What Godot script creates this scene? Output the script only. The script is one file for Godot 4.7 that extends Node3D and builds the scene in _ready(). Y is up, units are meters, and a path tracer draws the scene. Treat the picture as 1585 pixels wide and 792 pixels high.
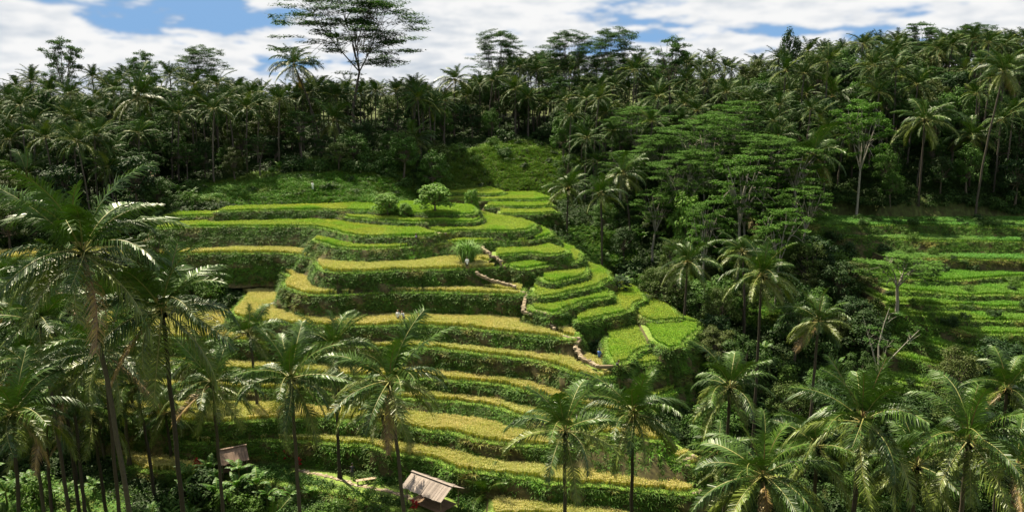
extends Node3D
# Rice terraces on a spur between palm groves and forested hills. y is up, metres; the eye stands 50 m up on the near slope.

const GX0 := -240.0
const GZ0 := -420.0
const GST := 8.0
const GNX := 61
const GNZ := 58
const GRID := [45.7,45.8,46,46.1,46.3,46.5,46.7,46.8,47,47.2,47.5,47.7,47.9,48.2,48.4,48.7,49,49.3,49.6,49.9,50.3,50.6,50.9,51.3,51.7,52,52.4,52.8,53.1,53.5,53.8,54.2,54.6,54.9,55.3,55.7,56,56.4,56.8,57.2,57.5,57.9,58.2,58.5,58.8,59.1,59.4,59.6,59.8,60,60.1,60.3,60.3,60.4,60.5,60.5,60.5,60.5,60.4,60.4,60.3,
45.5,45.6,45.8,45.9,46.1,46.2,46.4,46.6,46.8,47,47.2,47.4,47.7,47.9,48.2,48.5,48.7,49,49.3,49.7,50,50.4,50.7,51.1,51.4,51.8,52.2,52.6,52.9,53.3,53.7,54,54.4,54.8,55.2,55.5,55.9,56.3,56.7,57.1,57.5,57.8,58.2,58.5,58.9,59.2,59.4,59.7,59.9,60.1,60.2,60.4,60.4,60.5,60.6,60.6,60.6,60.5,60.5,60.4,60.4,
45.3,45.4,45.5,45.7,45.8,46,46.2,46.4,46.6,46.7,47,47.2,47.4,47.7,47.9,48.2,48.5,48.8,49.1,49.4,49.7,50.1,50.5,50.8,51.2,51.6,52,52.4,52.7,53.1,53.5,53.8,54.2,54.6,55,55.4,55.8,56.2,56.6,57,57.4,57.8,58.2,58.5,58.9,59.2,59.5,59.7,60,60.2,60.3,60.4,60.5,60.6,60.6,60.7,60.6,60.6,60.6,60.5,60.4,
45.1,45.2,45.3,45.5,45.6,45.8,45.9,46.1,46.3,46.5,46.7,46.9,47.1,47.4,47.6,47.9,48.2,48.5,48.8,49.1,49.5,49.8,50.2,50.6,51,51.4,51.7,52.1,52.5,52.9,53.3,53.6,54,54.4,54.8,55.2,55.7,56.1,56.5,56.9,57.4,57.8,58.2,58.6,58.9,59.2,59.5,59.8,60.1,60.3,60.4,60.5,60.6,60.7,60.7,60.8,60.7,60.7,60.7,60.6,60.5,
44.8,45,45.1,45.2,45.4,45.5,45.7,45.9,46,46.2,46.4,46.6,46.9,47.1,47.4,47.6,47.9,48.2,48.5,48.8,49.2,49.6,49.9,50.3,50.7,51.1,51.5,51.9,52.3,52.7,53,53.4,53.8,54.2,54.6,55.1,55.5,55.9,56.4,56.8,57.3,57.7,58.1,58.6,58.9,59.3,59.6,59.9,60.1,60.3,60.5,60.6,60.7,60.8,60.8,60.8,60.8,60.8,60.7,60.7,60.6,
44.6,44.7,44.8,45,45.1,45.3,45.4,45.6,45.8,46,46.2,46.4,46.6,46.8,47.1,47.3,47.6,47.9,48.2,48.6,48.9,49.3,49.6,50,50.4,50.8,51.2,51.6,52,52.4,52.8,53.2,53.6,54,54.4,54.9,55.3,55.8,56.3,56.7,57.2,57.7,58.1,58.5,59,59.3,59.7,60,60.2,60.4,60.6,60.7,60.8,60.9,60.9,60.9,60.9,60.9,60.8,60.7,60.7,
44.4,44.5,44.6,44.7,44.9,45,45.2,45.4,45.5,45.7,45.9,46.1,46.3,46.5,46.8,47,47.3,47.6,47.9,48.2,48.6,49,49.4,49.7,50.1,50.6,51,51.4,51.8,52.2,52.6,53,53.4,53.8,54.2,54.7,55.1,55.6,56.1,56.6,57.1,57.6,58.1,58.5,59,59.4,59.7,60,60.3,60.5,60.7,60.8,60.9,61,61,61,61,61,60.9,60.8,60.7,
44.1,44.2,44.4,44.5,44.6,44.8,44.9,45.1,45.3,45.4,45.6,45.8,46,46.2,46.5,46.7,47,47.3,47.6,47.9,48.3,48.7,49,49.4,49.9,50.3,50.7,51.1,51.5,51.9,52.3,52.7,53.1,53.5,54,54.5,54.9,55.4,55.9,56.5,57,57.5,58,58.5,59,59.4,59.8,60.1,60.4,60.6,60.8,60.9,61,61.1,61.1,61.1,61.1,61,61,60.9,60.8,
43.9,44,44.1,44.3,44.4,44.5,44.7,44.8,45,45.2,45.3,45.5,45.7,45.9,46.2,46.4,46.7,47,47.3,47.6,48,48.3,48.7,49.1,49.6,50,50.4,50.8,51.2,51.6,52,52.5,52.9,53.3,53.7,54.2,54.7,55.2,55.8,56.3,56.9,57.4,58,58.5,59,59.4,59.8,60.1,60.4,60.7,60.8,61,61.1,61.1,61.1,61.1,61.1,61.1,61,60.9,60.9,
43.7,43.8,43.9,44,44.1,44.3,44.4,44.6,44.7,44.9,45.1,45.2,45.4,45.6,45.8,46.1,46.3,46.6,46.9,47.3,47.6,48,48.4,48.8,49.3,49.7,50.1,50.5,51,51.4,51.8,52.2,52.6,53,53.5,54,54.5,55,55.6,56.2,56.8,57.3,57.9,58.5,59,59.4,59.8,60.2,60.5,60.7,60.9,61,61.1,61.2,61.2,61.2,61.2,61.1,61,61,60.9,
43.4,43.5,43.7,43.8,43.9,44,44.2,44.3,44.5,44.6,44.8,45,45.1,45.3,45.5,45.8,46,46.3,46.6,46.9,47.3,47.7,48.1,48.5,49,49.4,49.8,50.3,50.7,51.1,51.5,51.9,52.3,52.8,53.2,53.7,54.2,54.8,55.4,56,56.6,57.2,57.8,58.4,58.9,59.4,59.9,60.2,60.5,60.7,60.9,61,61.1,61.2,61.2,61.2,61.2,61.1,61,61,60.9,
43.2,43.3,43.4,43.5,43.7,43.8,43.9,44.1,44.2,44.4,44.5,44.7,44.9,45,45.2,45.4,45.7,45.9,46.2,46.6,47,47.4,47.8,48.2,48.7,49.1,49.6,50,50.4,50.8,51.2,51.6,52,52.5,52.9,53.4,54,54.5,55.2,55.8,56.5,57.1,57.8,58.4,58.9,59.4,59.8,60.2,60.5,60.7,60.9,61,61.1,61.2,61.2,61.2,61.1,61.1,61,60.9,60.9,
43,43.1,43.2,43.3,43.4,43.5,43.7,43.8,44,44.1,44.3,44.4,44.6,44.7,44.9,45.1,45.3,45.6,45.9,46.2,46.6,47,47.5,47.9,48.4,48.8,49.3,49.7,50.2,50.6,51,51.4,51.8,52.2,52.6,53.1,53.7,54.3,55,55.7,56.4,57,57.7,58.3,58.8,59.3,59.8,60.2,60.4,60.7,60.9,61,61.1,61.1,61.1,61.1,61.1,61,60.9,60.9,60.8,
42.7,42.8,42.9,43,43.2,43.3,43.4,43.6,43.7,43.9,44,44.1,44.3,44.5,44.6,44.8,45,45.3,45.6,45.9,46.3,46.7,47.2,47.6,48.1,48.5,49,49.4,49.9,50.3,50.7,51.1,51.5,51.9,52.3,52.8,53.4,54.1,54.8,55.5,56.2,56.9,57.6,58.2,58.8,59.3,59.7,60.1,60.4,60.6,60.8,60.9,61,61,61,61,61,60.9,60.8,60.8,60.7,
42.5,42.6,42.7,42.8,42.9,43.1,43.2,43.3,43.5,43.6,43.7,43.9,44,44.2,44.3,44.5,44.7,44.9,45.2,45.6,46,46.4,46.9,47.3,47.8,48.3,48.7,49.2,49.6,50,50.4,50.8,51.2,51.6,52.1,52.6,53.1,53.8,54.6,55.4,56.2,56.9,57.5,58.1,58.7,59.1,59.6,59.9,60.2,60.5,60.6,60.8,60.9,60.9,60.9,60.9,60.8,60.7,60.7,60.6,60.5,
42.3,42.4,42.5,42.6,42.7,42.8,42.9,43.1,43.2,43.4,43.5,43.6,43.8,43.9,44.1,44.2,44.4,44.6,44.9,45.2,45.7,46.1,46.6,47,47.5,48,48.4,48.9,49.3,49.7,50.1,50.5,50.9,51.4,51.8,52.3,52.9,53.7,54.5,55.3,56.1,56.8,57.5,58,58.6,59,59.4,59.8,60.1,60.3,60.5,60.6,60.7,60.7,60.7,60.7,60.6,60.5,60.5,60.4,60.3,
42,42.1,42.2,42.3,42.4,42.6,42.7,42.8,43,43.1,43.2,43.4,43.5,43.6,43.8,43.9,44.1,44.4,44.6,45,45.4,45.8,46.3,46.7,47.2,47.6,48.1,48.5,49,49.4,49.8,50.2,50.6,51.1,51.6,52.2,52.9,53.7,54.5,55.3,56.1,56.8,57.4,58,58.4,58.8,59.2,59.6,59.9,60.1,60.3,60.4,60.5,60.5,60.4,60.4,60.3,60.3,60.2,60.1,60,
41.8,41.9,41.9,42.1,42.2,42.3,42.4,42.6,42.7,42.9,43,43.1,43.3,43.4,43.5,43.7,43.9,44.1,44.4,44.7,45.1,45.6,46,46.4,46.9,47.3,47.7,48.2,48.6,49,49.4,49.8,50.3,50.8,51.4,52.1,52.8,53.7,54.5,55.4,56.1,56.8,57.4,57.9,58.3,58.7,59,59.3,59.6,59.9,60.1,60.2,60.2,60.2,60.1,60.1,60,59.9,59.8,59.8,59.7,
41.5,41.6,41.7,41.8,41.9,42,42.2,42.3,42.5,42.6,42.7,42.9,43,43.1,43.2,43.4,43.6,43.8,44.1,44.5,44.9,45.3,45.7,46.1,46.6,47,47.4,47.8,48.2,48.5,49,49.4,49.9,50.5,51.1,51.9,52.7,53.6,54.5,55.4,56.2,56.8,57.3,57.8,58.1,58.4,58.8,59.1,59.4,59.6,59.8,59.9,59.9,59.8,59.8,59.7,59.6,59.5,59.4,59.4,59.3,
41.3,41.3,41.4,41.5,41.6,41.7,41.9,42,42.2,42.3,42.5,42.6,42.7,42.8,43,43.1,43.3,43.5,43.8,44.2,44.6,45,45.4,45.8,46.2,46.6,47,47.3,47.7,48.1,48.5,48.9,49.4,50,50.8,51.6,52.5,53.5,54.5,55.4,56.2,56.8,57.3,57.7,57.9,58.2,58.5,58.8,59.1,59.3,59.4,59.5,59.5,59.4,59.3,59.2,59.1,59,59,58.9,58.8,
41,41.1,41.1,41.2,41.3,41.4,41.6,41.7,41.9,42,42.2,42.3,42.4,42.5,42.6,42.7,42.9,43.1,43.5,43.8,44.2,44.7,45.1,45.5,45.8,46.2,46.5,46.8,47.2,47.5,47.9,48.3,48.9,49.5,50.3,51.2,52.2,53.3,54.4,55.3,56.1,56.7,57.2,57.5,57.8,57.9,58.2,58.5,58.7,58.9,59,59,58.9,58.9,58.8,58.7,58.6,58.5,58.4,58.3,58.3,
40.8,40.8,40.8,40.9,41,41.1,41.2,41.4,41.5,41.7,41.9,42,42.1,42.2,42.3,42.3,42.5,42.7,43,43.4,43.9,44.3,44.7,45.1,45.4,45.7,46,46.3,46.6,46.9,47.3,47.7,48.2,48.8,49.6,50.6,51.7,52.8,54,55.1,55.9,56.6,57,57.4,57.6,57.7,57.9,58.1,58.3,58.4,58.5,58.4,58.3,58.2,58.1,58,57.9,57.8,57.8,57.7,57.7,
40.5,40.5,40.5,40.5,40.6,40.7,40.8,41,41.1,41.3,41.5,41.7,41.8,41.8,41.8,41.9,42,42.2,42.6,43,43.4,43.9,44.3,44.6,44.9,45.2,45.4,45.7,45.9,46.2,46.5,46.9,47.4,48,48.8,49.8,51,52.2,53.5,54.6,55.6,56.3,56.8,57.1,57.3,57.5,57.6,57.7,57.8,57.8,57.8,57.7,57.6,57.5,57.4,57.2,57.2,57.1,57.1,57.1,57.1,
40.2,40.2,40.2,40.2,40.2,40.3,40.4,40.5,40.7,40.9,41.1,41.2,41.4,41.4,41.3,41.3,41.4,41.6,42,42.4,42.9,43.4,43.8,44.1,44.4,44.6,44.8,45,45.2,45.4,45.7,46.1,46.5,47.1,47.9,48.9,50.1,51.5,52.8,54.1,55.1,55.9,56.4,56.7,57,57.1,57.2,57.2,57.2,57.1,57,56.9,56.7,56.6,56.5,56.4,56.3,56.3,56.3,56.3,56.4,
39.9,39.9,39.8,39.8,39.8,39.9,39.9,40.1,40.2,40.4,40.6,40.7,40.8,40.8,40.8,40.8,40.8,41,41.4,41.8,42.3,42.8,43.2,43.5,43.7,43.9,44,44.2,44.4,44.6,44.8,45.1,45.5,46,46.8,47.8,49.1,50.6,52,53.4,54.5,55.3,55.8,56.2,56.4,56.5,56.6,56.5,56.4,56.2,56.1,55.9,55.8,55.6,55.5,55.5,55.4,55.4,55.5,55.5,55.6,
39.6,39.5,39.5,39.4,39.4,39.4,39.4,39.5,39.6,39.8,39.9,40.1,40.2,40.2,40.2,40.1,40.2,40.4,40.7,41.1,41.6,42,42.4,42.7,43,43.1,43.2,43.4,43.5,43.7,43.9,44.1,44.4,44.9,45.6,46.6,48,49.6,51.1,52.4,53.6,54.4,55,55.4,55.7,55.8,55.8,55.7,55.5,55.2,55,54.8,54.7,54.5,54.5,54.4,54.4,54.5,54.6,54.7,54.8,
39.4,39.2,39.1,39,38.9,38.9,38.9,38.9,39,39.1,39.2,39.3,39.4,39.5,39.5,39.5,39.5,39.7,39.9,40.3,40.7,41.2,41.6,41.9,42.1,42.3,42.4,42.5,42.6,42.7,42.9,43.1,43.4,43.7,44.3,45.4,46.8,48.4,50,51.4,52.5,53.4,54,54.4,54.8,54.9,54.8,54.6,54.3,54,53.8,53.6,53.4,53.3,53.3,53.3,53.4,53.5,53.6,53.8,54,
39.1,38.9,38.7,38.6,38.5,38.4,38.3,38.3,38.3,38.4,38.5,38.6,38.6,38.7,38.7,38.7,38.8,38.9,39,39.3,39.8,40.3,40.7,41.1,41.3,41.4,41.5,41.6,41.7,41.8,42,42.2,42.4,42.5,43,44,45.5,47.2,48.9,50.3,51.4,52.2,52.7,53.2,53.6,53.7,53.5,53.2,52.9,52.6,52.3,52.2,52,52,52,52.1,52.2,52.4,52.6,52.9,53.1,
38.8,38.6,38.4,38.2,38,37.9,37.7,37.7,37.7,37.7,37.7,37.7,37.8,37.8,37.9,37.9,37.9,37.9,38.1,38.3,38.7,39.3,39.8,40.3,40.5,40.6,40.7,40.9,41,41.1,41.2,41.5,41.4,41.1,41.3,42.3,44,45.9,47.7,49.1,50.2,50.9,51.4,51.8,52.1,52.1,51.9,51.6,51.2,50.9,50.7,50.6,50.5,50.6,50.7,50.9,51.1,51.3,51.6,51.9,52.2,
38.6,38.3,38.1,37.8,37.6,37.4,37.2,37.1,37,36.9,36.9,36.8,36.9,36.9,36.9,37,37,36.9,37,37.1,37.6,38.2,38.9,39.4,39.7,39.8,40,40.1,40.3,40.6,40.8,40.8,40.3,39.5,39.4,40.4,42.2,44.3,46.3,47.7,48.7,49.4,49.8,50.1,50.2,50.2,49.9,49.6,49.3,49,48.9,48.9,48.9,49.1,49.3,49.6,49.9,50.2,50.6,51,51.4,
38.4,38.1,37.8,37.5,37.2,36.9,36.7,36.5,36.3,36.1,36,35.9,35.9,35.9,35.9,36,35.9,35.8,35.8,35.9,36.4,37.1,37.9,38.6,39,39.2,39.3,39.4,39.5,39.9,40.2,39.9,39,37.7,37.3,38.4,40.3,42.5,44.6,46,46.9,47.5,47.9,48.1,48,47.8,47.6,47.3,47.1,46.9,46.9,47,47.3,47.6,47.9,48.3,48.7,49.1,49.6,50,50.5,
38.2,37.9,37.5,37.2,36.8,36.5,36.2,35.9,35.6,35.3,35.1,35,34.9,34.8,34.8,34.8,34.7,34.6,34.6,34.8,35.3,36,36.9,37.7,38.3,38.6,38.7,38.5,38.2,38.3,38.8,38.4,37.5,36.2,35.7,36.5,38.3,40.4,42.4,43.7,44.5,45.1,45.5,45.6,45.4,45.1,44.9,44.8,44.7,44.7,44.9,45.2,45.6,46,46.5,47,47.5,48.1,48.6,49.1,49.7,
38.1,37.7,37.3,36.9,36.5,36.1,35.7,35.3,34.9,34.6,34.3,34,33.8,33.7,33.6,33.5,33.4,33.3,33.4,33.6,34.2,34.9,35.8,36.7,37.5,38,38.1,37.8,36.6,35.2,35.5,35.7,35.4,34.4,33.9,34.5,36.2,38.3,39.9,41,41.7,42,42.3,42.3,42.1,42,42,42.1,42.3,42.5,42.8,43.3,43.9,44.5,45.1,45.8,46.4,47,47.7,48.3,48.9,
38,37.6,37.1,36.7,36.2,35.7,35.3,34.8,34.3,33.9,33.5,33.1,32.8,32.5,32.4,32.2,32.1,32.1,32.2,32.5,33,33.7,34.6,35.6,36.4,37,37.3,36.9,34.6,31.9,31.3,31.4,32.3,31.7,31.6,32.5,34.3,36.2,37.5,38.2,38.5,38.4,38.2,38.2,38.3,38.6,39,39.4,39.9,40.4,40.9,41.6,42.3,43.1,43.8,44.6,45.3,46.1,46.8,47.4,48.1,
38,37.5,37,36.5,36,35.4,34.9,34.3,33.8,33.2,32.7,32.2,31.8,31.4,31.2,31,30.9,30.8,30.9,31.3,31.9,32.6,33.4,34.2,34.8,35.4,35.8,35,31.5,29.7,29.6,29.4,29.2,28.7,28.8,30.2,32.6,34.3,34.8,35.1,35.2,34.5,33.5,33.8,34.5,35.3,36.1,36.8,37.6,38.4,39.2,40,40.9,41.8,42.7,43.5,44.4,45.2,46,46.7,47.4,
38,37.5,37,36.4,35.8,35.2,34.6,33.9,33.3,32.6,32,31.4,30.8,30.4,30,29.8,29.6,29.6,29.7,30.2,30.8,31.4,32.1,32.8,33,33.2,33.4,32.7,30.4,28.5,28.9,28.1,26.3,25.6,26,27.9,30.5,31.8,31.8,31.8,31.8,30.5,28.9,30,31.3,32.5,33.5,34.6,35.6,36.6,37.6,38.6,39.7,40.7,41.7,42.6,43.5,44.4,45.2,46,46.8,
38.1,37.6,37,36.4,35.8,35.1,34.4,33.7,32.9,32.2,31.4,30.7,30,29.4,28.9,28.5,28.2,28.1,28.3,28.8,29.4,30,30.6,31.3,31.1,30.8,30.8,30.6,28.5,26.9,28.7,26,23.1,22.4,23.1,26.5,28.4,28.7,29,28.9,27.6,25.7,26.7,28,29.3,30.4,31.5,32.7,33.9,35.1,36.3,37.5,38.6,39.7,40.8,41.8,42.8,43.7,44.6,45.5,46.3,
38.2,37.7,37.1,36.4,35.8,35.1,34.3,33.5,32.6,31.8,30.9,30,29.2,28.4,27.7,27.1,26.7,26.4,26.3,26.7,27.4,27.6,27.9,28.9,28.4,27.2,28.2,29.6,29.1,28.7,28.8,25,20.5,19.3,19.6,23.6,25.7,25.6,26.2,26,24.8,24.8,26.6,27.3,28.1,29.1,30.1,31.4,32.7,34,35.3,36.5,37.7,38.9,40.1,41.2,42.2,43.2,44.1,45,45.9,
38.4,37.9,37.3,36.6,35.9,35.1,34.3,33.4,32.5,31.5,30.5,29.5,28.5,27.5,26.6,25.7,25,24.4,24,23.7,24.1,24.3,23.5,22.9,21.9,22,24.7,28.4,28.9,27.5,25.9,25.4,21,18.2,17.4,21,23.3,23.4,23.4,22.2,21.7,24,25.5,26.4,27.2,28.1,29.2,30.4,31.8,33.1,34.5,35.8,37.1,38.4,39.6,40.7,41.8,42.8,43.8,44.7,45.5,
38.7,38.2,37.5,36.8,36.1,35.3,34.4,33.5,32.5,31.4,30.3,29.2,28,26.7,25.5,24.3,23.2,22.2,21.3,20.6,20.6,20.9,20.4,19.5,19,19.5,22.6,26.3,26.3,25.5,24.3,23.9,20.5,18.1,16.1,18.5,20.5,21.6,21.4,17.8,20,22.4,24,25.2,26.2,27.2,28.4,29.7,31.1,32.6,34,35.4,36.7,38,39.2,40.4,41.5,42.5,43.5,44.4,45.3,
39.1,38.5,37.9,37.2,36.4,35.6,34.7,33.7,32.7,31.5,30.3,29,27.6,26.2,24.7,23.1,21.6,20.2,18.8,17.8,17.5,17.7,17.9,17.4,16.9,16.8,17.7,21.4,21.3,21.5,21.8,20.6,19.4,18.3,15.5,16.3,16.8,19.1,19.8,18.9,19.7,21,22.4,23.8,25.1,26.4,27.8,29.3,30.7,32.2,33.7,35.1,36.5,37.8,39.1,40.2,41.4,42.4,43.4,44.3,45.2,
39.5,38.9,38.3,37.6,36.9,36.1,35.1,34.1,33,31.8,30.5,29.1,27.5,25.9,24.1,22.3,20.4,18.5,16.8,15.4,14.6,14.3,13.8,13.3,12.4,12.8,12.4,14.5,15.2,15.9,17.6,16.9,18.2,14.8,11.8,12.7,13.5,15.2,15.3,15.9,17.4,18.9,20.6,22.4,24.1,25.7,27.4,29,30.6,32.2,33.7,35.2,36.6,37.9,39.1,40.3,41.4,42.4,43.4,44.3,45.1,
40,39.5,38.9,38.2,37.4,36.6,35.7,34.7,33.6,32.3,31,29.4,27.8,26,24,21.9,19.8,17.6,15.5,13.7,12.5,11.6,10.7,10,8.9,9.8,10.2,10.5,11.1,11.3,12.9,16.1,14.5,10,9.1,10,10.9,11.4,11.6,12.4,14.4,16.6,18.9,21.1,23.3,25.3,27.2,29,30.7,32.4,33.9,35.4,36.8,38.1,39.3,40.5,41.5,42.5,43.5,44.3,45.2,
40.6,40,39.5,38.8,38.1,37.3,36.4,35.4,34.3,33.1,31.7,30.1,28.4,26.5,24.4,22.2,19.8,17.4,15,12.8,11.1,9.9,9.1,8.9,8.4,7.9,7.4,7.8,8.2,9.2,10.2,11.4,11.8,8,7.1,7.9,8.6,8.8,9.1,10.1,12.2,14.9,17.7,20.4,22.9,25.2,27.4,29.3,31.2,32.8,34.4,35.9,37.2,38.5,39.7,40.8,41.8,42.8,43.7,44.5,45.3,
41.2,40.7,40.1,39.6,38.9,38.2,37.3,36.4,35.3,34.1,32.7,31.2,29.4,27.5,25.4,23.1,20.6,18,15.3,12.8,10.5,8.7,7.9,7.9,7.7,7.2,6.9,6.9,7.1,7.2,7.2,7.3,7.7,7.1,6.5,6.8,7.2,7.2,7.5,8.7,11.1,14.2,17.3,20.4,23.2,25.7,28,30,31.9,33.6,35.2,36.6,37.9,39.1,40.2,41.3,42.2,43.1,44,44.8,45.5,
41.8,41.4,40.9,40.4,39.8,39.1,38.3,37.4,36.4,35.3,34,32.5,30.9,29,26.9,24.6,22.1,19.5,16.7,13.9,11.2,8.9,7.8,8,8,7.7,7.7,7.6,7.6,7.6,7.5,7.4,7.6,7.6,7.5,7.5,7.7,7.6,7.6,8.8,11.6,14.9,18.2,21.3,24.2,26.8,29.1,31.2,33,34.6,36.1,37.5,38.7,39.8,40.9,41.8,42.7,43.6,44.3,45.1,45.8,
42.5,42.1,41.7,41.2,40.7,40.1,39.4,38.6,37.7,36.7,35.5,34.2,32.6,30.9,29,26.8,24.5,21.9,19.2,16.5,13.8,11.6,10.5,10.6,10.7,10.6,10.6,10.6,10.6,10.6,10.5,10.5,10.5,10.6,10.6,10.6,10.6,10.4,10.4,11.6,14.1,17.2,20.3,23.3,26.1,28.5,30.7,32.7,34.4,35.9,37.3,38.6,39.7,40.7,41.6,42.5,43.3,44.1,44.8,45.5,46.1,
43.2,42.8,42.5,42.1,41.7,41.2,40.6,39.9,39.2,38.3,37.2,36.1,34.7,33.2,31.5,29.6,27.5,25.2,22.8,20.4,18.1,16.4,15.5,15.4,15.5,15.5,15.5,15.5,15.5,15.5,15.5,15.5,15.5,15.5,15.5,15.5,15.5,15.4,15.5,16.4,18.4,20.9,23.6,26.2,28.7,30.9,32.8,34.6,36.1,37.5,38.7,39.8,40.8,41.7,42.5,43.3,44,44.6,45.3,45.9,46.5,
43.9,43.6,43.3,43,42.6,42.2,41.8,41.3,40.7,39.9,39.1,38.1,37,35.7,34.3,32.8,31,29.2,27.2,25.2,23.4,22.1,21.4,21.3,21.5,21.5,21.6,21.6,21.7,21.7,21.6,21.6,21.7,21.7,21.6,21.6,21.5,21.4,21.5,22.2,23.7,25.6,27.7,29.9,31.9,33.7,35.3,36.7,38,39.2,40.2,41.1,42,42.7,43.4,44,44.7,45.2,45.8,46.3,46.9,
44.5,44.3,44.1,43.9,43.6,43.3,43,42.6,42.2,41.6,41,40.2,39.3,38.3,37.3,36.1,34.8,33.4,31.9,30.4,29.1,28.2,27.7,27.7,27.8,28,28.1,28.2,28.2,28.2,28.2,28.2,28.2,28.2,28.1,28,27.9,27.8,27.8,28.3,29.3,30.7,32.3,33.9,35.4,36.8,38,39,40,40.9,41.7,42.5,43.1,43.8,44.3,44.8,45.4,45.9,46.3,46.8,47.3,
45.2,45,44.9,44.7,44.5,44.3,44.1,43.9,43.6,43.2,42.8,42.2,41.6,40.9,40.2,39.5,38.7,37.8,36.7,35.6,34.7,34,33.8,33.9,34.1,34.3,34.4,34.5,34.5,34.5,34.5,34.5,34.5,34.5,34.4,34.3,34.2,34.1,34,34.2,34.8,35.8,37,38.1,39,39.8,40.6,41.3,42,42.7,43.3,43.8,44.3,44.8,45.2,45.6,46,46.4,46.9,47.3,47.7,
45.8,45.7,45.6,45.5,45.4,45.3,45.2,45.1,44.9,44.7,44.5,44.1,43.6,43.2,42.8,42.5,42.2,41.8,41.1,40.3,39.6,39.3,39.3,39.6,39.9,39.9,39.9,39.9,39.9,40.1,40.2,40.1,39.9,39.8,39.8,39.9,39.9,39.7,39.5,39.4,39.8,40.5,41.3,41.9,42.3,42.7,43,43.4,43.8,44.2,44.7,45.1,45.4,45.7,46,46.3,46.7,47,47.4,47.7,48.1,
46.4,46.3,46.3,46.2,46.1,46.1,46.1,46,46,46,45.9,45.6,45.4,45.1,45,45,45,45.1,44.8,44.1,43.6,43.4,43.7,44.2,44.6,44.4,44.2,44.1,44.2,44.4,44.7,44.5,44.2,44,44.1,44.3,44.6,44.3,43.9,43.6,43.7,44.2,44.9,45.1,45.1,45,45,45.1,45.3,45.6,45.9,46.1,46.3,46.5,46.7,47,47.2,47.5,47.8,48.1,48.4,
46.9,46.9,46.8,46.8,46.8,46.8,46.8,46.8,46.9,46.9,46.9,46.8,46.6,46.6,46.6,46.7,47,47.2,47.1,46.7,46.3,46.3,46.6,47.1,47.5,47.3,47,46.9,46.9,47.2,47.4,47.3,47,46.8,46.9,47.2,47.4,47.2,46.7,46.4,46.4,46.7,47.1,47.2,46.9,46.7,46.5,46.5,46.5,46.6,46.8,46.9,47,47.2,47.3,47.5,47.7,48,48.2,48.5,48.8,
47.4,47.4,47.3,47.3,47.3,47.3,47.4,47.4,47.4,47.5,47.5,47.5,47.5,47.5,47.6,47.8,48,48.1,48.1,48,47.8,47.8,48,48.3,48.5,48.5,48.4,48.3,48.4,48.5,48.5,48.5,48.4,48.3,48.4,48.5,48.5,48.4,48.1,47.9,47.9,48,48.1,48.1,47.9,47.7,47.5,47.4,47.3,47.3,47.4,47.4,47.5,47.6,47.8,48,48.1,48.4,48.6,48.8,49.1,
47.8,47.8,47.8,47.8,47.8,47.8,47.8,47.8,47.8,47.8,47.8,47.9,47.9,48,48.1,48.2,48.3,48.3,48.3,48.4,48.4,48.4,48.5,48.6,48.6,48.7,48.8,48.8,48.7,48.7,48.6,48.7,48.7,48.8,48.8,48.7,48.6,48.6,48.5,48.5,48.4,48.4,48.3,48.3,48.2,48.1,48,47.9,47.8,47.8,47.7,47.8,47.9,48,48.1,48.3,48.5,48.7,48.9,49.1,49.4,
48.1,48.1,48.1,48.1,48.1,48.1,48.1,48.1,48,48,48,48.1,48.2,48.3,48.3,48.3,48.3,48.2,48.2,48.3,48.4,48.4,48.4,48.3,48.2,48.4,48.6,48.6,48.6,48.4,48.2,48.3,48.5,48.6,48.6,48.5,48.3,48.2,48.4,48.4,48.4,48.3,48.2,48.1,48.2,48.3,48.2,48.2,48.1,48,48,48,48.1,48.3,48.4,48.6,48.8,49,49.2,49.4,49.6,
48.4,48.4,48.4,48.4,48.4,48.4,48.3,48.3,48.2,48.2,48.2,48.2,48.3,48.4,48.4,48.3,48.2,48.1,48,48.1,48.2,48.2,48.1,48,47.9,48.1,48.2,48.3,48.2,48,47.9,48,48.2,48.3,48.2,48.1,47.9,47.9,48.1,48.2,48.2,48.1,48,48,48.2,48.3,48.3,48.3,48.3,48.2,48.2,48.2,48.3,48.5,48.7,48.8,49,49.2,49.4,49.6,49.8]
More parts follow.
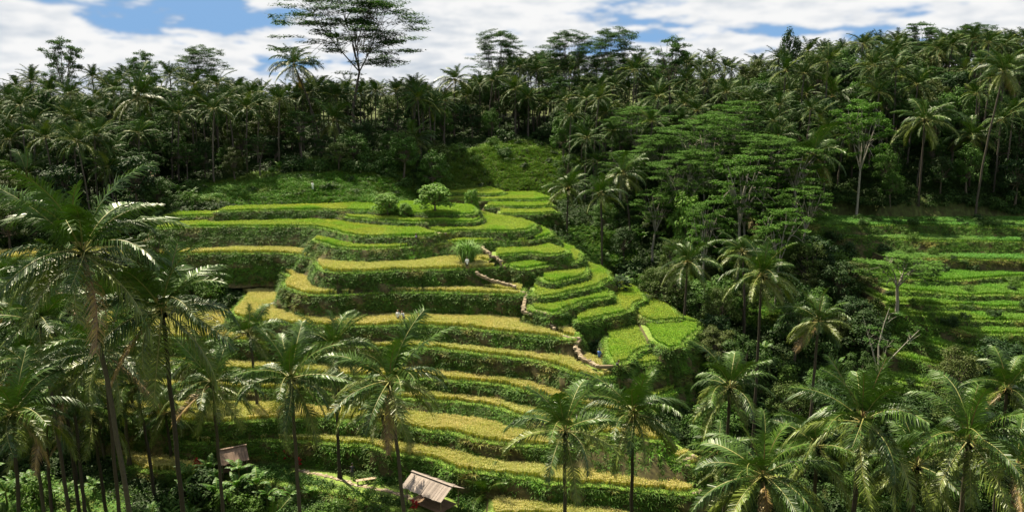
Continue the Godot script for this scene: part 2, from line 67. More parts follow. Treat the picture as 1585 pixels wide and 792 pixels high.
# terraces: crop, level, bank slope, front edge (x, z pairs from west to east), two rear corners
const TERRACES := [
	["gold",9.9,0.5,[-48.6,-88.1,-45.7,-86.0,-44.0,-83.8,-41.5,-81.8,-39.0,-81.0,-36.2,-80.7,-33.5,-81.3,-32.7,-82.7],[-34.7,-96.7,-48.6,-102.1]],
	["gold",12,0.3,[-50.0,-89.8,-44.3,-87.3,-39.4,-85.7,-37.0,-84.3,-35.4,-83.8,-31.4,-84.5,-28.5,-84.6,-24.5,-84.6,-20.0,-83.4,-15.9,-83.1,-14.3,-82.0,-10.5,-80.4,-7.5,-78.7,-4.9,-76.9,-1.6,-76.2,3.1,-74.6,5.4,-74.2,7.5,-73.9,12.0,-73.4,15.6,-72.4,18.1,-72.2,19.5,-73.5,20.3,-75.5],[10.3,-93.5,-50.0,-107.8]],
	["gold",13.8,0.3,[-49.9,-88.3,-43.7,-86.4,-39.9,-86.1,-36.9,-85.3,-31.5,-85.1,-29.5,-85.9,-25.1,-86.1,-18.8,-86.1,-15.9,-85.3,-13.0,-84.4,-10.1,-83.2,-6.8,-82.5,-3.1,-80.1,0.4,-79.2,4.6,-78.7,9.3,-78.4,13.8,-77.3,15.3,-76.6,16.9,-75.5,18.2,-74.1,19.4,-73.8,20.0,-75.5],[10.0,-93.5,-49.9,-106.3]],
	["gold",15.1,1.1,[-52.2,-91.6,-46.3,-92.2,-38.6,-92.5,-30.7,-92.2,-26.7,-91.8,-19.4,-90.7,-14.7,-89.7,-10.7,-88.9,-6.0,-88.1,-2.7,-87.1,0.1,-84.6,2.7,-82.8,6.1,-80.9,9.4,-79.5,13.2,-77.9,15.7,-77.0,16.7,-78.9],[6.7,-96.9,-52.2,-109.6]],
	["gold",16.8,0.3,[-54.7,-95.1,-47.7,-95.6,-39.7,-95.6,-29.5,-93.9,-19.7,-92.5,-10.9,-91.4,-7.9,-90.7,-4.8,-90.3,-0.9,-89.0,2.1,-86.9,4.9,-84.7,7.6,-82.8,10.9,-81.0,13.6,-81.0,14.8,-83.8],[4.8,-101.8,-54.7,-113.1]],
	["gold",19.4,0.3,[-60.1,-98.0,-49.3,-99.4,-41.1,-99.7,-32.2,-98.0,-23.6,-96.4,-17.0,-95.6,-12.5,-95.4,-9.0,-95.1,-5.7,-93.6,-0.9,-91.6,2.2,-90.9,4.3,-89.0,6.4,-86.4,8.4,-84.5,10.5,-84.3,12.0,-85.9,12.1,-88.1],[2.1,-106.1,-60.1,-116.0]],
	["gold",21.5,0.4,[-79.4,-112.4,-65.7,-114.8,-57.0,-116.4,-50.6,-117.2,-44.3,-117.2,-40.5,-116.4,-38.6,-113.2,-38.5,-108.8,-38.1,-104.0,-34.5,-100.5,-29.9,-99.0,-25.5,-97.8,-19.7,-97.6,-12.4,-98.4,-7.6,-97.3,-2.9,-95.9,1.1,-94.5,4.5,-92.9,6.7,-91.8,8.0,-92.6,8.3,-95.3],[-1.7,-115.3,-79.4,-119.4]],
	["gold",24.5,0.35,[-79.7,-113.5,-65.9,-115.7,-57.0,-117.0,-50.2,-118.0,-43.5,-118.4,-38.8,-118.9,-35.6,-118.4,-33.4,-115.3,-32.1,-113.1,-32.3,-110.2,-31.8,-107.1,-29.7,-104.8,-26.2,-101.3,-22.6,-102.3,-18.5,-103.4,-12.2,-103.7,-7.9,-103.0,-2.8,-102.3,0.6,-102.0,1.7,-103.0,2.0,-105.9],[-8.0,-127.9,-79.7,-120.5]],
	["gold",27,0.4,[-78.7,-112.5,-65.2,-114.9,-56.5,-116.3,-48.0,-117.3,-39.9,-117.8,-33.2,-117.3,-31.1,-115.8,-30.1,-113.9,-28.1,-113.0,-27.5,-109.4,-24.8,-104.0,-20.7,-104.4,-16.7,-105.2,-12.4,-106.0,-8.1,-106.4,-4.6,-106.8,-0.9,-108.1,-0.5,-110.7],[-10.5,-132.7,-78.7,-118.5]],
	["lime",29,0.8,[-30.1,-118.1,-26.4,-113.4,-24.4,-110.9,-19.6,-110.4,-15.1,-111.4,-12.3,-113.9,-9.1,-115.4,-4.6,-116.0,-0.5,-117.0,2.2,-117.0,5.4,-119.8,6.5,-122.7,6.0,-128.3],[-4.0,-144.3,-30.1,-134.1]],
	["lime",30.2,0.75,[-54.9,-120.3,-52.5,-121.5,-48.0,-122.8,-32.2,-122.8,-30.4,-122.8,-27.4,-119.7,-24.9,-116.2,-22.0,-114.0,-17.9,-114.0,-14.4,-113.5,-10.6,-115.7,-7.9,-119.1,-5.5,-118.5,-1.0,-118.0,1.4,-118.5,3.5,-120.9,4.0,-125.3,2.4,-129.4],[-7.6,-141.4,-54.9,-126.3]],
	["lime",31.1,0.5,[-56.0,-124.8,-53.8,-126.9,-49.2,-128.3,-35.9,-129.0,-28.4,-129.0,-25.1,-125.5,-20.0,-122.2,-15.1,-121.5,-10.1,-120.9,-5.7,-121.5,-4.3,-124.8,-5.3,-129.0],[-15.3,-139.0,-56.0,-131.8]],
	["lime",31.9,0.5,[-47.7,-127.1,-40.9,-128.6,-32.8,-129.4,-24.7,-128.6,-20.8,-127.1,-14.4,-124.3,-9.3,-123.6,-5.5,-124.3,-5.4,-128.6,-6.8,-134.9],[-16.8,-139.9,-47.7,-132.1]],
	["lime",27.9,0.3,[-2.9,-109.0,-1.6,-110.8,0.7,-112.2,3.5,-112.7,4.3,-111.3,7.9,-112.2,8.4,-115.2],[4.4,-123.2,-2.9,-117.0]],
	["lime",26.7,0.3,[-0.9,-111.2,-0.3,-108.2,1.8,-107.4,4.6,-109.9,7.5,-111.7,10.0,-113.0,10.8,-118.3,10.5,-121.9],[7.5,-130.9,-0.9,-120.2]],
	["lime",24.6,0.3,[2.5,-104.4,2.4,-101.2,3.6,-99.9,5.7,-100.9,8.0,-104.1,10.3,-104.8,12.4,-107.8,14.5,-111.4,14.3,-116.6,13.5,-119.3],[9.5,-128.3,2.5,-113.4]],
	["lime",25.6,0.3,[3.9,-107.8,4.1,-105.5,5.1,-103.6,7.1,-105.1,10.1,-108.6,11.2,-112.4,11.0,-115.6],[8.0,-122.6,3.9,-114.8]],
	["lime",23.6,0.3,[2.1,-101.4,1.9,-98.2,4.3,-96.3,5.6,-96.3,7.3,-98.8,9.1,-101.4,10.6,-102.4,13.1,-103.5,13.9,-107.8],[9.9,-116.8,2.1,-110.4]],
	["lime",22.4,0.3,[7.3,-100.1,7.8,-96.5,9.0,-96.2,9.7,-97.4,11.5,-98.6,14.0,-100.1,15.6,-101.4,16.6,-105.0,18.4,-107.8,18.8,-112.7,18.4,-115.5],[13.4,-124.5,7.3,-109.1]],
	["lime",21.5,0.3,[16.4,-102.1,18.1,-99.6,20.3,-100.2,22.6,-101.1,22.6,-104.7,21.6,-109.5],[19.6,-116.5,16.4,-109.1]],
	["lime",20.4,0.3,[11.5,-97.0,11.0,-91.0,10.9,-87.0,11.9,-85.5,13.3,-87.0,14.3,-90.0,17.5,-92.8,18.2,-90.8,20.0,-91.0,21.5,-94.6,24.8,-98.7,25.4,-102.2,24.5,-106.0],[19.5,-115.0,11.5,-106.0]],
	["lime",21,0.3,[16.7,-93.4,17.3,-91.6,18.0,-89.9,19.6,-90.1,21.1,-93.4,24.2,-97.5,24.7,-100.5,23.8,-103.2],[20.8,-110.2,16.7,-100.4]],
	["lime",19.5,0.3,[13.6,-90.1,14.3,-88.3,16.3,-89.0,18.6,-90.8,20.0,-91.8,20.7,-93.8],[17.7,-100.8,13.6,-97.1]],
	["lime",18.5,0.3,[14.4,-88.9,15.8,-87.8,18.9,-90.0,20.9,-92.8,23.5,-94.8,23.9,-97.9],[21.9,-105.9,14.4,-96.9]],
	["lime",16.6,0.3,[14.2,-86.8,15.8,-85.6,18.2,-86.8,20.2,-89.3,21.9,-91.5,22.0,-93.8],[19.0,-101.8,14.2,-94.8]],
	["lime",32,0.5,[-14.6,-150.5,-12.1,-149.5,-6.3,-149.5,-2.0,-148.5,-0.9,-152.6],[-3.9,-159.6,-14.6,-157.5]],
	["lime",31.4,0.5,[-14.3,-146.6,-8.5,-145.7,-1.5,-145.7,4.4,-145.7,7.9,-148.5],[4.9,-157.5,-14.3,-155.6]],
	["lime",30.8,0.5,[-4.9,-141.3,-0.3,-140.5,4.3,-140.5,8.0,-143.1],[6.0,-153.1,-4.9,-151.3]],
	["lime",30.3,0.5,[-2.5,-136.0,0.8,-135.3,5.2,-136.0,8.2,-138.4],[6.2,-148.4,-2.5,-146.0]],
	["grass",26,0.3,[57.0,-120.3,61.4,-119.3,67.3,-118.4,76.3,-117.4,85.5,-117.4],[88.5,-131.4,57.0,-134.3]],
	["green",24.2,0.5,[53.3,-114.0,57.4,-112.7,62.1,-111.1,68.8,-113.2,75.0,-114.9,84.0,-114.9],[87.0,-128.9,53.3,-128.0]],
	["green",22.4,0.4,[50.8,-106.0,54.8,-105.3,57.6,-104.0,61.6,-105.0,63.3,-103.3,68.2,-103.6,76.4,-103.6],[79.4,-119.6,50.8,-122.0]],
	["green",20.7,0.4,[50.0,-105.0,52.1,-103.0,53.8,-101.5,56.0,-100.6,57.1,-98.8,57.6,-96.8,60.3,-96.6,64.0,-96.6,71.3,-96.0],[74.3,-111.0,50.0,-120.0]],
	["green",19,0.4,[50.2,-102.2,51.9,-100.4,53.3,-98.2,54.3,-95.6,55.3,-94.3,58.2,-94.6,59.0,-95.1,63.4,-95.3,70.8,-95.1],[73.8,-110.1,50.2,-117.2]],
	["green",17.3,0.5,[49.1,-97.6,51.7,-96.4,53.5,-93.7,56.0,-92.5,60.5,-93.5,69.8,-93.2],[72.8,-108.2,49.1,-112.6]],
	["green",15.6,0.5,[46.8,-94.3,50.5,-92.0,53.6,-90.7,59.5,-91.6,68.7,-91.4],[71.7,-106.4,46.8,-109.3]],
	["grass",27.8,0.8,[52.7,-127.2,60.2,-125.5,66.1,-123.2,74.5,-123.7,79.4,-122.6,88.9,-122.6],[91.9,-136.6,52.7,-141.2]],
	["grass",29.3,0.8,[41.5,-128.4,49.3,-129.7,57.5,-129.0,66.9,-131.0,73.9,-128.4,82.0,-127.1,91.8,-127.1],[94.8,-139.1,41.5,-140.4]],
	["green",23.3,0.45,[52.8,-109.8,58.0,-108.3,62.1,-106.1,66.3,-107.1,69.8,-106.4,78.2,-106.4],[81.2,-120.4,52.8,-123.8]],
	["green",21.6,0.4,[49.9,-104.0,53.6,-102.7,57.0,-101.1,58.9,-99.9,65.7,-99.6,73.4,-99.3],[76.4,-113.3,49.9,-118.0]],
	["weeds",9.5,0.6,[-32.6,-81.5,-31.1,-81.0,-25.7,-79.5,-19.8,-77.8,-15.3,-75.6,-9.7,-72.5,-4.6,-71.8,-2.0,-71.6],[-4.0,-86.6,-32.6,-96.5]],
	["gold",9.8,0.5,[-2.4,-72.0,0.5,-71.6,6.7,-71.3,13.0,-71.3,18.8,-72.0],[12.8,-87.0,-2.4,-87.0]],
]
# palms one can tell apart: crown x, y, z, foot x, foot z, frond length, label
const PALMS := [
	[-25.6,40.9,-47.0,-24.4,-47.5,5.9,"big coconut palm with upswept fronds nearest the left edge of the picture"],
	[-22.6,36.6,-50.2,-22.2,-49.9,5.8,"tall coconut palm with wide crown before the left end of the rice terraces"],
	[-28.4,23.5,-72.3,-28.3,-72.3,5.2,"slender coconut palm in front of the brown roof of the small shed"],
	[-18.2,27.3,-62.9,-18.0,-62.6,5.4,"coconut palm with a straight trunk just left of the leaning palm pair"],
	[-18.9,24.2,-81.4,-18.7,-80.8,4.9,"narrow upright coconut palm squeezed between two wider palms before the terraces"],
	[-9.3,28.9,-57.9,-8.2,-57.8,5.6,"coconut palm with orange nuts leaning over the path by the open hut"],
	[-14.1,16.6,-81.6,-13.5,-81.5,4.0,"low thin coconut palm under the leaning palm beside the hut"],
	[3.8,26.5,-54.3,4.0,-54.8,5.0,"coconut palm in the middle of the picture before the lowest terraces"],
	[9.7,25.2,-60.6,9.9,-60.9,5.0,"coconut palm with orange flower stalk before the foot of the path"],
	[18.1,26.4,-63.3,18.2,-63.3,4.5,"dense coconut palm where the green spur meets the gully"],
	[16.0,26.4,-47.5,15.7,-47.3,5.0,"sprawling coconut palm with long pale fronds low before the right slope"],
	[21.4,30.6,-46.2,21.2,-45.8,5.2,"largest coconut palm before the right slope, dark heart and drooping fronds"],
	[28.4,29.1,-46.8,28.7,-47.0,5.0,"dark coconut palm in the bottom right corner with upswept centre"],
	[44.6,24.3,-68.6,45.2,-69.2,4.6,"coconut palm cut by the right edge above the dark corner palm"],
	[32.8,26.5,-82.9,32.8,-83.1,4.6,"coconut palm with arching hanging fronds in front of the pale bare tree"],
	[23.2,28.7,-103.9,23.0,-103.4,4.4,"coconut palm with pale drooping fronds behind the tip of the green spur"],
	[26.7,31.4,-83.8,27.0,-84.2,4.6,"tall coconut palm standing in the gully right of the green spur"],
	[31.0,29.6,-106.0,31.9,-106.1,4.2,"coconut palm half hidden behind the tall gully palm"],
	[-37.8,26.5,-57.4,-38.3,-56.9,5.6,"coconut palm with yellowing fronds low at the left edge"],
	[-40.9,30.8,-67.0,-40.5,-67.5,5.4,"dark coconut palm below the big left palm"],
	[-33.2,29.6,-62.6,-33.3,-62.5,5.4,"coconut palm with a dark straight trunk behind the big left palms"],
	[-41.7,23.6,-72.3,-41.5,-71.7,5.2,"shaded coconut palm in the thick of the left palm grove"],
	[-38.4,20.9,-77.9,-37.8,-78.3,4.9,"coconut palm with short crown between the two tall left palms"],
	[-30.6,23.1,-89.9,-30.2,-89.9,4.7,"young coconut palm against the bend of the yellow rice"],
	[-37.0,19.8,-89.3,-36.7,-88.8,4.7,"small coconut palm behind the wide left crown"],
	[-52.7,30.6,-82.6,-52.4,-83.1,4.9,"coconut palm at the left edge in front of the shaded terraces"],
	[-81.6,37.4,-135.0,-80.3,-135.0,6.3,"coconut palm with splayed fronds at the foot of the left forest"],
	[14.0,35.0,-126.0,14.4,-125.7,4.4,"coconut palm beside the thin trees at the head of the gully"],
	[9.6,34.9,-136.0,9.4,-135.8,4.5,"coconut palm left of the thin trees where the back terraces end"],
	[18.8,37.1,-136.0,20.4,-136.0,4.7,"coconut palm with brown skirt above the bamboo thicket"],
	[49.3,40.7,-132.0,50.0,-132.4,6.2,"broad coconut palm alone in the clearing of the right slope"],
	[71.0,46.2,-140.0,71.3,-140.0,6.0,"coconut palm on a clean grey trunk before the dark right forest"],
	[81.9,54.2,-137.0,79.9,-137.2,5.3,"very tall coconut palm on a pale trunk near the right edge"],
	[82.8,43.2,-146.0,83.3,-146.0,5.2,"short coconut palm between the two tall trunks of the right slope"],
	[-42.3,56.1,-160.0,-37.9,-160.2,5.7,"tall coconut palm on a slanting trunk rising over the left skyline"],
	[-13.1,53.7,-190.0,-13.7,-189.6,5.5,"coconut palm standing alone in the dip of the skyline"],
	[-69.6,50.0,-152.0,-68.6,-151.7,7.5,"pale fronded coconut palm in the middle of the left forest"],
	[64.7,50.0,-165.0,65.1,-165.2,6.4,"coconut palm with grey hanging fronds high on the right slope"],
	[94.1,59.1,-182.0,93.9,-181.9,7.0,"coconut palm with bright fronds below the right skyline"],
	[-19.4,41.9,-160.0,-18.9,-160.3,5.2,"coconut palm pair member with drooping fronds above the dark bank"],
	[-35.2,45.6,-160.0,-34.9,-160.1,5.5,"coconut palm over the dark bank with a grey trunk"],
	[-42.7,33.1,-72.1,-42.4,-72.3,5.4,"coconut palm behind the big left palm, level with the shaded terraces"],
	[-42.3,28.3,-83.2,-42.5,-83.0,5.2,"coconut palm between the two biggest left palms, set back"],
	[-47.0,25.1,-73.7,-46.8,-73.8,5.4,"coconut palm at the left edge under the dark palm"],
	[-42.3,18.8,-76.0,-41.9,-76.1,5.2,"low coconut palm in front of the left grove trunks"],
	[-44.2,20.0,-71.6,-44.5,-71.3,5.2,"low coconut palm beside the yellowing palm at the left edge"],
	[-38.4,15.7,-83.8,-38.2,-83.9,3.8,"small coconut palm at the corner of the lowest left paddy"],
	[-45.3,21.8,-90.5,-45.0,-90.0,4.9,"coconut palm peeping out left of the wide left crown"],
	[-47.9,24.6,-81.5,-47.9,-81.8,4.9,"coconut palm in the shade in the middle of the left grove"],
	[23.1,24.1,-56.9,23.4,-56.7,4.6,"low coconut palm left of the largest right palm"],
	[29.2,24.0,-53.8,29.3,-53.9,4.6,"low coconut palm between the largest right palm and the corner palm"],
	[38.3,22.6,-56.7,38.5,-56.7,4.6,"low coconut palm cut by the right edge at the bottom"],
	[20.6,15.0,-75.3,20.4,-75.1,4.2,"coconut palm hanging over the stones at the foot of the path"],
]
# trees one can tell apart: kind, x, z, height, crown width, label
const TREES := [
	["umbrella",-34.2,-178.0,33.9,32.0,"giant umbrella tree with flat layered crown towering over the left skyline"],
	["umbrella",-3.7,-205.0,24.8,13.8,"tall airy umbrella tree alone above the middle of the skyline"],
	["umbrella",-100.7,-185.0,27.3,8.6,"tree with ragged tufted top sticking up over the left forest"],
	["umbrella",-69.5,-185.0,23.8,12.6,"broad dark umbrella tree on the left skyline beside the cloud"],
	["umbrella",-85.9,-192.0,23.0,7.7,"small tufted tree on the left skyline"],
	["umbrella",13.2,-190.0,24.9,14.4,"umbrella tree with level crown on the middle right skyline"],
	["umbrella",23.6,-188.0,26.5,15.0,"wide umbrella tree at the top of the middle right skyline"],
	["umbrella",36.0,-186.0,24.5,8.9,"thin umbrella tree at the right end of the level crowns"],
	["umbrella",34.4,-142.0,20.5,17.3,"bright green umbrella tree with wide layers in the sunlit gully head"],
	["umbrella",42.8,-136.0,14.9,16.6,"fresh green umbrella tree right of the widest gully tree"],
	["umbrella",27.0,-146.0,15.8,13.0,"umbrella tree with sloping layers left of the widest gully tree"],
	["umbrella",41.4,-152.0,18.4,13.5,"umbrella tree rising behind the two bright gully trees"],
	["umbrella",60.6,-140.0,22.2,9.7,"small bright umbrella tree lit against the dark right forest"],
	["umbrella",44.9,-122.0,12.5,8.0,"umbrella tree leaning over the lower edge of the clearing"],
	["umbrella",23.6,-132.0,12.9,8.7,"low umbrella tree over the bamboo thicket"],
	["umbrella",37.6,-128.0,12.3,9.5,"umbrella tree with pale stems at the bottom of the gully stand"],
	["umbrella",96.8,-196.0,16.7,9.3,"flat topped tree on the right skyline"],
	["umbrella",107.0,-192.0,15.7,12.1,"wide flat topped tree at the right end of the skyline"],
	["umbrella",51.6,-104.0,8.4,10.4,"fine leaved umbrella tree in front of the right terraces"],
	["umbrella",24.5,-158.0,16.4,14.0,"feathery umbrella tree on the far left of the bright gully stand"],
	["umbrella",29.4,-134.0,18.6,13.2,"umbrella tree with low wide layers in the front of the gully stand"],
	["umbrella",46.3,-130.0,13.1,10.6,"feathery umbrella tree at the right end of the gully stand"],
	["umbrella",35.6,-124.0,20.3,11.3,"umbrella tree with tilted layers in the middle of the gully stand"],
	["umbrella",28.7,-118.0,17.8,7.8,"small umbrella tree low in the gully behind the pale fronded palm"],
	["umbrella",38.6,-114.0,15.4,7.6,"small umbrella tree low in the gully left of the clearing"],
	["umbrella",20.3,-150.0,10.3,10.9,"umbrella tree above the bamboo thicket left of the gully stand"],
	["round",63.3,-172.0,17.0,8.2,"rounded dark tree high on the right slope"],
	["round",81.5,-172.0,15.2,9.6,"olive rounded tree below the right skyline"],
	["round",60.4,-180.0,20.0,5.7,"pointed dense tree on the right skyline"],
	["round",28.2,-128.0,13.7,6.3,"dense bright tree below the umbrella trees"],
	["round",-19.7,-126.4,4.0,4.7,"bright round shrub tree on the pale green upper field"],
	["round",-16.7,-125.0,2.6,2.6,"small bright tree right beside the round shrub tree"],
	["round",-12.1,-125.5,4.7,6.3,"largest bright tree on the upper field with dark shade under it"],
	["round",-6.8,-136.6,4.3,2.9,"thin young tree standing before the sunlit grassy bank"],
	["round",25.0,-122.0,9.5,5.1,"leafy tree filling the gully behind the spur"],
	["round",15.5,-112.0,2.5,3.7,"dark leafy tree at the right shoulder of the spur"],
	["round",27.7,-104.0,8.1,5.2,"dark leafy tree in the gully below the pale fronded palm"],
	["round",36.8,-100.0,10.7,5.9,"leafy tree between the tall gully palm and the bare tree"],
	["round",48.4,-106.0,7.6,6.2,"leafy tree at the left end of the right terraces"],
]
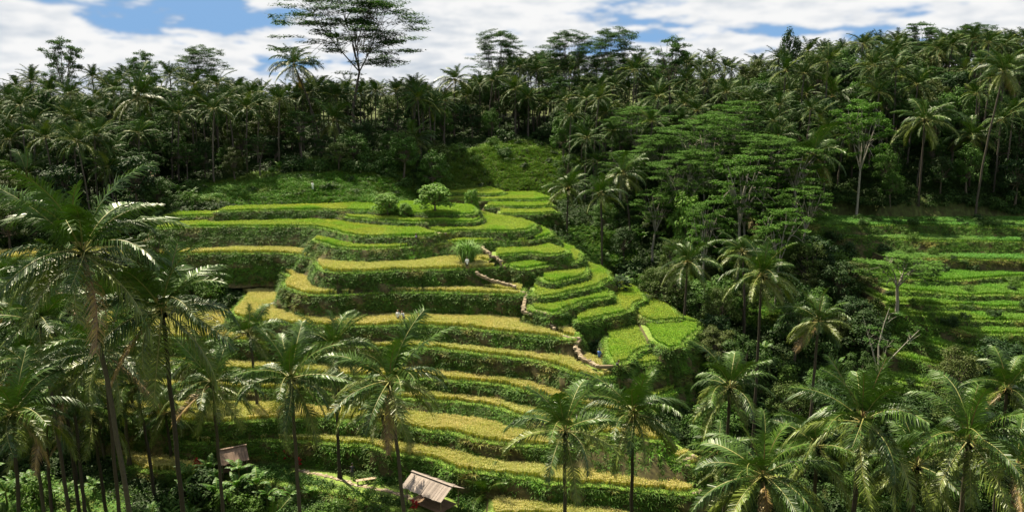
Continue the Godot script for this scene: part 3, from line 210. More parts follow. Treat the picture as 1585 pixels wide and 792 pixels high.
# forest: palm or not, x, z, height, turn, hill, row
const FOREST := [1,6.3,-202.1,11.7,332,1,1,0,48.5,-182.5,14.7,304,2,2,0,129.1,-203.4,13.1,335,3,2,0,-89.6,-131.0,8.1,209,0,0,1,-43.4,-168.4,12.9,252,0,1,1,91.8,-173.7,15.0,349,3,1,
1,90.6,-211.8,9.4,182,3,2,1,82.0,-193.5,12.1,262,3,2,1,-32.9,-207.9,9.8,35,0,2,0,81.9,-183.1,13.6,45,3,2,0,-119.4,-169.4,14.5,269,0,2,0,-3.9,-195.1,14.9,161,1,1,
0,-17.9,-206.3,8.6,27,0,2,1,11.4,-160.4,13.3,298,1,0,0,86.5,-187.9,12.5,44,3,2,0,7.3,-217.3,8.9,11,1,2,0,135.2,-215.4,8.1,223,3,2,0,120.5,-205.0,11.8,49,3,2,
0,-67.4,-160.5,9.3,61,0,1,0,-75.9,-171.7,12.8,353,0,2,0,70.9,-148.3,7.2,274,3,0,0,-100.4,-135.8,11.8,246,0,0,0,117.4,-183.6,12.7,91,3,2,0,-53.5,-160.0,9.0,37,0,1,
1,37.8,-193.2,13.5,198,2,2,0,41.7,-159.9,12.6,237,2,1,0,74.2,-206.2,10.8,301,3,2,1,3.7,-213.8,14.7,72,1,2,0,-74.4,-132.7,7.5,203,0,0,0,-104.6,-160.7,8.2,84,0,1,
0,28.9,-171.1,14.3,293,2,1,1,-26.4,-208.1,8.9,324,0,2,1,56.3,-168.6,11.8,330,2,1,1,133.9,-190.7,11.5,31,3,2,0,111.7,-167.1,9.7,79,3,1,0,104.6,-142.7,8.8,291,3,0,
0,108.7,-206.7,8.7,322,3,2,0,-29.2,-194.2,10.6,284,0,2,0,-53.1,-197.7,8.3,28,0,2,0,-22.6,-188.6,12.8,89,0,1,0,113.5,-174.4,13.2,150,3,1,0,90.7,-150.3,10.0,112,3,0,
0,92.7,-160.6,11.1,174,3,1,0,-87.5,-176.2,16.2,207,0,2,0,-61.6,-192.3,14.1,342,0,2,1,-11.7,-196.3,9.6,206,1,1,1,-92.8,-150.5,14.8,76,0,1,0,-10.3,-233.8,8.6,155,1,2,
0,149.4,-215.0,11.5,221,3,2,0,10.8,-182.7,14.3,79,1,1,1,-131.1,-191.0,16.0,182,0,2,0,81.0,-156.2,12.0,219,3,1,1,117.2,-217.0,8.9,202,3,2,0,125.2,-211.7,12.3,273,3,2,
0,-40.9,-203.8,11.1,65,0,2,1,-62.6,-160.7,17.6,329,0,1,0,-70.1,-173.2,13.9,119,0,1,0,107.3,-168.9,8.5,29,3,1,1,-65.8,-193.5,13.5,221,0,2,0,137.5,-198.2,8.9,85,3,2,
1,-78.7,-151.7,15.6,280,0,1,1,-65.0,-130.3,8.9,352,0,0,1,8.1,-230.7,13.9,79,1,2,0,91.4,-204.9,9.3,264,3,2,0,-94.0,-165.5,9.0,31,0,2,0,-48.7,-205.5,11.4,121,0,2,
0,-70.9,-193.3,12.4,142,0,2,0,-98.5,-144.7,14.7,340,0,1,0,-116.6,-173.8,15.1,177,0,2,0,-40.4,-155.1,11.1,274,0,0,0,-18.1,-185.3,11.2,271,0,1,1,11.4,-224.1,13.4,320,1,2,
1,-79.9,-143.7,11.2,295,0,1,1,45.0,-190.0,15.9,307,2,2,1,-79.5,-159.9,13.3,2,0,1,0,92.9,-144.2,6.1,329,3,0,0,84.7,-204.9,11.2,287,3,2,0,-58.0,-189.4,8.2,192,0,2,
0,-51.5,-149.4,6.6,246,0,0,0,-97.2,-152.5,9.6,87,0,1,1,74.8,-152.4,15.1,349,3,0,1,73.8,-189.5,11.4,143,3,2,0,56.1,-145.9,9.1,142,3,0,0,-85.8,-169.9,16.7,319,0,2,
1,-69.8,-167.7,18.7,335,0,1,0,-126.8,-173.4,17.1,287,0,2,1,-17.2,-227.1,5.2,62,1,2,1,-75.8,-150.0,12.1,49,0,1,0,-76.2,-166.0,14.2,259,0,1,0,3.1,-207.6,8.6,339,1,1,
0,-47.6,-167.0,9.1,335,0,1,0,56.3,-197.6,10.4,94,2,2,0,97.4,-157.8,9.0,149,3,1,1,-52.5,-180.9,11.0,71,0,2,0,20.9,-204.8,12.7,147,2,2,0,-62.1,-183.1,11.6,161,0,2,
1,5.2,-194.2,15.3,358,1,1,1,30.9,-160.2,12.4,355,2,1,0,70.8,-165.4,13.0,305,3,1,0,-62.3,-175.2,9.7,202,0,2,0,-84.9,-159.8,11.0,3,0,1,1,31.4,-182.3,13.5,225,2,1,
0,146.3,-210.6,9.6,97,3,2,1,50.3,-151.1,15.1,153,2,1,0,103.4,-215.8,9.9,156,3,2,0,-23.4,-199.4,11.9,81,0,2,0,103.8,-184.1,9.8,125,3,2,0,83.4,-161.7,12.9,305,3,1,
1,57.5,-152.1,11.2,84,3,1,0,-56.8,-178.2,12.4,52,0,2,1,15.4,-204.7,14.5,109,1,2,1,-51.8,-190.6,10.9,283,0,2,0,108.9,-158.3,8.8,80,3,1,0,36.7,-203.5,11.4,353,2,2,
0,1.8,-201.0,11.3,253,1,1,0,-75.0,-143.6,8.7,19,0,1,0,10.8,-166.9,10.9,283,1,0,1,27.9,-199.6,15.0,264,2,2,0,-47.5,-162.6,13.6,119,0,1,0,89.0,-141.1,9.4,213,3,0,
1,38.5,-170.5,14.3,151,2,1,1,-59.8,-165.1,12.0,252,0,1,0,-89.9,-197.6,12.8,242,0,2,0,31.0,-155.0,8.2,255,2,1,0,59.3,-156.3,14.3,356,3,1,0,-105.4,-171.2,15.2,348,0,2,
1,-110.5,-169.3,18.1,352,0,2,0,141.8,-201.1,8.8,215,3,2,1,0.5,-232.2,13.6,235,1,2,1,73.0,-170.0,12.7,8,3,1,0,-111.0,-163.3,9.7,84,0,2,1,-68.7,-136.1,12.9,216,0,0,
0,-5.5,-216.6,10.8,139,1,2,1,13.9,-152.7,12.0,294,2,0,1,96.5,-141.3,12.6,113,3,0,0,100.9,-170.1,14.6,267,3,1,0,-19.6,-214.8,7.2,88,0,2,1,85.9,-182.6,12.7,73,3,1,
0,-103.5,-155.9,8.0,13,0,1,1,99.8,-149.7,17.6,188,3,0,0,-23.9,-166.3,10.1,136,0,0,0,53.1,-172.5,14.6,41,2,2,1,14.5,-168.3,13.3,355,1,1,0,48.0,-168.6,14.8,281,2,1,
0,-39.5,-199.1,10.1,344,0,2,0,63.1,-203.3,10.9,59,2,2,1,-20.7,-169.4,13.1,25,0,0,1,-20.8,-172.6,12.6,112,0,1,0,34.0,-150.6,8.5,289,2,1,1,-19.7,-179.9,10.7,43,0,1,
0,42.9,-182.8,12.9,168,2,2,0,-71.6,-141.0,8.5,285,0,1,0,-28.6,-165.2,8.1,243,0,0,1,16.3,-213.7,13.7,105,1,2,0,-81.5,-128.2,10.0,167,0,0,0,-5.9,-224.5,11.6,19,1,2,
1,-40.7,-189.0,12.2,136,0,2,0,-78.7,-175.7,8.9,235,0,2,1,-73.8,-136.2,12.8,134,0,0,0,-87.3,-138.3,9.4,109,0,1,1,103.7,-176.2,13.9,304,3,1,0,-104.7,-191.4,13.1,257,0,2,
0,19.1,-195.6,14.3,342,2,2,0,73.1,-176.5,13.3,144,3,1,0,-116.2,-180.7,16.1,105,0,2,0,141.4,-211.0,11.8,137,3,2,0,-77.7,-139.9,14.1,10,0,1,1,-53.3,-155.0,14.1,115,0,0,
0,107.1,-150.2,8.4,138,3,0,0,-92.5,-160.4,13.6,202,0,1,1,39.8,-164.9,11.0,98,2,1,0,-65.3,-167.2,14.3,176,0,1,0,-97.7,-157.9,11.7,9,0,1,0,119.9,-210.9,11.5,157,3,2,
0,112.7,-200.8,11.9,313,3,2,1,-57.9,-159.4,16.6,21,0,1,1,103.3,-199.3,9.7,149,3,2,0,-58.5,-169.1,8.4,154,0,1,0,34.7,-173.4,9.8,102,2,1,0,45.9,-177.3,14.9,281,2,2,
0,76.7,-146.2,6.8,3,3,0,1,55.8,-191.7,10.8,207,2,2,0,122.3,-191.9,12.4,140,3,2,0,15.9,-174.2,8.7,350,2,1,1,-45.8,-198.0,10.4,102,0,2,1,-113.2,-188.9,15.8,210,0,2,
0,86.5,-175.8,13.5,140,3,1,0,121.6,-178.1,12.3,208,3,1,1,-9.3,-215.8,10.3,272,1,2,0,-95.0,-137.5,8.9,289,0,0,0,-14.7,-235.1,7.4,250,1,2,0,48.4,-201.8,13.5,324,2,2,
1,-92.9,-127.9,12.8,52,0,0,0,101.2,-145.3,8.1,243,3,0,0,-47.2,-184.4,12.6,190,0,2,0,78.2,-160.9,10.0,100,3,1,0,-81.4,-185.7,15.3,67,0,2,1,-19.2,-196.9,9.1,337,0,2,
0,-73.2,-162.9,10.7,263,0,1,1,-88.9,-127.3,10.0,107,0,0,0,71.4,-156.8,14.1,317,3,1,0,-111.6,-156.1,10.1,94,0,1,0,-9.0,-184.4,9.1,298,1,0,0,-96.5,-170.1,17.5,103,0,2,
1,47.5,-142.6,12.5,153,2,0,1,-16.6,-172.1,10.0,40,0,0,1,-42.4,-208.6,11.0,34,0,2,1,-67.4,-179.3,14.1,114,0,2,0,-49.4,-176.9,10.8,237,0,1,0,-81.3,-179.7,13.6,135,0,2,
0,115.3,-205.1,11.7,259,3,2,0,101.1,-161.0,8.7,268,3,1,0,-70.4,-146.3,11.3,179,0,1,0,53.7,-159.7,14.8,159,2,1,1,-55.3,-171.3,13.2,16,0,1,0,82.1,-214.4,11.2,320,3,2,
1,32.3,-211.7,13.8,40,2,2,1,-130.1,-182.4,13.0,207,0,2,0,-106.9,-149.4,11.4,138,0,1,0,79.2,-188.2,9.1,1,3,2,0,68.4,-182.6,12.7,215,3,2,0,3.7,-186.0,11.2,322,1,0,
0,74.8,-163.6,11.9,343,3,1,1,-95.2,-190.6,16.2,354,0,2,1,-93.5,-174.6,14.8,175,0,2,0,54.4,-186.8,14.9,99,2,2,1,8.5,-211.6,11.1,338,1,2,0,66.7,-197.4,8.6,342,2,2,
1,92.6,-168.9,11.9,57,3,1,0,-83.8,-146.2,9.3,293,0,1,0,-100.5,-194.1,12.7,335,0,2,1,22.1,-166.2,11.3,312,2,1,1,-49.2,-156.2,12.4,48,0,0,0,-107.2,-181.2,17.0,286,0,2,
0,-12.4,-207.8,9.1,71,1,1,0,-30.8,-199.4,8.8,252,0,2,0,-95.6,-179.9,16.4,23,0,2,1,51.6,-163.1,11.3,147,2,1,0,18.4,-180.3,11.7,303,2,1,0,-88.9,-153.6,11.6,344,0,1,
1,78.8,-166.3,11.9,7,3,1,0,128.9,-208.4,8.8,309,3,2,0,-86.6,-183.3,14.7,212,0,2,0,-13.8,-230.3,6.7,269,1,2,1,-10.6,-211.4,9.8,347,1,1,0,-65.6,-142.5,13.5,56,0,0,
0,66.3,-158.5,10.7,18,3,1,1,26.0,-177.1,18.9,13,2,1,1,129.1,-183.5,12.8,161,3,2,0,-137.8,-189.9,16.2,157,0,2,1,-35.6,-191.0,10.9,330,0,2,1,-94.5,-155.1,11.1,222,0,1,
0,-126.8,-188.1,14.3,173,0,2,0,27.4,-167.1,14.7,284,2,1,1,-90.3,-145.1,11.5,101,0,1,0,-29.6,-161.3,7.4,257,0,0,1,90.5,-157.8,17.4,144,3,1,0,-76.0,-128.4,7.0,102,0,0,
0,74.4,-199.4,10.4,309,3,2,0,-102.5,-149.0,11.1,110,0,1,1,110.3,-179.4,14.7,253,3,1,1,102.7,-150.3,14.3,315,3,0,1,-56.9,-162.5,13.2,134,0,1,0,-57.5,-150.2,8.6,119,0,0,
1,50.2,-196.0,12.5,310,2,2,0,-86.9,-149.5,11.8,126,0,1,1,-3.0,-191.5,13.9,277,1,0,1,-29.6,-206.5,9.4,149,0,2,0,124.9,-197.5,10.4,85,3,2,1,4.6,-227.9,12.9,117,1,2,
1,-45.7,-202.9,10.5,191,0,2,0,82.8,-151.7,11.3,12,3,0,0,21.4,-216.2,10.4,253,2,2,0,-116.2,-163.0,9.0,63,0,2,0,-5.7,-233.5,11.2,302,1,2,0,-134.9,-185.8,14.2,50,0,2,
1,93.7,-186.6,11.6,58,3,2,0,60.6,-193.2,10.5,30,2,2,0,129.3,-191.3,10.4,180,3,2,0,116.4,-161.8,13.2,336,3,1,1,-81.8,-152.6,14.4,94,0,1,1,16.4,-161.8,15.5,292,2,1,
1,-24.3,-203.5,10.6,340,0,2,0,-90.6,-169.2,17.1,338,0,2,1,114.3,-157.7,18.1,116,3,1,0,37.9,-212.1,14.0,330,2,2,1,-1.8,-229.5,11.9,120,1,2,0,11.8,-216.0,9.2,76,1,2,
0,96.0,-213.1,8.2,336,3,2,1,18.9,-155.0,11.9,317,2,0,1,9.2,-195.8,14.4,48,1,1,0,63.1,-149.1,9.4,130,3,0,0,73.8,-183.3,13.7,289,3,2,1,38.3,-179.4,16.4,114,2,2,
0,117.8,-170.4,11.9,57,3,1,1,47.3,-147.5,13.9,264,2,1,1,3.7,-182.6,9.7,117,1,0,0,35.2,-155.3,12.8,331,2,1,1,70.5,-160.6,13.7,6,3,1,0,80.6,-141.7,9.9,229,3,0,
1,63.2,-188.3,11.8,142,2,2,0,109.6,-213.8,9.8,50,3,2,0,-80.7,-168.9,9.3,60,0,2,0,-76.2,-186.3,14.1,352,0,2,1,-49.0,-201.3,11.9,271,0,2,1,3.1,-224.8,13.3,40,1,2,
0,-64.9,-155.4,10.0,286,0,1,0,0.1,-220.9,13.0,301,1,2,1,13.1,-209.3,14.9,31,1,2,1,-58.9,-155.6,13.6,143,0,0,1,-91.8,-140.0,16.9,113,0,1,0,27.9,-217.2,13.1,4,2,2,
1,-14.7,-176.1,10.3,314,0,0,1,-60.4,-196.6,11.5,341,0,2,1,-76.8,-192.5,15.9,124,0,2,1,-26.7,-190.0,11.6,85,0,2,1,-22.9,-211.7,7.2,67,0,2,1,98.8,-190.2,10.6,93,3,2,
1,-66.3,-133.9,10.8,223,0,0,0,1.1,-192.3,14.9,294,1,1,1,95.7,-173.2,15.9,238,3,1,0,18.5,-209.5,13.8,201,2,2,0,25.7,-205.5,14.7,152,2,2,0,78.0,-178.9,12.2,132,3,1,
0,116.4,-192.9,10.3,187,3,2,0,105.6,-165.0,11.4,213,3,1,0,-59.3,-146.5,8.2,30,0,0,0,-105.0,-166.2,16.5,230,0,2,1,28.8,-209.3,12.4,4,2,2,0,25.9,-139.3,7.8,286,2,0,
0,136.8,-206.2,11.3,91,3,2,0,55.1,-180.0,13.2,147,2,2,1,22.5,-211.5,13.9,177,2,2,1,-108.5,-176.2,15.3,58,0,2,1,101.2,-141.4,13.4,39,3,0,0,-72.2,-128.8,11.0,72,0,0,
1,67.6,-154.8,18.5,9,3,1,0,-99.8,-165.5,14.1,329,0,2,0,-52.6,-185.9,10.0,166,0,2,1,11.0,-171.4,11.6,292,1,1,1,0.8,-188.1,8.7,256,1,0,1,122.6,-186.6,12.0,167,3,2,
1,-16.6,-166.6,11.2,248,0,0,1,-62.0,-149.4,13.4,56,0,0,0,85.2,-156.4,13.6,314,3,1,0,68.4,-176.7,12.6,88,3,1,1,-109.4,-187.1,16.9,281,0,2,0,130.0,-214.4,8.7,305,3,2,
1,-17.1,-193.5,9.0,279,0,1,0,-56.2,-201.0,8.2,165,0,2,1,34.5,-196.6,12.9,285,2,2,0,10.4,-175.5,9.6,274,1,0,1,113.0,-185.1,13.0,258,3,2,0,68.1,-189.9,13.8,328,3,2,
1,-94.6,-185.6,18.5,320,0,2,0,117.6,-197.6,9.6,235,3,2,0,-47.0,-172.6,8.2,141,0,1,0,-15.5,-180.8,8.2,115,0,0,1,128.3,-178.9,13.5,187,3,1,1,42.0,-196.1,15.2,213,2,2,
1,8.3,-185.3,8.8,137,1,0,1,12.2,-200.6,11.0,88,1,2,0,79.8,-206.0,8.0,355,3,2,1,-35.1,-165.1,12.3,270,0,0,1,61.6,-160.2,18.5,258,3,1,0,-8.2,-190.5,7.8,122,1,0,
0,-128.3,-177.8,14.8,293,0,2,0,105.4,-154.5,13.6,249,3,1,1,5.1,-198.7,15.2,159,1,1,1,58.5,-164.5,11.9,348,3,1,0,-47.3,-191.7,9.9,16,0,2,1,28.7,-162.8,16.8,316,2,1,
0,-120.1,-186.4,15.8,292,0,2,0,-121.5,-176.9,14.6,193,0,2,1,40.8,-190.6,16.7,215,2,2,0,-16.1,-202.3,9.2,253,1,1,1,-100.2,-178.8,15.7,231,0,2,1,-94.0,-143.3,14.1,122,0,1,
0,20.9,-223.9,11.3,115,2,2,1,3.9,-220.0,14.2,120,1,2,1,-87.3,-187.8,17.9,142,0,2,1,86.3,-151.2,14.6,46,3,0,1,-18.5,-164.3,13.1,267,0,0,1,35.3,-167.0,13.8,78,2,1,
1,97.2,-167.8,17.3,157,3,1,0,-15.5,-221.8,9.0,178,1,2,1,43.8,-164.7,15.4,163,2,1,0,42.4,-200.9,12.3,204,2,2,1,-85.6,-141.9,18.0,146,0,1,1,-67.2,-148.3,12.2,243,0,1,
1,-2.2,-213.9,12.2,128,1,2,1,101.6,-180.2,13.7,122,3,1,1,112.8,-189.7,11.2,287,3,2,1,27.7,-195.4,11.1,41,2,2,1,17.3,-219.4,14.8,270,1,2,1,37.4,-199.0,14.6,71,2,2,
0,-53.7,-166.0,11.3,278,0,1,1,3.6,-189.6,8.9,161,1,0,0,-51.1,-171.5,9.3,139,0,1,1,30.2,-190.2,14.5,39,2,2,1,33.9,-159.1,13.1,177,2,1,1,-77.6,-146.9,14.0,207,0,1,
1,36.3,-163.4,13.2,342,2,1,0,-96.9,-131.7,6.0,84,0,0,0,10.9,-156.3,8.0,163,1,0,1,-84.2,-156.0,18.2,160,0,1,0,-62.5,-135.4,10.3,348,0,0,0,87.9,-164.6,13.3,309,3,1,
0,96.1,-207.8,10.7,42,3,2,0,-99.6,-174.3,16.8,275,0,2,0,-24.1,-161.4,6.4,351,0,0,1,7.1,-207.6,16.0,142,1,1,0,-103.5,-144.0,12.2,132,0,1,0,-61.2,-130.1,11.2,261,0,0,
0,31.1,-176.1,10.4,1,2,1,0,-73.2,-176.3,8.2,153,0,2,1,118.8,-187.6,12.2,93,3,2,0,-87.4,-163.5,14.5,252,0,1,0,47.8,-157.3,10.5,217,2,1,1,59.0,-184.5,13.9,311,2,2,
0,84.6,-167.3,9.7,27,3,1,1,55.3,-141.9,12.8,116,3,0,0,-23.8,-194.0,12.1,21,0,2,0,-57.5,-183.0,10.3,240,0,2,1,-8.6,-221.1,8.3,1,1,2,1,7.1,-224.1,14.7,264,1,2,
0,70.5,-202.3,9.7,274,3,2,1,-100.2,-140.6,14.2,111,0,1,1,-68.4,-129.1,14.0,164,0,0,0,132.4,-195.5,10.6,315,3,2,1,-64.6,-139.0,12.6,355,0,0,1,-80.4,-148.2,15.0,213,0,1,
1,-43.4,-165.4,11.9,201,0,1,0,48.6,-173.1,14.4,295,2,2,1,-113.1,-193.0,18.0,50,0,2,1,15.5,-223.1,13.8,305,1,2,1,54.9,-203.9,10.1,131,2,2,1,114.4,-179.6,14.1,125,3,1,
1,88.0,-193.7,11.3,162,3,2,0,35.0,-217.2,10.8,305,2,2,0,42.3,-144.9,13.9,279,2,1,1,-35.9,-197.2,11.5,352,0,2,1,1.5,-196.1,16.1,302,1,1,0,-47.3,-150.8,8.1,346,0,0,
1,-54.8,-147.4,13.8,44,0,0,0,-13.1,-184.5,9.4,220,1,0,1,47.8,-206.7,11.4,160,2,2,0,-86.4,-133.9,7.4,104,0,0,1,-19.6,-210.2,7.8,82,0,2,1,90.1,-146.6,14.0,13,3,0,
1,-50.4,-153.1,12.8,352,0,0,1,-64.3,-152.0,12.0,48,0,0,0,-75.2,-180.6,10.6,123,0,2,1,-10.6,-227.2,7.8,198,1,2,1,-66.1,-198.3,11.9,77,0,2,0,-81.9,-195.5,14.4,146,0,2,
1,-130.6,-186.3,17.3,52,0,2,0,-91.9,-134.2,14.4,290,0,0,1,107.1,-199.2,11.2,271,3,2,1,-90.8,-148.1,11.9,6,0,1,0,-35.7,-203.9,10.4,102,0,2,0,87.4,-170.7,11.2,139,3,1,
1,107.8,-174.1,13.0,111,3,1,1,-44.8,-155.1,13.4,78,0,0,1,74.0,-159.9,17.0,101,3,1,1,15.2,-150.2,8.5,222,2,0,0,77.2,-193.5,12.8,306,3,2,1,19.0,-164.8,11.8,83,2,1,
1,-91.7,-189.4,14.2,216,0,2,1,-38.7,-193.0,11.0,258,0,2,0,58.4,-173.6,14.0,297,2,2,0,43.8,-210.3,14.5,207,2,2,1,-42.2,-192.8,11.3,326,0,2,0,-72.8,-158.0,12.9,259,0,1,
1,-83.3,-173.9,18.3,359,0,2,1,11.7,-230.9,12.0,350,1,2,1,34.1,-207.2,12.8,108,2,2,1,25.4,-151.9,15.7,286,2,0,1,106.7,-178.7,13.3,335,3,1,0,67.0,-143.9,8.0,337,3,0,
1,109.4,-163.6,18.4,108,3,1,1,-36.2,-210.0,9.6,116,0,2,1,85.2,-210.9,9.1,29,3,2,0,-124.2,-169.6,16.3,72,0,2,0,102.6,-205.8,11.8,341,3,2,1,-5.4,-188.1,13.1,14,1,0,
0,99.7,-153.8,10.0,35,3,1,1,59.5,-146.5,9.7,167,3,0,0,-89.7,-203.5,13.3,77,0,2,0,78.7,-151.1,13.8,359,3,0,1,72.1,-193.2,11.7,21,3,2,0,50.6,-190.0,9.8,121,2,2,
1,41.0,-175.2,16.4,273,2,2,0,75.9,-141.8,7.2,345,3,0,1,-55.3,-193.6,10.8,342,0,2,0,68.6,-170.4,10.4,325,3,1,0,79.7,-200.4,8.5,349,3,2,1,92.1,-154.2,16.5,50,3,1,
1,101.8,-195.4,10.1,115,3,2,1,-76.5,-157.7,18.3,305,0,1,0,77.0,-210.5,8.1,153,3,2,1,12.6,-220.3,14.5,291,1,2,1,19.1,-176.3,15.1,210,2,1,0,-8.1,-199.9,11.9,308,1,1,
1,118.1,-165.9,14.1,281,3,1,0,-122.4,-190.8,15.5,144,0,2,0,53.9,-154.7,12.4,70,2,1,1,48.7,-161.6,13.4,133,2,1,1,-14.9,-212.0,6.9,27,1,1,1,89.1,-153.7,16.4,36,3,0,
1,88.6,-201.1,11.1,319,3,2,1,-112.4,-172.5,18.2,287,0,2,1,83.2,-178.2,13.6,167,3,1,0,-4.7,-184.0,7.6,34,1,0,1,-14.8,-196.3,8.8,222,1,1,1,112.4,-217.2,8.7,125,3,2,
0,-85.7,-129.8,10.4,103,0,0,1,-43.8,-187.2,12.7,259,0,2,0,23.1,-171.7,9.0,177,2,1,1,-64.9,-145.9,9.5,2,0,0,1,65.0,-179.9,14.9,54,3,2,1,-19.1,-175.3,11.2,207,0,1,
0,144.2,-206.2,11.0,128,3,2,1,-83.8,-164.9,15.9,321,0,1,1,67.1,-151.4,14.7,335,3,0,1,-64.5,-188.8,12.5,135,0,2,1,-108.8,-193.1,14.7,244,0,2,1,-64.1,-170.8,14.8,358,0,1,
1,-7.6,-194.5,11.8,274,1,1,1,107.6,-182.6,12.3,212,3,2,0,94.6,-151.0,11.4,329,3,0,0,96.4,-162.6,10.8,337,3,1,1,-69.1,-156.8,15.3,103,0,1,1,-61.7,-156.7,15.3,270,0,1,
0,110.1,-153.1,13.5,148,3,0,1,-32.0,-191.0,11.6,297,0,2,1,76.5,-172.5,14.0,323,3,1,1,9.6,-227.3,13.1,217,1,2,1,23.9,-197.9,13.4,238,2,2,1,-100.6,-169.4,15.6,307,0,2,
1,25.9,-221.3,13.4,239,2,2,1,19.1,-168.9,11.3,223,2,1,1,-107.7,-155.2,17.7,223,0,1,1,-30.2,-211.2,9.1,276,0,2,1,-68.7,-132.3,14.0,295,0,0,1,-113.8,-176.9,16.3,250,0,2,
1,73.2,-144.8,12.1,21,3,0,0,96.2,-147.3,6.3,62,3,0,1,-115.4,-157.7,18.3,169,0,1,1,-37.8,-166.2,12.2,54,0,0,0,125.3,-174.8,13.8,326,3,1,1,-46.5,-180.7,12.7,110,0,1,
1,-18.8,-189.9,8.2,56,0,1,0,-15.1,-217.3,8.9,159,1,2,1,31.3,-186.4,12.9,87,2,2,1,27.6,-182.4,18.9,109,2,1,0,114.3,-210.6,11.2,257,3,2,1,98.3,-200.7,9.5,0,3,2,
1,104.6,-158.9,16.5,99,3,1,0,51.1,-145.2,10.0,117,2,0,1,-111.6,-181.6,14.6,129,0,2,1,-19.9,-202.4,8.3,344,0,2,1,69.8,-208.0,10.0,152,2,2,1,53.9,-148.5,13.8,58,3,1,
1,-77.1,-135.1,13.6,279,0,0,1,-22.4,-184.0,11.8,265,0,1,1,16.6,-200.9,11.2,69,1,2,1,-39.8,-163.7,13.0,204,0,0,1,9.6,-203.2,12.0,322,1,1,0,63.4,-155.6,11.8,30,3,1,
1,87.2,-144.9,13.4,251,3,0,1,0.7,-183.2,11.4,88,1,0,1,71.4,-186.7,13.3,152,3,2,1,57.1,-161.5,16.6,281,3,1,1,8.5,-221.0,14.9,144,1,2,1,60.0,-200.1,10.4,97,2,2,
1,-60.8,-178.9,14.0,1,0,2,1,54.8,-164.9,17.2,267,2,1,1,-90.5,-179.9,12.9,350,0,2,1,-114.1,-168.5,16.0,205,0,2,1,124.5,-216.4,8.9,28,3,2,0,98.8,-185.6,12.6,140,3,2,
1,121.0,-172.4,13.6,190,3,1,1,112.7,-163.2,16.4,271,3,1,1,21.9,-178.1,14.4,217,2,1,1,90.5,-176.7,13.7,280,3,1,1,112.0,-160.1,18.1,235,3,1,1,-7.5,-212.7,9.3,50,1,2,
1,84.4,-197.3,11.4,56,3,2,1,100.0,-210.9,9.0,199,3,2,1,87.8,-214.7,7.9,273,3,2,1,91.5,-195.2,12.0,184,3,2,1,91.6,-215.9,8.8,252,3,2,1,137.5,-193.7,11.1,2,3,2,
1,50.0,-178.3,11.5,35,2,2,1,0.7,-216.0,14.0,132,1,2,1,71.5,-152.1,18.3,200,3,0,1,-12.1,-203.8,8.6,224,1,1,1,-56.9,-174.5,11.3,224,0,1,1,-83.3,-140.1,15.5,355,0,1]
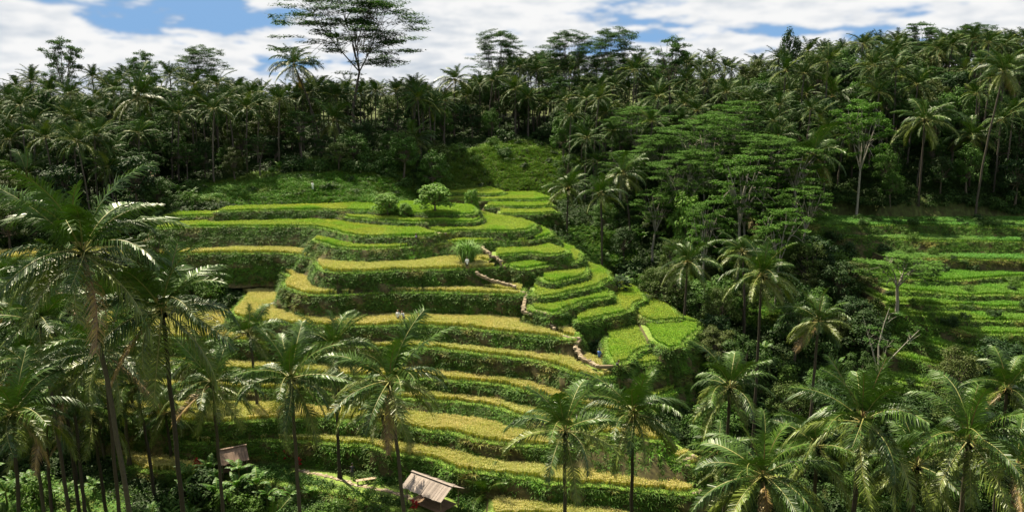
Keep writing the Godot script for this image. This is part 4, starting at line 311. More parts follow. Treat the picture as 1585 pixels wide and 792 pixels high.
# undergrowth one can tell apart: kind, x, z, height, turn
const FILL := [
	["banana",-29.5,-80.4,3.4,110],
	["shrub",-57.4,-81.3,3.2,282],
	["banana",-55.8,-79.4,3.9,12],
	["banana",-52.6,-78.5,2.6,68],
	["young",-32.9,-75.8,2.3,263],
	["young",-51.3,-74.2,2.8,301],
	["young",-58.0,-83.6,3.9,342],
	["banana",-30.5,-76.8,3.7,253],
	["banana",-34.8,-80.1,3.2,109],
	["banana",-50.6,-78.5,3.1,83],
	["shrub",-32.9,-77.9,3.2,352],
	["banana",-31.7,-79.6,2.8,77],
	["banana",-32.5,-74.1,2.7,204],
	["banana",-34.5,-74.5,2.3,292],
	["banana",-27.0,-78.7,3.9,195],
	["banana",-54.7,-76.5,3.8,267],
	["young",-24.4,-74.5,4.0,191],
	["banana",-25.6,-77.4,3.1,265],
	["shrub",-26.9,-75.9,2.5,89],
	["banana",-51.9,-76.0,3.9,347],
	["shrub",-49.2,-76.9,3.4,8],
	["banana",-44.6,-79.1,2.7,274],
	["banana",-32.9,-81.2,2.8,20],
	["banana",-28.9,-78.2,3.3,286],
	["shrub",-53.8,-74.7,1.7,215],
	["banana",-46.5,-77.5,2.7,295],
	["banana",-34.6,-78.3,2.8,143],
	["banana",-36.2,-74.1,2.5,275],
	["shrub",-34.6,-76.4,2.7,125],
	["young",-32.7,-83.8,2.3,229],
	["shrub",-38.0,-74.0,2.1,34],
	["shrub",-28.8,-76.1,3.1,269],
	["round",-72.4,-101.7,7.1,85],
	["round",-68.0,-105.8,5.1,299],
	["round",-81.4,-117.4,8.3,169],
	["banana",-62.9,-109.2,2.7,305],
	["shrub",-64.9,-95.8,1.8,126],
	["round",-75.6,-110.2,6.5,188],
	["shrub",-72.4,-112.6,2.7,8],
	["round",-56.7,-85.9,8.4,202],
	["round",-49.9,-86.9,8.6,218],
	["shrub",-62.7,-98.3,2.4,157],
	["banana",-67.8,-102.7,2.9,142],
	["young",-65.0,-89.3,4.4,33],
	["round",-55.6,-90.9,5.1,215],
	["round",-52.6,-116.4,8.7,329],
	["shrub",-69.0,-111.1,2.5,81],
	["round",-52.1,-89.0,5.1,178],
	["shrub",-64.2,-102.9,2.7,350],
	["young",-60.6,-100.8,2.9,154],
	["round",-59.6,-92.1,5.9,350],
	["young",-69.8,-100.4,2.8,90],
	["round",-65.3,-105.6,6.8,28],
	["shrub",-56.3,-96.5,2.6,261],
	["round",-72.5,-104.9,5.6,89],
	["banana",-68.5,-98.1,2.6,348],
	["young",-60.5,-88.8,2.1,60],
	["young",-62.3,-113.2,2.6,10],
	["banana",-60.7,-86.0,3.5,334],
	["round",-72.0,-109.1,6.5,74],
	["shrub",-53.6,-93.7,2.5,164],
	["banana",-44.8,-117.1,3.3,97],
	["shrub",-66.9,-93.6,3.2,248],
	["shrub",-47.0,-114.9,3.4,43],
	["round",-61.6,-106.6,8.9,169],
	["round",-65.1,-111.5,7.5,343],
	["shrub",-65.3,-100.5,3.0,171],
	["young",-62.6,-94.1,2.1,210],
	["banana",-58.1,-94.6,3.4,20],
	["banana",-59.5,-97.5,2.4,120],
	["round",-76.9,-112.8,5.1,123],
	["round",-67.0,-109.3,7.0,27],
	["young",-80.6,-114.7,2.1,272],
	["shrub",-49.7,-116.8,3.3,133],
	["young",-74.9,-106.4,3.8,131],
	["shrub",-60.7,-103.6,2.7,177],
	["young",-65.6,-114.8,2.0,68],
	["young",-56.9,-88.5,3.6,109],
	["shrub",-50.3,-91.3,2.5,305],
	["round",-63.4,-87.2,8.3,57],
	["shrub",-68.6,-113.9,2.9,307],
	["round",-62.5,-91.0,5.9,44],
	["round",-55.5,-115.7,6.0,84],
	["shrub",-60.2,-114.8,1.8,136],
	["shrub",-60.3,-109.4,2.9,175],
	["round",-46.6,-85.7,8.9,330],
	["shrub",-44.3,-114.1,3.3,160],
	["shrub",-20.9,-73.6,2.2,60],
	["shrub",-18.9,-74.2,2.7,86],
	["banana",-21.1,-77.7,2.4,307],
	["young",-15.5,-75.6,3.3,106],
	["young",-11.0,-73.1,3.0,201],
	["shrub",-13.9,-74.0,1.7,358],
	["shrub",-17.5,-76.4,2.5,173],
	["young",-16.5,-73.3,3.1,357],
	["shrub",-19.8,-76.1,1.8,356],
	["banana",-23.2,-77.6,2.6,232],
	["young",-2.5,-76.3,3.8,313],
	["shrub",-22.6,-75.1,2.3,328],
	["banana",-22.9,-73.1,2.2,46],
	["banana",34.8,-90.4,3.1,214],
	["shrub",47.5,-116.1,3.3,93],
	["shrub",32.0,-98.8,3.2,114],
	["shrub",49.9,-120.1,3.0,175],
	["round",25.3,-95.1,6.6,266],
	["round",42.6,-113.8,9.0,33],
	["round",25.8,-98.4,6.4,216],
	["round",21.7,-81.5,8.3,195],
	["shrub",32.5,-93.6,2.2,126],
	["round",33.5,-111.9,7.1,213],
	["round",28.6,-109.6,8.9,345],
	["round",37.6,-92.8,5.1,334],
	["round",27.6,-92.0,8.9,288],
	["round",49.9,-113.9,5.8,129],
	["shrub",36.7,-80.5,1.8,36],
	["shrub",38.5,-85.0,2.5,110],
	["round",41.8,-110.2,6.5,186],
	["shrub",40.3,-107.2,3.6,258],
	["shrub",32.8,-115.5,3.4,128],
	["shrub",49.3,-124.1,2.1,203],
	["round",43.1,-102.2,5.1,200],
	["round",42.5,-93.3,6.4,245],
	["round",45.7,-108.5,7.7,242],
	["round",44.6,-116.3,8.2,33],
	["banana",30.4,-95.9,3.5,138],
	["shrub",23.7,-91.8,3.4,131],
	["banana",41.7,-98.0,2.5,96],
	["shrub",46.3,-112.7,3.5,244],
	["shrub",34.4,-118.5,2.0,330],
	["round",32.2,-87.5,7.6,97],
	["round",43.2,-125.8,7.3,286],
	["shrub",40.2,-101.1,3.5,136],
	["banana",33.4,-102.0,3.0,222],
	["shrub",40.7,-89.2,3.0,146],
	["round",45.7,-103.7,6.1,56],
	["shrub",24.4,-87.8,2.5,212],
	["shrub",41.2,-117.3,2.1,238],
	["shrub",21.2,-85.3,3.0,182],
	["banana",30.9,-91.3,2.6,354],
	["shrub",38.4,-95.4,2.5,317],
	["round",30.0,-124.2,6.8,23],
	["shrub",37.3,-104.6,3.1,141],
	["shrub",39.4,-120.4,3.5,144],
	["banana",43.1,-105.9,2.7,81],
	["shrub",35.8,-108.3,2.3,166],
	["shrub",28.3,-100.6,2.9,324],
	["banana",30.4,-113.9,3.8,24],
	["banana",27.6,-88.5,3.8,207],
	["shrub",35.1,-97.1,2.7,309],
	["round",26.4,-107.6,6.9,263],
	["shrub",20.8,-123.9,3.3,169],
	["round",25.5,-114.2,7.0,256],
	["shrub",19.7,-129.2,2.5,84],
	["banana",15.4,-131.8,2.4,35],
	["banana",27.9,-122.4,2.9,135],
	["banana",16.7,-120.5,2.9,190],
	["shrub",19.0,-127.1,3.3,59],
	["banana",21.9,-126.3,2.8,248],
	["shrub",20.1,-121.8,3.3,232],
	["banana",22.8,-113.7,3.4,124],
	["shrub",24.9,-126.1,3.4,312],
	["banana",24.6,-112.1,3.7,96],
	["round",18.7,-131.4,6.7,334],
	["banana",21.7,-115.9,3.3,90],
	["banana",17.4,-123.7,3.6,284],
	["banana",22.5,-119.5,3.2,282],
	["round",22.3,-110.8,7.6,289],
	["shrub",23.8,-108.5,2.9,261],
	["shrub",21.2,-139.6,3.5,200],
	["banana",19.6,-118.3,2.2,23],
	["round",23.6,-117.4,7.2,91],
	["round",27.2,-124.7,5.1,299],
	["banana",17.0,-129.0,3.5,123],
	["round",20.7,-112.9,6.9,359],
	["banana",18.8,-115.6,2.2,86],
	["banana",22.6,-137.6,3.2,60],
	["round",15.9,-138.9,7.0,204],
	["banana",23.4,-124.4,2.2,347],
	["banana",26.0,-110.1,3.4,37],
	["banana",17.3,-117.5,2.6,68],
	["round",42.3,-79.4,6.2,193],
	["young",57.3,-84.0,4.1,321],
	["shrub",51.8,-79.6,3.2,143],
	["round",48.9,-82.6,8.5,64],
	["round",63.5,-88.0,5.1,109],
	["young",56.9,-88.1,2.8,14],
	["shrub",47.8,-90.0,2.4,154],
	["shrub",60.3,-90.8,3.5,36],
	["shrub",31.1,-77.7,2.3,166],
	["shrub",55.8,-78.2,3.1,79],
	["round",45.3,-83.7,6.7,157],
	["shrub",46.3,-86.2,3.2,267],
	["shrub",59.9,-84.1,3.3,42],
	["shrub",47.0,-80.2,3.0,147],
	["young",44.5,-89.4,3.2,5],
	["shrub",54.3,-86.4,3.4,19],
	["round",41.2,-86.2,9.0,190],
	["round",44.5,-76.1,7.4,299],
	["shrub",39.9,-76.3,2.7,108],
	["shrub",54.7,-81.0,2.2,23],
	["round",51.7,-88.9,8.5,219],
	["shrub",49.5,-76.7,2.7,246],
	["young",36.8,-77.5,4.0,33],
	["shrub",27.0,-78.1,1.7,216],
	["round",38.8,-82.4,5.8,62],
	["shrub",59.6,-87.8,2.0,237],
	["shrub",23.2,-78.8,1.7,24],
	["round",51.7,-82.4,7.3,287],
	["shrub",66.2,-91.4,2.9,134],
	["round",57.7,-90.7,7.9,76],
	["round",36.3,-87.7,7.3,177],
	["shrub",29.0,-76.0,2.5,251],
	["shrub",53.3,-77.3,2.9,238],
	["shrub",51.1,-86.0,2.5,156],
	["shrub",52.0,-123.5,2.6,301],
	["shrub",51.8,-127.8,2.0,129],
	["shrub",95.4,-138.6,3.5,144],
	["shrub",92.1,-139.7,3.6,318],
	["shrub",85.2,-139.8,2.6,56],
	["shrub",41.1,-123.9,3.5,254],
	["shrub",38.3,-118.0,1.7,275],
	["round",66.3,-139.8,6.3,233],
	["shrub",6.4,-181.4,3.1,5],
	["shrub",-11.2,-168.9,3.2,255],
	["shrub",-1.6,-168.8,2.9,287],
	["shrub",-7.6,-166.3,2.5,22],
	["shrub",-1.3,-178.0,3.0,103],
	["shrub",-13.8,-168.5,1.8,27],
	["shrub",-11.4,-172.5,2.4,175],
	["shrub",14.2,-179.9,1.7,110],
	["shrub",-4.2,-175.4,2.4,128],
	["shrub",-26.3,-149.7,2.7,78],
	["banana",-43.7,-151.5,3.2,96],
	["shrub",-33.5,-154.9,3.0,18],
	["shrub",-36.1,-153.0,2.3,117],
	["shrub",-34.7,-149.6,3.4,68],
	["shrub",-22.6,-153.0,3.3,282],
	["shrub",-25.0,-155.4,3.1,91],
	["shrub",-28.0,-151.3,1.9,244],
	["shrub",-22.6,-149.6,2.0,332],
	["banana",-27.2,-153.4,3.8,234],
	["shrub",-29.9,-155.2,3.3,173],
	["shrub",-17.4,-152.2,2.8,263],
	["banana",-56.1,-154.6,2.5,332],
	["shrub",-23.2,-158.2,3.2,334],
	["shrub",-38.1,-151.3,3.2,11],
	["banana",-40.9,-149.7,3.1,248],
	["shrub",-59.9,-152.9,1.7,329],
	["banana",-31.5,-157.7,2.5,34],
	["shrub",-18.4,-156.0,1.9,357],
	["shrub",-29.7,-149.6,3.5,120],
	["banana",-27.9,-156.1,3.6,108],
	["banana",-44.3,-148.8,2.6,233],
	["banana",-53.4,-152.4,3.5,90],
	["shrub",-16.5,-148.2,2.9,91],
	["shrub",-16.5,-154.4,3.5,183],
	["banana",-25.9,-157.4,2.7,252],
	["shrub",-32.9,-152.4,2.0,280],
	["shrub",-19.9,-148.4,2.5,223],
	["shrub",-41.1,-151.9,3.5,60],
	["shrub",-24.9,-151.7,3.5,267],
	["shrub",58.4,-120.3,1.2,189],
	["shrub",70.8,-133.9,1.2,4],
	["shrub",58.4,-123.7,1.5,24],
	["shrub",75.7,-134.5,0.8,47],
	["shrub",61.6,-135.7,1.1,355],
	["shrub",80.5,-123.5,1.5,49],
	["shrub",44.4,-132.7,1.2,65],
	["shrub",50.5,-132.0,0.8,89],
	["shrub",60.9,-121.4,1.7,202],
	["shrub",46.4,-120.4,1.4,215],
	["shrub",85.0,-129.8,1.0,86],
	["shrub",78.5,-133.1,1.6,60],
	["shrub",67.2,-133.5,0.8,269],
	["shrub",51.2,-122.3,1.2,321],
	["shrub",46.4,-128.6,1.2,317],
	["shrub",65.9,-130.7,1.6,120],
	["shrub",53.5,-122.1,0.9,261],
	["shrub",64.6,-121.1,1.5,127],
	["shrub",70.7,-128.4,0.7,203],
	["shrub",47.0,-131.3,1.5,132],
	["shrub",61.0,-135.1,0.8,165],
	["shrub",59.3,-123.6,1.1,160],
	["shrub",79.0,-132.2,1.4,145],
	["shrub",66.4,-135.5,0.9,96],
	["shrub",78.4,-135.8,0.8,339],
	["shrub",51.6,-127.2,1.0,52],
	["shrub",39.3,-123.5,1.5,23],
	["shrub",46.1,-121.7,1.2,107],
	["shrub",49.3,-127.6,1.5,154],
	["shrub",81.5,-129.4,0.9,76],
	["shrub",64.5,-129.5,1.2,81],
	["shrub",78.1,-129.0,1.6,24],
	["shrub",54.7,-126.4,1.2,86],
	["shrub",63.9,-128.6,1.7,189],
	["shrub",74.6,-132.1,0.9,121],
	["shrub",44.0,-125.7,1.4,8],
	["shrub",73.0,-128.2,0.9,94],
	["shrub",52.8,-124.6,0.9,206],
	["shrub",74.6,-126.0,0.9,358],
	["shrub",74.0,-129.5,0.8,287],
	["shrub",56.6,-123.5,1.1,111],
	["shrub",47.5,-123.9,1.4,58],
	["shrub",63.3,-124.8,1.5,57],
	["shrub",59.4,-135.7,1.5,327],
	["shrub",51.4,-124.8,1.6,24],
	["shrub",63.6,-131.5,1.1,66],
	["shrub",61.9,-122.7,1.2,243],
	["shrub",61.1,-124.1,1.0,71],
	["shrub",41.3,-124.7,1.2,261],
	["shrub",70.1,-127.7,0.9,344],
	["shrub",49.4,-136.4,0.8,184],
	["shrub",76.6,-129.4,1.6,238],
	["shrub",61.1,-129.5,0.7,288],
	["shrub",60.0,-121.8,0.9,280],
	["shrub",80.0,-130.7,1.1,255],
	["shrub",57.1,-120.2,1.1,301],
	["shrub",61.3,-133.4,1.5,214],
	["shrub",57.6,-130.0,1.6,36],
	["shrub",51.3,-134.5,1.5,22],
	["shrub",47.6,-131.4,1.6,296],
	["shrub",55.3,-102.1,0.9,304],
	["shrub",45.7,-96.8,1.4,12],
	["shrub",51.9,-91.3,0.9,359],
	["shrub",64.2,-116.8,1.3,238],
	["shrub",51.2,-94.7,1.1,4],
	["shrub",63.1,-101.5,1.3,224],
	["shrub",53.4,-100.1,0.9,327],
	["shrub",52.9,-109.6,1.1,172],
	["shrub",63.6,-108.9,1.3,17],
	["shrub",56.0,-94.0,1.2,171],
	["shrub",48.7,-93.3,0.8,63],
	["shrub",55.2,-95.0,1.3,244],
	["shrub",48.3,-104.4,1.1,286],
	["shrub",45.9,-92.5,1.3,96],
	["shrub",51.5,-91.6,1.6,128],
	["shrub",48.7,-92.3,1.2,85],
	["shrub",50.8,-100.4,1.5,110],
	["shrub",54.3,-105.6,1.1,325],
	["shrub",56.9,-100.6,1.5,303],
	["shrub",69.1,-118.2,1.7,80],
	["shrub",61.0,-114.4,1.7,258],
	["shrub",61.1,-104.5,1.7,120],
	["shrub",59.0,-101.0,1.0,42],
	["shrub",71.0,-110.6,1.4,91],
	["shrub",52.6,-91.1,0.8,63],
	["shrub",72.2,-112.5,0.8,164],
	["shrub",70.4,-113.4,1.0,86],
	["shrub",59.7,-99.2,0.8,133],
	["shrub",66.6,-118.7,0.7,20],
	["shrub",45.1,-96.0,1.1,249],
	["shrub",68.7,-104.1,1.4,11],
	["shrub",46.5,-95.4,1.6,29],
	["shrub",46.0,-96.2,1.7,266],
	["shrub",55.3,-92.5,0.8,323],
	["shrub",55.8,-91.9,1.1,42],
	["shrub",69.9,-109.2,1.0,181],
	["shrub",57.2,-111.1,0.7,335],
	["shrub",61.2,-95.0,1.2,134],
	["shrub",44.9,-93.5,1.1,131],
	["shrub",72.3,-112.6,1.6,7],
	["shrub",63.8,-96.4,1.5,29],
	["shrub",55.4,-103.9,1.1,133],
	["shrub",46.4,-95.7,1.0,228],
	["shrub",57.8,-96.0,0.8,99],
	["shrub",46.1,-98.6,1.0,63],
	["round",-14.4,-149.6,9.0,317],
	["round",-75.3,-153.5,6.9,21],
	["round",-89.6,-158.0,5.9,70],
	["round",-15.3,-163.6,5.3,2],
	["round",-80.0,-156.4,5.4,21],
	["round",-69.0,-164.2,8.8,146],
	["round",-100.8,-152.7,8.0,299],
	["round",-95.8,-149.1,5.4,143],
	["round",-99.8,-161.1,7.9,178],
	["round",-104.7,-152.2,6.4,257],
	["round",-20.8,-155.5,8.0,18],
	["round",-20.4,-151.6,8.8,175],
	["round",-108.8,-159.3,5.6,52],
	["round",-36.1,-155.8,5.7,245],
	["round",-85.0,-153.0,5.5,222],
	["round",-76.0,-160.8,8.9,330],
	["round",-46.3,-157.5,6.2,126],
	["round",-80.9,-163.0,8.1,142],
	["round",-50.0,-160.3,5.3,115],
	["round",-32.3,-164.6,6.8,131],
	["round",-50.8,-163.8,7.7,164],
	["round",-91.4,-156.1,8.6,146],
	["round",-55.7,-157.0,5.2,3],
	["round",-97.4,-162.0,8.6,237],
	["round",-59.8,-161.7,6.5,33],
	["round",-64.8,-162.7,8.8,111],
	["round",-14.4,-158.9,6.0,199],
	["round",-83.4,-149.9,8.7,274],
	["round",-72.8,-149.1,8.2,89],
	["round",-30.2,-152.7,7.3,184],
	["round",-98.5,-149.1,5.8,73],
	["round",-62.8,-164.4,8.2,234],
	["round",-77.6,-154.9,8.0,103],
	["round",-32.2,-149.5,6.0,35],
	["round",-101.2,-158.7,8.5,39],
	["round",-14.6,-156.1,7.8,301],
	["young",-84.7,-123.9,3.9,119],
	["shrub",-82.0,-123.7,2.7,40],
	["shrub",-72.7,-124.4,2.2,218],
	["young",-79.2,-123.5,3.0,239],
	["young",-58.2,-126.1,4.3,99],
	["young",-64.3,-122.3,3.5,38],
	["round",-68.6,-121.9,5.2,206],
	["round",-74.8,-122.6,6.1,160],
	["young",-78.9,-131.0,3.5,163],
	["round",-66.5,-124.6,5.3,181],
	["shrub",-61.4,-123.3,1.6,195],
	["young",-62.5,-126.7,3.7,127],
	["young",-80.6,-120.8,2.3,238],
	["round",-77.2,-121.1,8.8,74],
	["young",-56.1,-124.2,2.4,42],
	["young",-69.4,-124.4,3.5,195],
	["young",-58.9,-133.1,4.4,193],
	["round",-84.1,-120.9,6.4,78],
	["round",-57.7,-130.4,6.4,51],
	["young",-75.3,-125.2,3.1,72],
	["round",-65.7,-127.5,6.1,264],
	["shrub",-58.7,-123.0,3.5,171],
	["young",-86.5,-125.8,3.8,57],
	["young",-71.1,-133.9,3.5,20],
	["shrub",-78.6,-126.1,2.5,304],
	["young",-71.6,-122.0,3.7,201],
	["shrub",-54.3,-87.1,2.4,33],
	["round",-60.8,-95.5,6.3,20],
	["shrub",-59.9,-83.4,2.3,21],
	["young",-53.2,-91.3,4.3,90],
	["shrub",-64.9,-92.7,2.4,16],
	["round",-66.1,-97.7,6.6,80],
	["shrub",-57.8,-90.6,2.4,71],
	["young",-56.4,-93.0,3.3,307],
	["young",-67.3,-96.1,4.4,160],
	["shrub",-58.7,-87.2,2.6,51],
	["round",48.2,-110.6,6.2,157],
	["round",40.5,-104.2,7.3,56],
	["round",46.0,-99.5,7.4,346],
	["round",39.0,-109.8,7.2,297],
	["banana",-62.1,-143.2,3.1,213],
	["shrub",-59.3,-142.4,1.7,60],
	["shrub",-56.4,-134.7,2.5,188],
	["shrub",-62.6,-141.0,3.2,65],
	["shrub",-88.1,-143.1,1.9,317],
	["banana",-55.2,-138.3,2.4,237],
	["banana",-95.2,-140.7,2.4,170],
	["shrub",-58.1,-136.5,1.7,35],
	["banana",-60.1,-139.5,3.0,92],
	["shrub",-53.6,-133.9,2.7,265],
	["shrub",-57.0,-142.1,2.9,7],
	["shrub",-71.3,-137.5,2.7,218],
	["shrub",-87.1,-145.8,2.2,323],
	["shrub",-93.5,-147.3,3.0,76],
	["shrub",-66.0,-136.5,3.5,193],
	["shrub",-68.4,-140.6,1.7,172],
	["banana",-74.4,-138.8,3.8,111],
	["shrub",-62.3,-145.6,2.6,9],
	["shrub",-55.6,-132.5,1.9,201],
	["banana",-57.9,-139.0,3.8,55],
]
const PEOPLE := [
	[-14.65,-99.62,0,"person in white shirt and dark trousers standing on the narrow yellow terrace"],
	[-13.90,-99.62,1,"person in grey shirt stooping beside a companion on the narrow yellow terrace"],
	[-6.10,-106.68,0,"person in white shirt and black shorts below the big drooping grass clump"],
	[-2.33,-102.38,0,"person in pale shirt standing in the yellow rice left of the stone steps"],
	[2.18,-107.73,0,"person in dark red clothes standing at the top of the stone steps"],
	[10.23,-90.12,2,"person in blue clothes beside the stones where the path bends"],
	[11.63,-86.00,1,"person in black clothes at the corner of the bright green paddy"],
	[-13.80,-113.89,2,"person in purple clothes at the end of the upper green paddy"],
	[-34.85,-139.97,0,"person in white clothes at the dark forest edge above the upper terraces"],
	[-33.11,-85.24,0,"person in grey clothes in front of the lower left yellow rice"],
	[-17.29,-80.57,1,"person in black clothes by the wooden bench near the hut"],
]
const STONES := [-4.3,29.0,-112.7,-4.1,28.9,-112.3,-3.9,28.8,-111.9,-3.7,28.8,-111.5,-3.5,28.7,-111.2,-3.3,28.7,-110.8,-3.1,28.6,-110.4,-2.9,28.5,-110.0,-2.7,28.5,-109.7,-2.5,28.4,-109.3,-2.2,28.3,-109.0,-1.9,28.1,-108.7,-1.6,27.9,-108.3,-1.3,27.6,-108.1,-0.9,27.2,-108.1,-4.8,26.9,-105.5,-4.4,26.7,-105.4,-4.0,26.5,-105.3,-3.6,26.4,-105.1,-3.2,26.2,-105.0,-2.8,26.0,-104.9,-2.4,25.9,-104.8,-2.0,25.9,-104.7,-1.6,25.8,-104.6,-1.2,25.7,-104.5,-0.8,25.6,-104.4,-0.4,25.6,-104.3,0.0,25.5,-104.2,0.4,25.4,-104.0,0.8,25.2,-104.1,1.2,25.1,-104.2,1.6,24.9,-104.3,1.8,24.6,-103.8,1.8,24.5,-103.4,1.8,24.4,-103.0,1.7,24.3,-102.5,1.7,24.2,-102.1,1.7,24.1,-101.7,1.6,24.0,-101.2,1.6,23.9,-100.8,1.6,23.8,-100.4,1.5,23.7,-99.9,1.5,23.6,-99.5,1.4,23.6,-99.1,1.4,23.5,-98.6,1.5,23.4,-98.3,1.9,23.4,-98.1,2.3,23.3,-97.9,2.7,23.3,-97.7,3.1,23.3,-97.6,3.5,23.2,-97.4,3.9,23.2,-97.2,4.1,23.0,-96.8,4.3,22.8,-96.5,4.5,22.6,-96.1,4.7,22.5,-95.7,5.0,22.4,-95.4,5.3,22.3,-95.0,5.6,22.2,-94.7,5.8,22.1,-94.4,6.1,22.0,-94.1,6.5,21.9,-93.8,6.8,21.8,-93.5,7.2,21.8,-93.2,7.5,21.7,-93.0,7.8,21.6,-92.7,8.0,21.4,-92.6,7.8,21.3,-92.1,7.7,21.1,-91.7,7.5,21.0,-91.2,7.7,20.8,-90.7,7.8,20.7,-90.2,8.0,20.5,-89.7,8.1,20.4,-89.2,8.4,20.3,-88.8,8.7,20.3,-88.4,9.0,20.2,-88.0,9.2,20.3,-87.5,9.4,20.3,-87.0,9.6,20.3,-86.6,9.8,20.4,-86.1,12.3,19.3,-86.3,12.7,19.1,-86.2,13.2,18.9,-86.1,13.6,18.7,-86.0,14.1,18.5,-85.8,14.5,18.2,-85.7,15.0,18.0,-85.6,15.4,17.8,-85.4,15.7,17.7,-85.1,16.1,17.5,-84.9,16.5,17.3,-84.6,16.9,17.1,-84.4,17.3,16.9,-84.1,17.7,16.7,-83.9,17.9,16.6,-83.6,17.9,16.5,-83.1,17.9,16.3,-82.6,17.9,16.2,-82.2,17.9,16.1,-81.7,17.9,16.0,-81.3,17.9,15.9,-80.8,18.1,15.8,-80.4,18.2,15.8,-79.9,18.3,15.7,-79.5,18.4,15.6,-79.0,18.8,15.4,-78.9,19.3,15.3,-78.7,19.7,15.1,-78.5,19.8,14.9,-78.2,19.5,14.8,-77.9,19.2,14.7,-77.5,18.9,14.6,-77.1,18.6,14.5,-76.8,18.2,14.3,-76.6,17.8,14.2,-76.3,17.5,14.1,-76.0,17.1,14.0,-75.7,17.0,13.8,-75.4,17.2,13.8,-75.2,17.4,13.8,-75.0,17.5,13.8,-74.8,17.7,13.8,-74.6,17.9,13.8,-74.4,18.1,13.8,-74.2,18.3,13.8,-74.1,18.6,13.7,-74.1,18.8,13.6,-74.2,19.1,13.5,-74.2,19.4,13.4,-74.2,19.6,13.3,-74.3,19.9,13.2,-74.3,19.8,12.6,-74.1,19.6,12.0,-73.9,19.4,12.0,-73.8,19.2,12.0,-73.6,19.0,12.0,-73.4,18.8,12.0,-73.3,18.6,12.0,-73.1,18.3,12.0,-72.9,18.1,12.0,-72.8,17.9,12.0,-72.6,17.7,12.0,-72.4,-23.6,9.5,-82.5,-23.2,9.5,-82.3,-22.9,9.5,-82.2,-22.5,9.5,-82.1,-22.1,9.5,-81.9,-21.7,9.5,-81.8,-21.3,9.5,-81.6,-20.9,9.5,-81.5,-20.5,9.5,-81.3,-20.1,9.5,-81.2,-19.7,9.5,-81.0,-19.4,9.5,-80.8,-19.0,9.5,-80.6,-18.7,9.5,-80.4,-18.3,9.5,-80.2,-18.0,9.5,-80.0,-17.6,9.5,-79.8,-17.3,9.5,-79.5,-16.9,9.5,-79.3,-16.6,9.5,-79.1,-16.2,9.5,-78.9,-15.8,9.5,-78.8,-15.4,9.5,-78.6,-15.0,9.5,-78.5,-14.6,9.5,-78.4,-14.2,9.5,-78.2,-13.8,9.5,-78.1,-13.5,9.5,-78.0,-13.1,9.5,-77.8,-12.7,9.5,-77.6,-12.3,9.5,-77.4,-12.0,9.5,-77.2,-11.6,9.5,-77.0,-11.3,9.5,-76.8,-10.9,9.5,-76.6,-10.6,9.5,-76.3,-10.2,9.5,-76.1,-13.1,30.8,-121.3,-13.4,30.5,-120.8,-13.1,30.4,-120.2,-12.7,30.4,-119.6,-12.3,30.3,-119.0,-11.9,30.3,-118.4,-11.4,30.3,-118.0,-10.9,30.3,-117.5,-10.5,30.3,-117.0,-10.0,30.3,-116.5]
const FAR_MARKS := [[-0.633,"left edge"],[-0.558,"ragged tufted tree"],[-0.476,"pale fronded palm"],[-0.386,"broad umbrella tree"],[-0.277,"slanting palm"],[-0.197,"giant umbrella tree"],[-0.072,"lone skyline palm"],[-0.018,"airy umbrella tree"],[0.072,"level crowned tree"],[0.129,"wide umbrella tree"],[0.199,"thin umbrella tree"],[0.277,"gully umbrella trees"],[0.346,"pointed skyline tree"],[0.408,"grey fronded palm"],[0.490,"olive rounded tree"],[0.543,"bright fronded palm"],[0.625,"very tall palm"]]
const NEAR_MARKS := [[-0.641,"left edge"],[-0.545,"big left palm"],[-0.445,"tall wide palm"],[-0.281,"straight palm"],[-0.156,"leaning palm"],[0.068,"middle palm"],[0.154,"orange flowered palm"],[0.277,"dense gully palm"],[0.318,"tall gully palm"],[0.390,"arching palm"],[0.445,"largest right palm"],[0.580,"corner palm"],[0.645,"right edge"]]
# grassy clearings: x, z, radius
const CLEAR := [-11.8,-158.0,7.0,-6.8,-160.0,8.0,-0.3,-160.0,8.0,6.1,-160.0,8.0,-1.6,-154.0,8.0,-9.8,-168.0,8.0,-3.1,-170.0,8.0,3.7,-170.0,8.0,9.0,-166.0,7.0,-12.6,-152.0,6.0,41.5,-124.0,8.0,48.2,-126.0,8.0,55.8,-127.0,9.0,63.0,-127.0,9.0,70.8,-128.0,9.0,78.2,-128.0,9.0,84.6,-128.0,9.0,41.3,-114.0,7.0,49.3,-118.0,8.0,55.1,-118.0,7.0,63.8,-122.0,7.0,72.8,-122.0,8.0,-50.4,-74.5,7.0,-45.2,-74.5,6.0,12.3,-128.0,6.0,14.9,-122.0,6.0,15.3,-136.0,6.0,17.4,-112.0,5.0,-36.7,-146.0,8.0,-27.3,-146.0,8.0,-19.4,-148.0,8.0,-53.0,-142.0,7.0,-43.5,-141.0,7.0,-32.8,-139.0,6.0,-22.9,-140.0,6.0,-34.3,-157.0,7.0,-24.4,-158.0,7.0,-46.4,-147.0,7.0,24.0,-112.0,4.0]


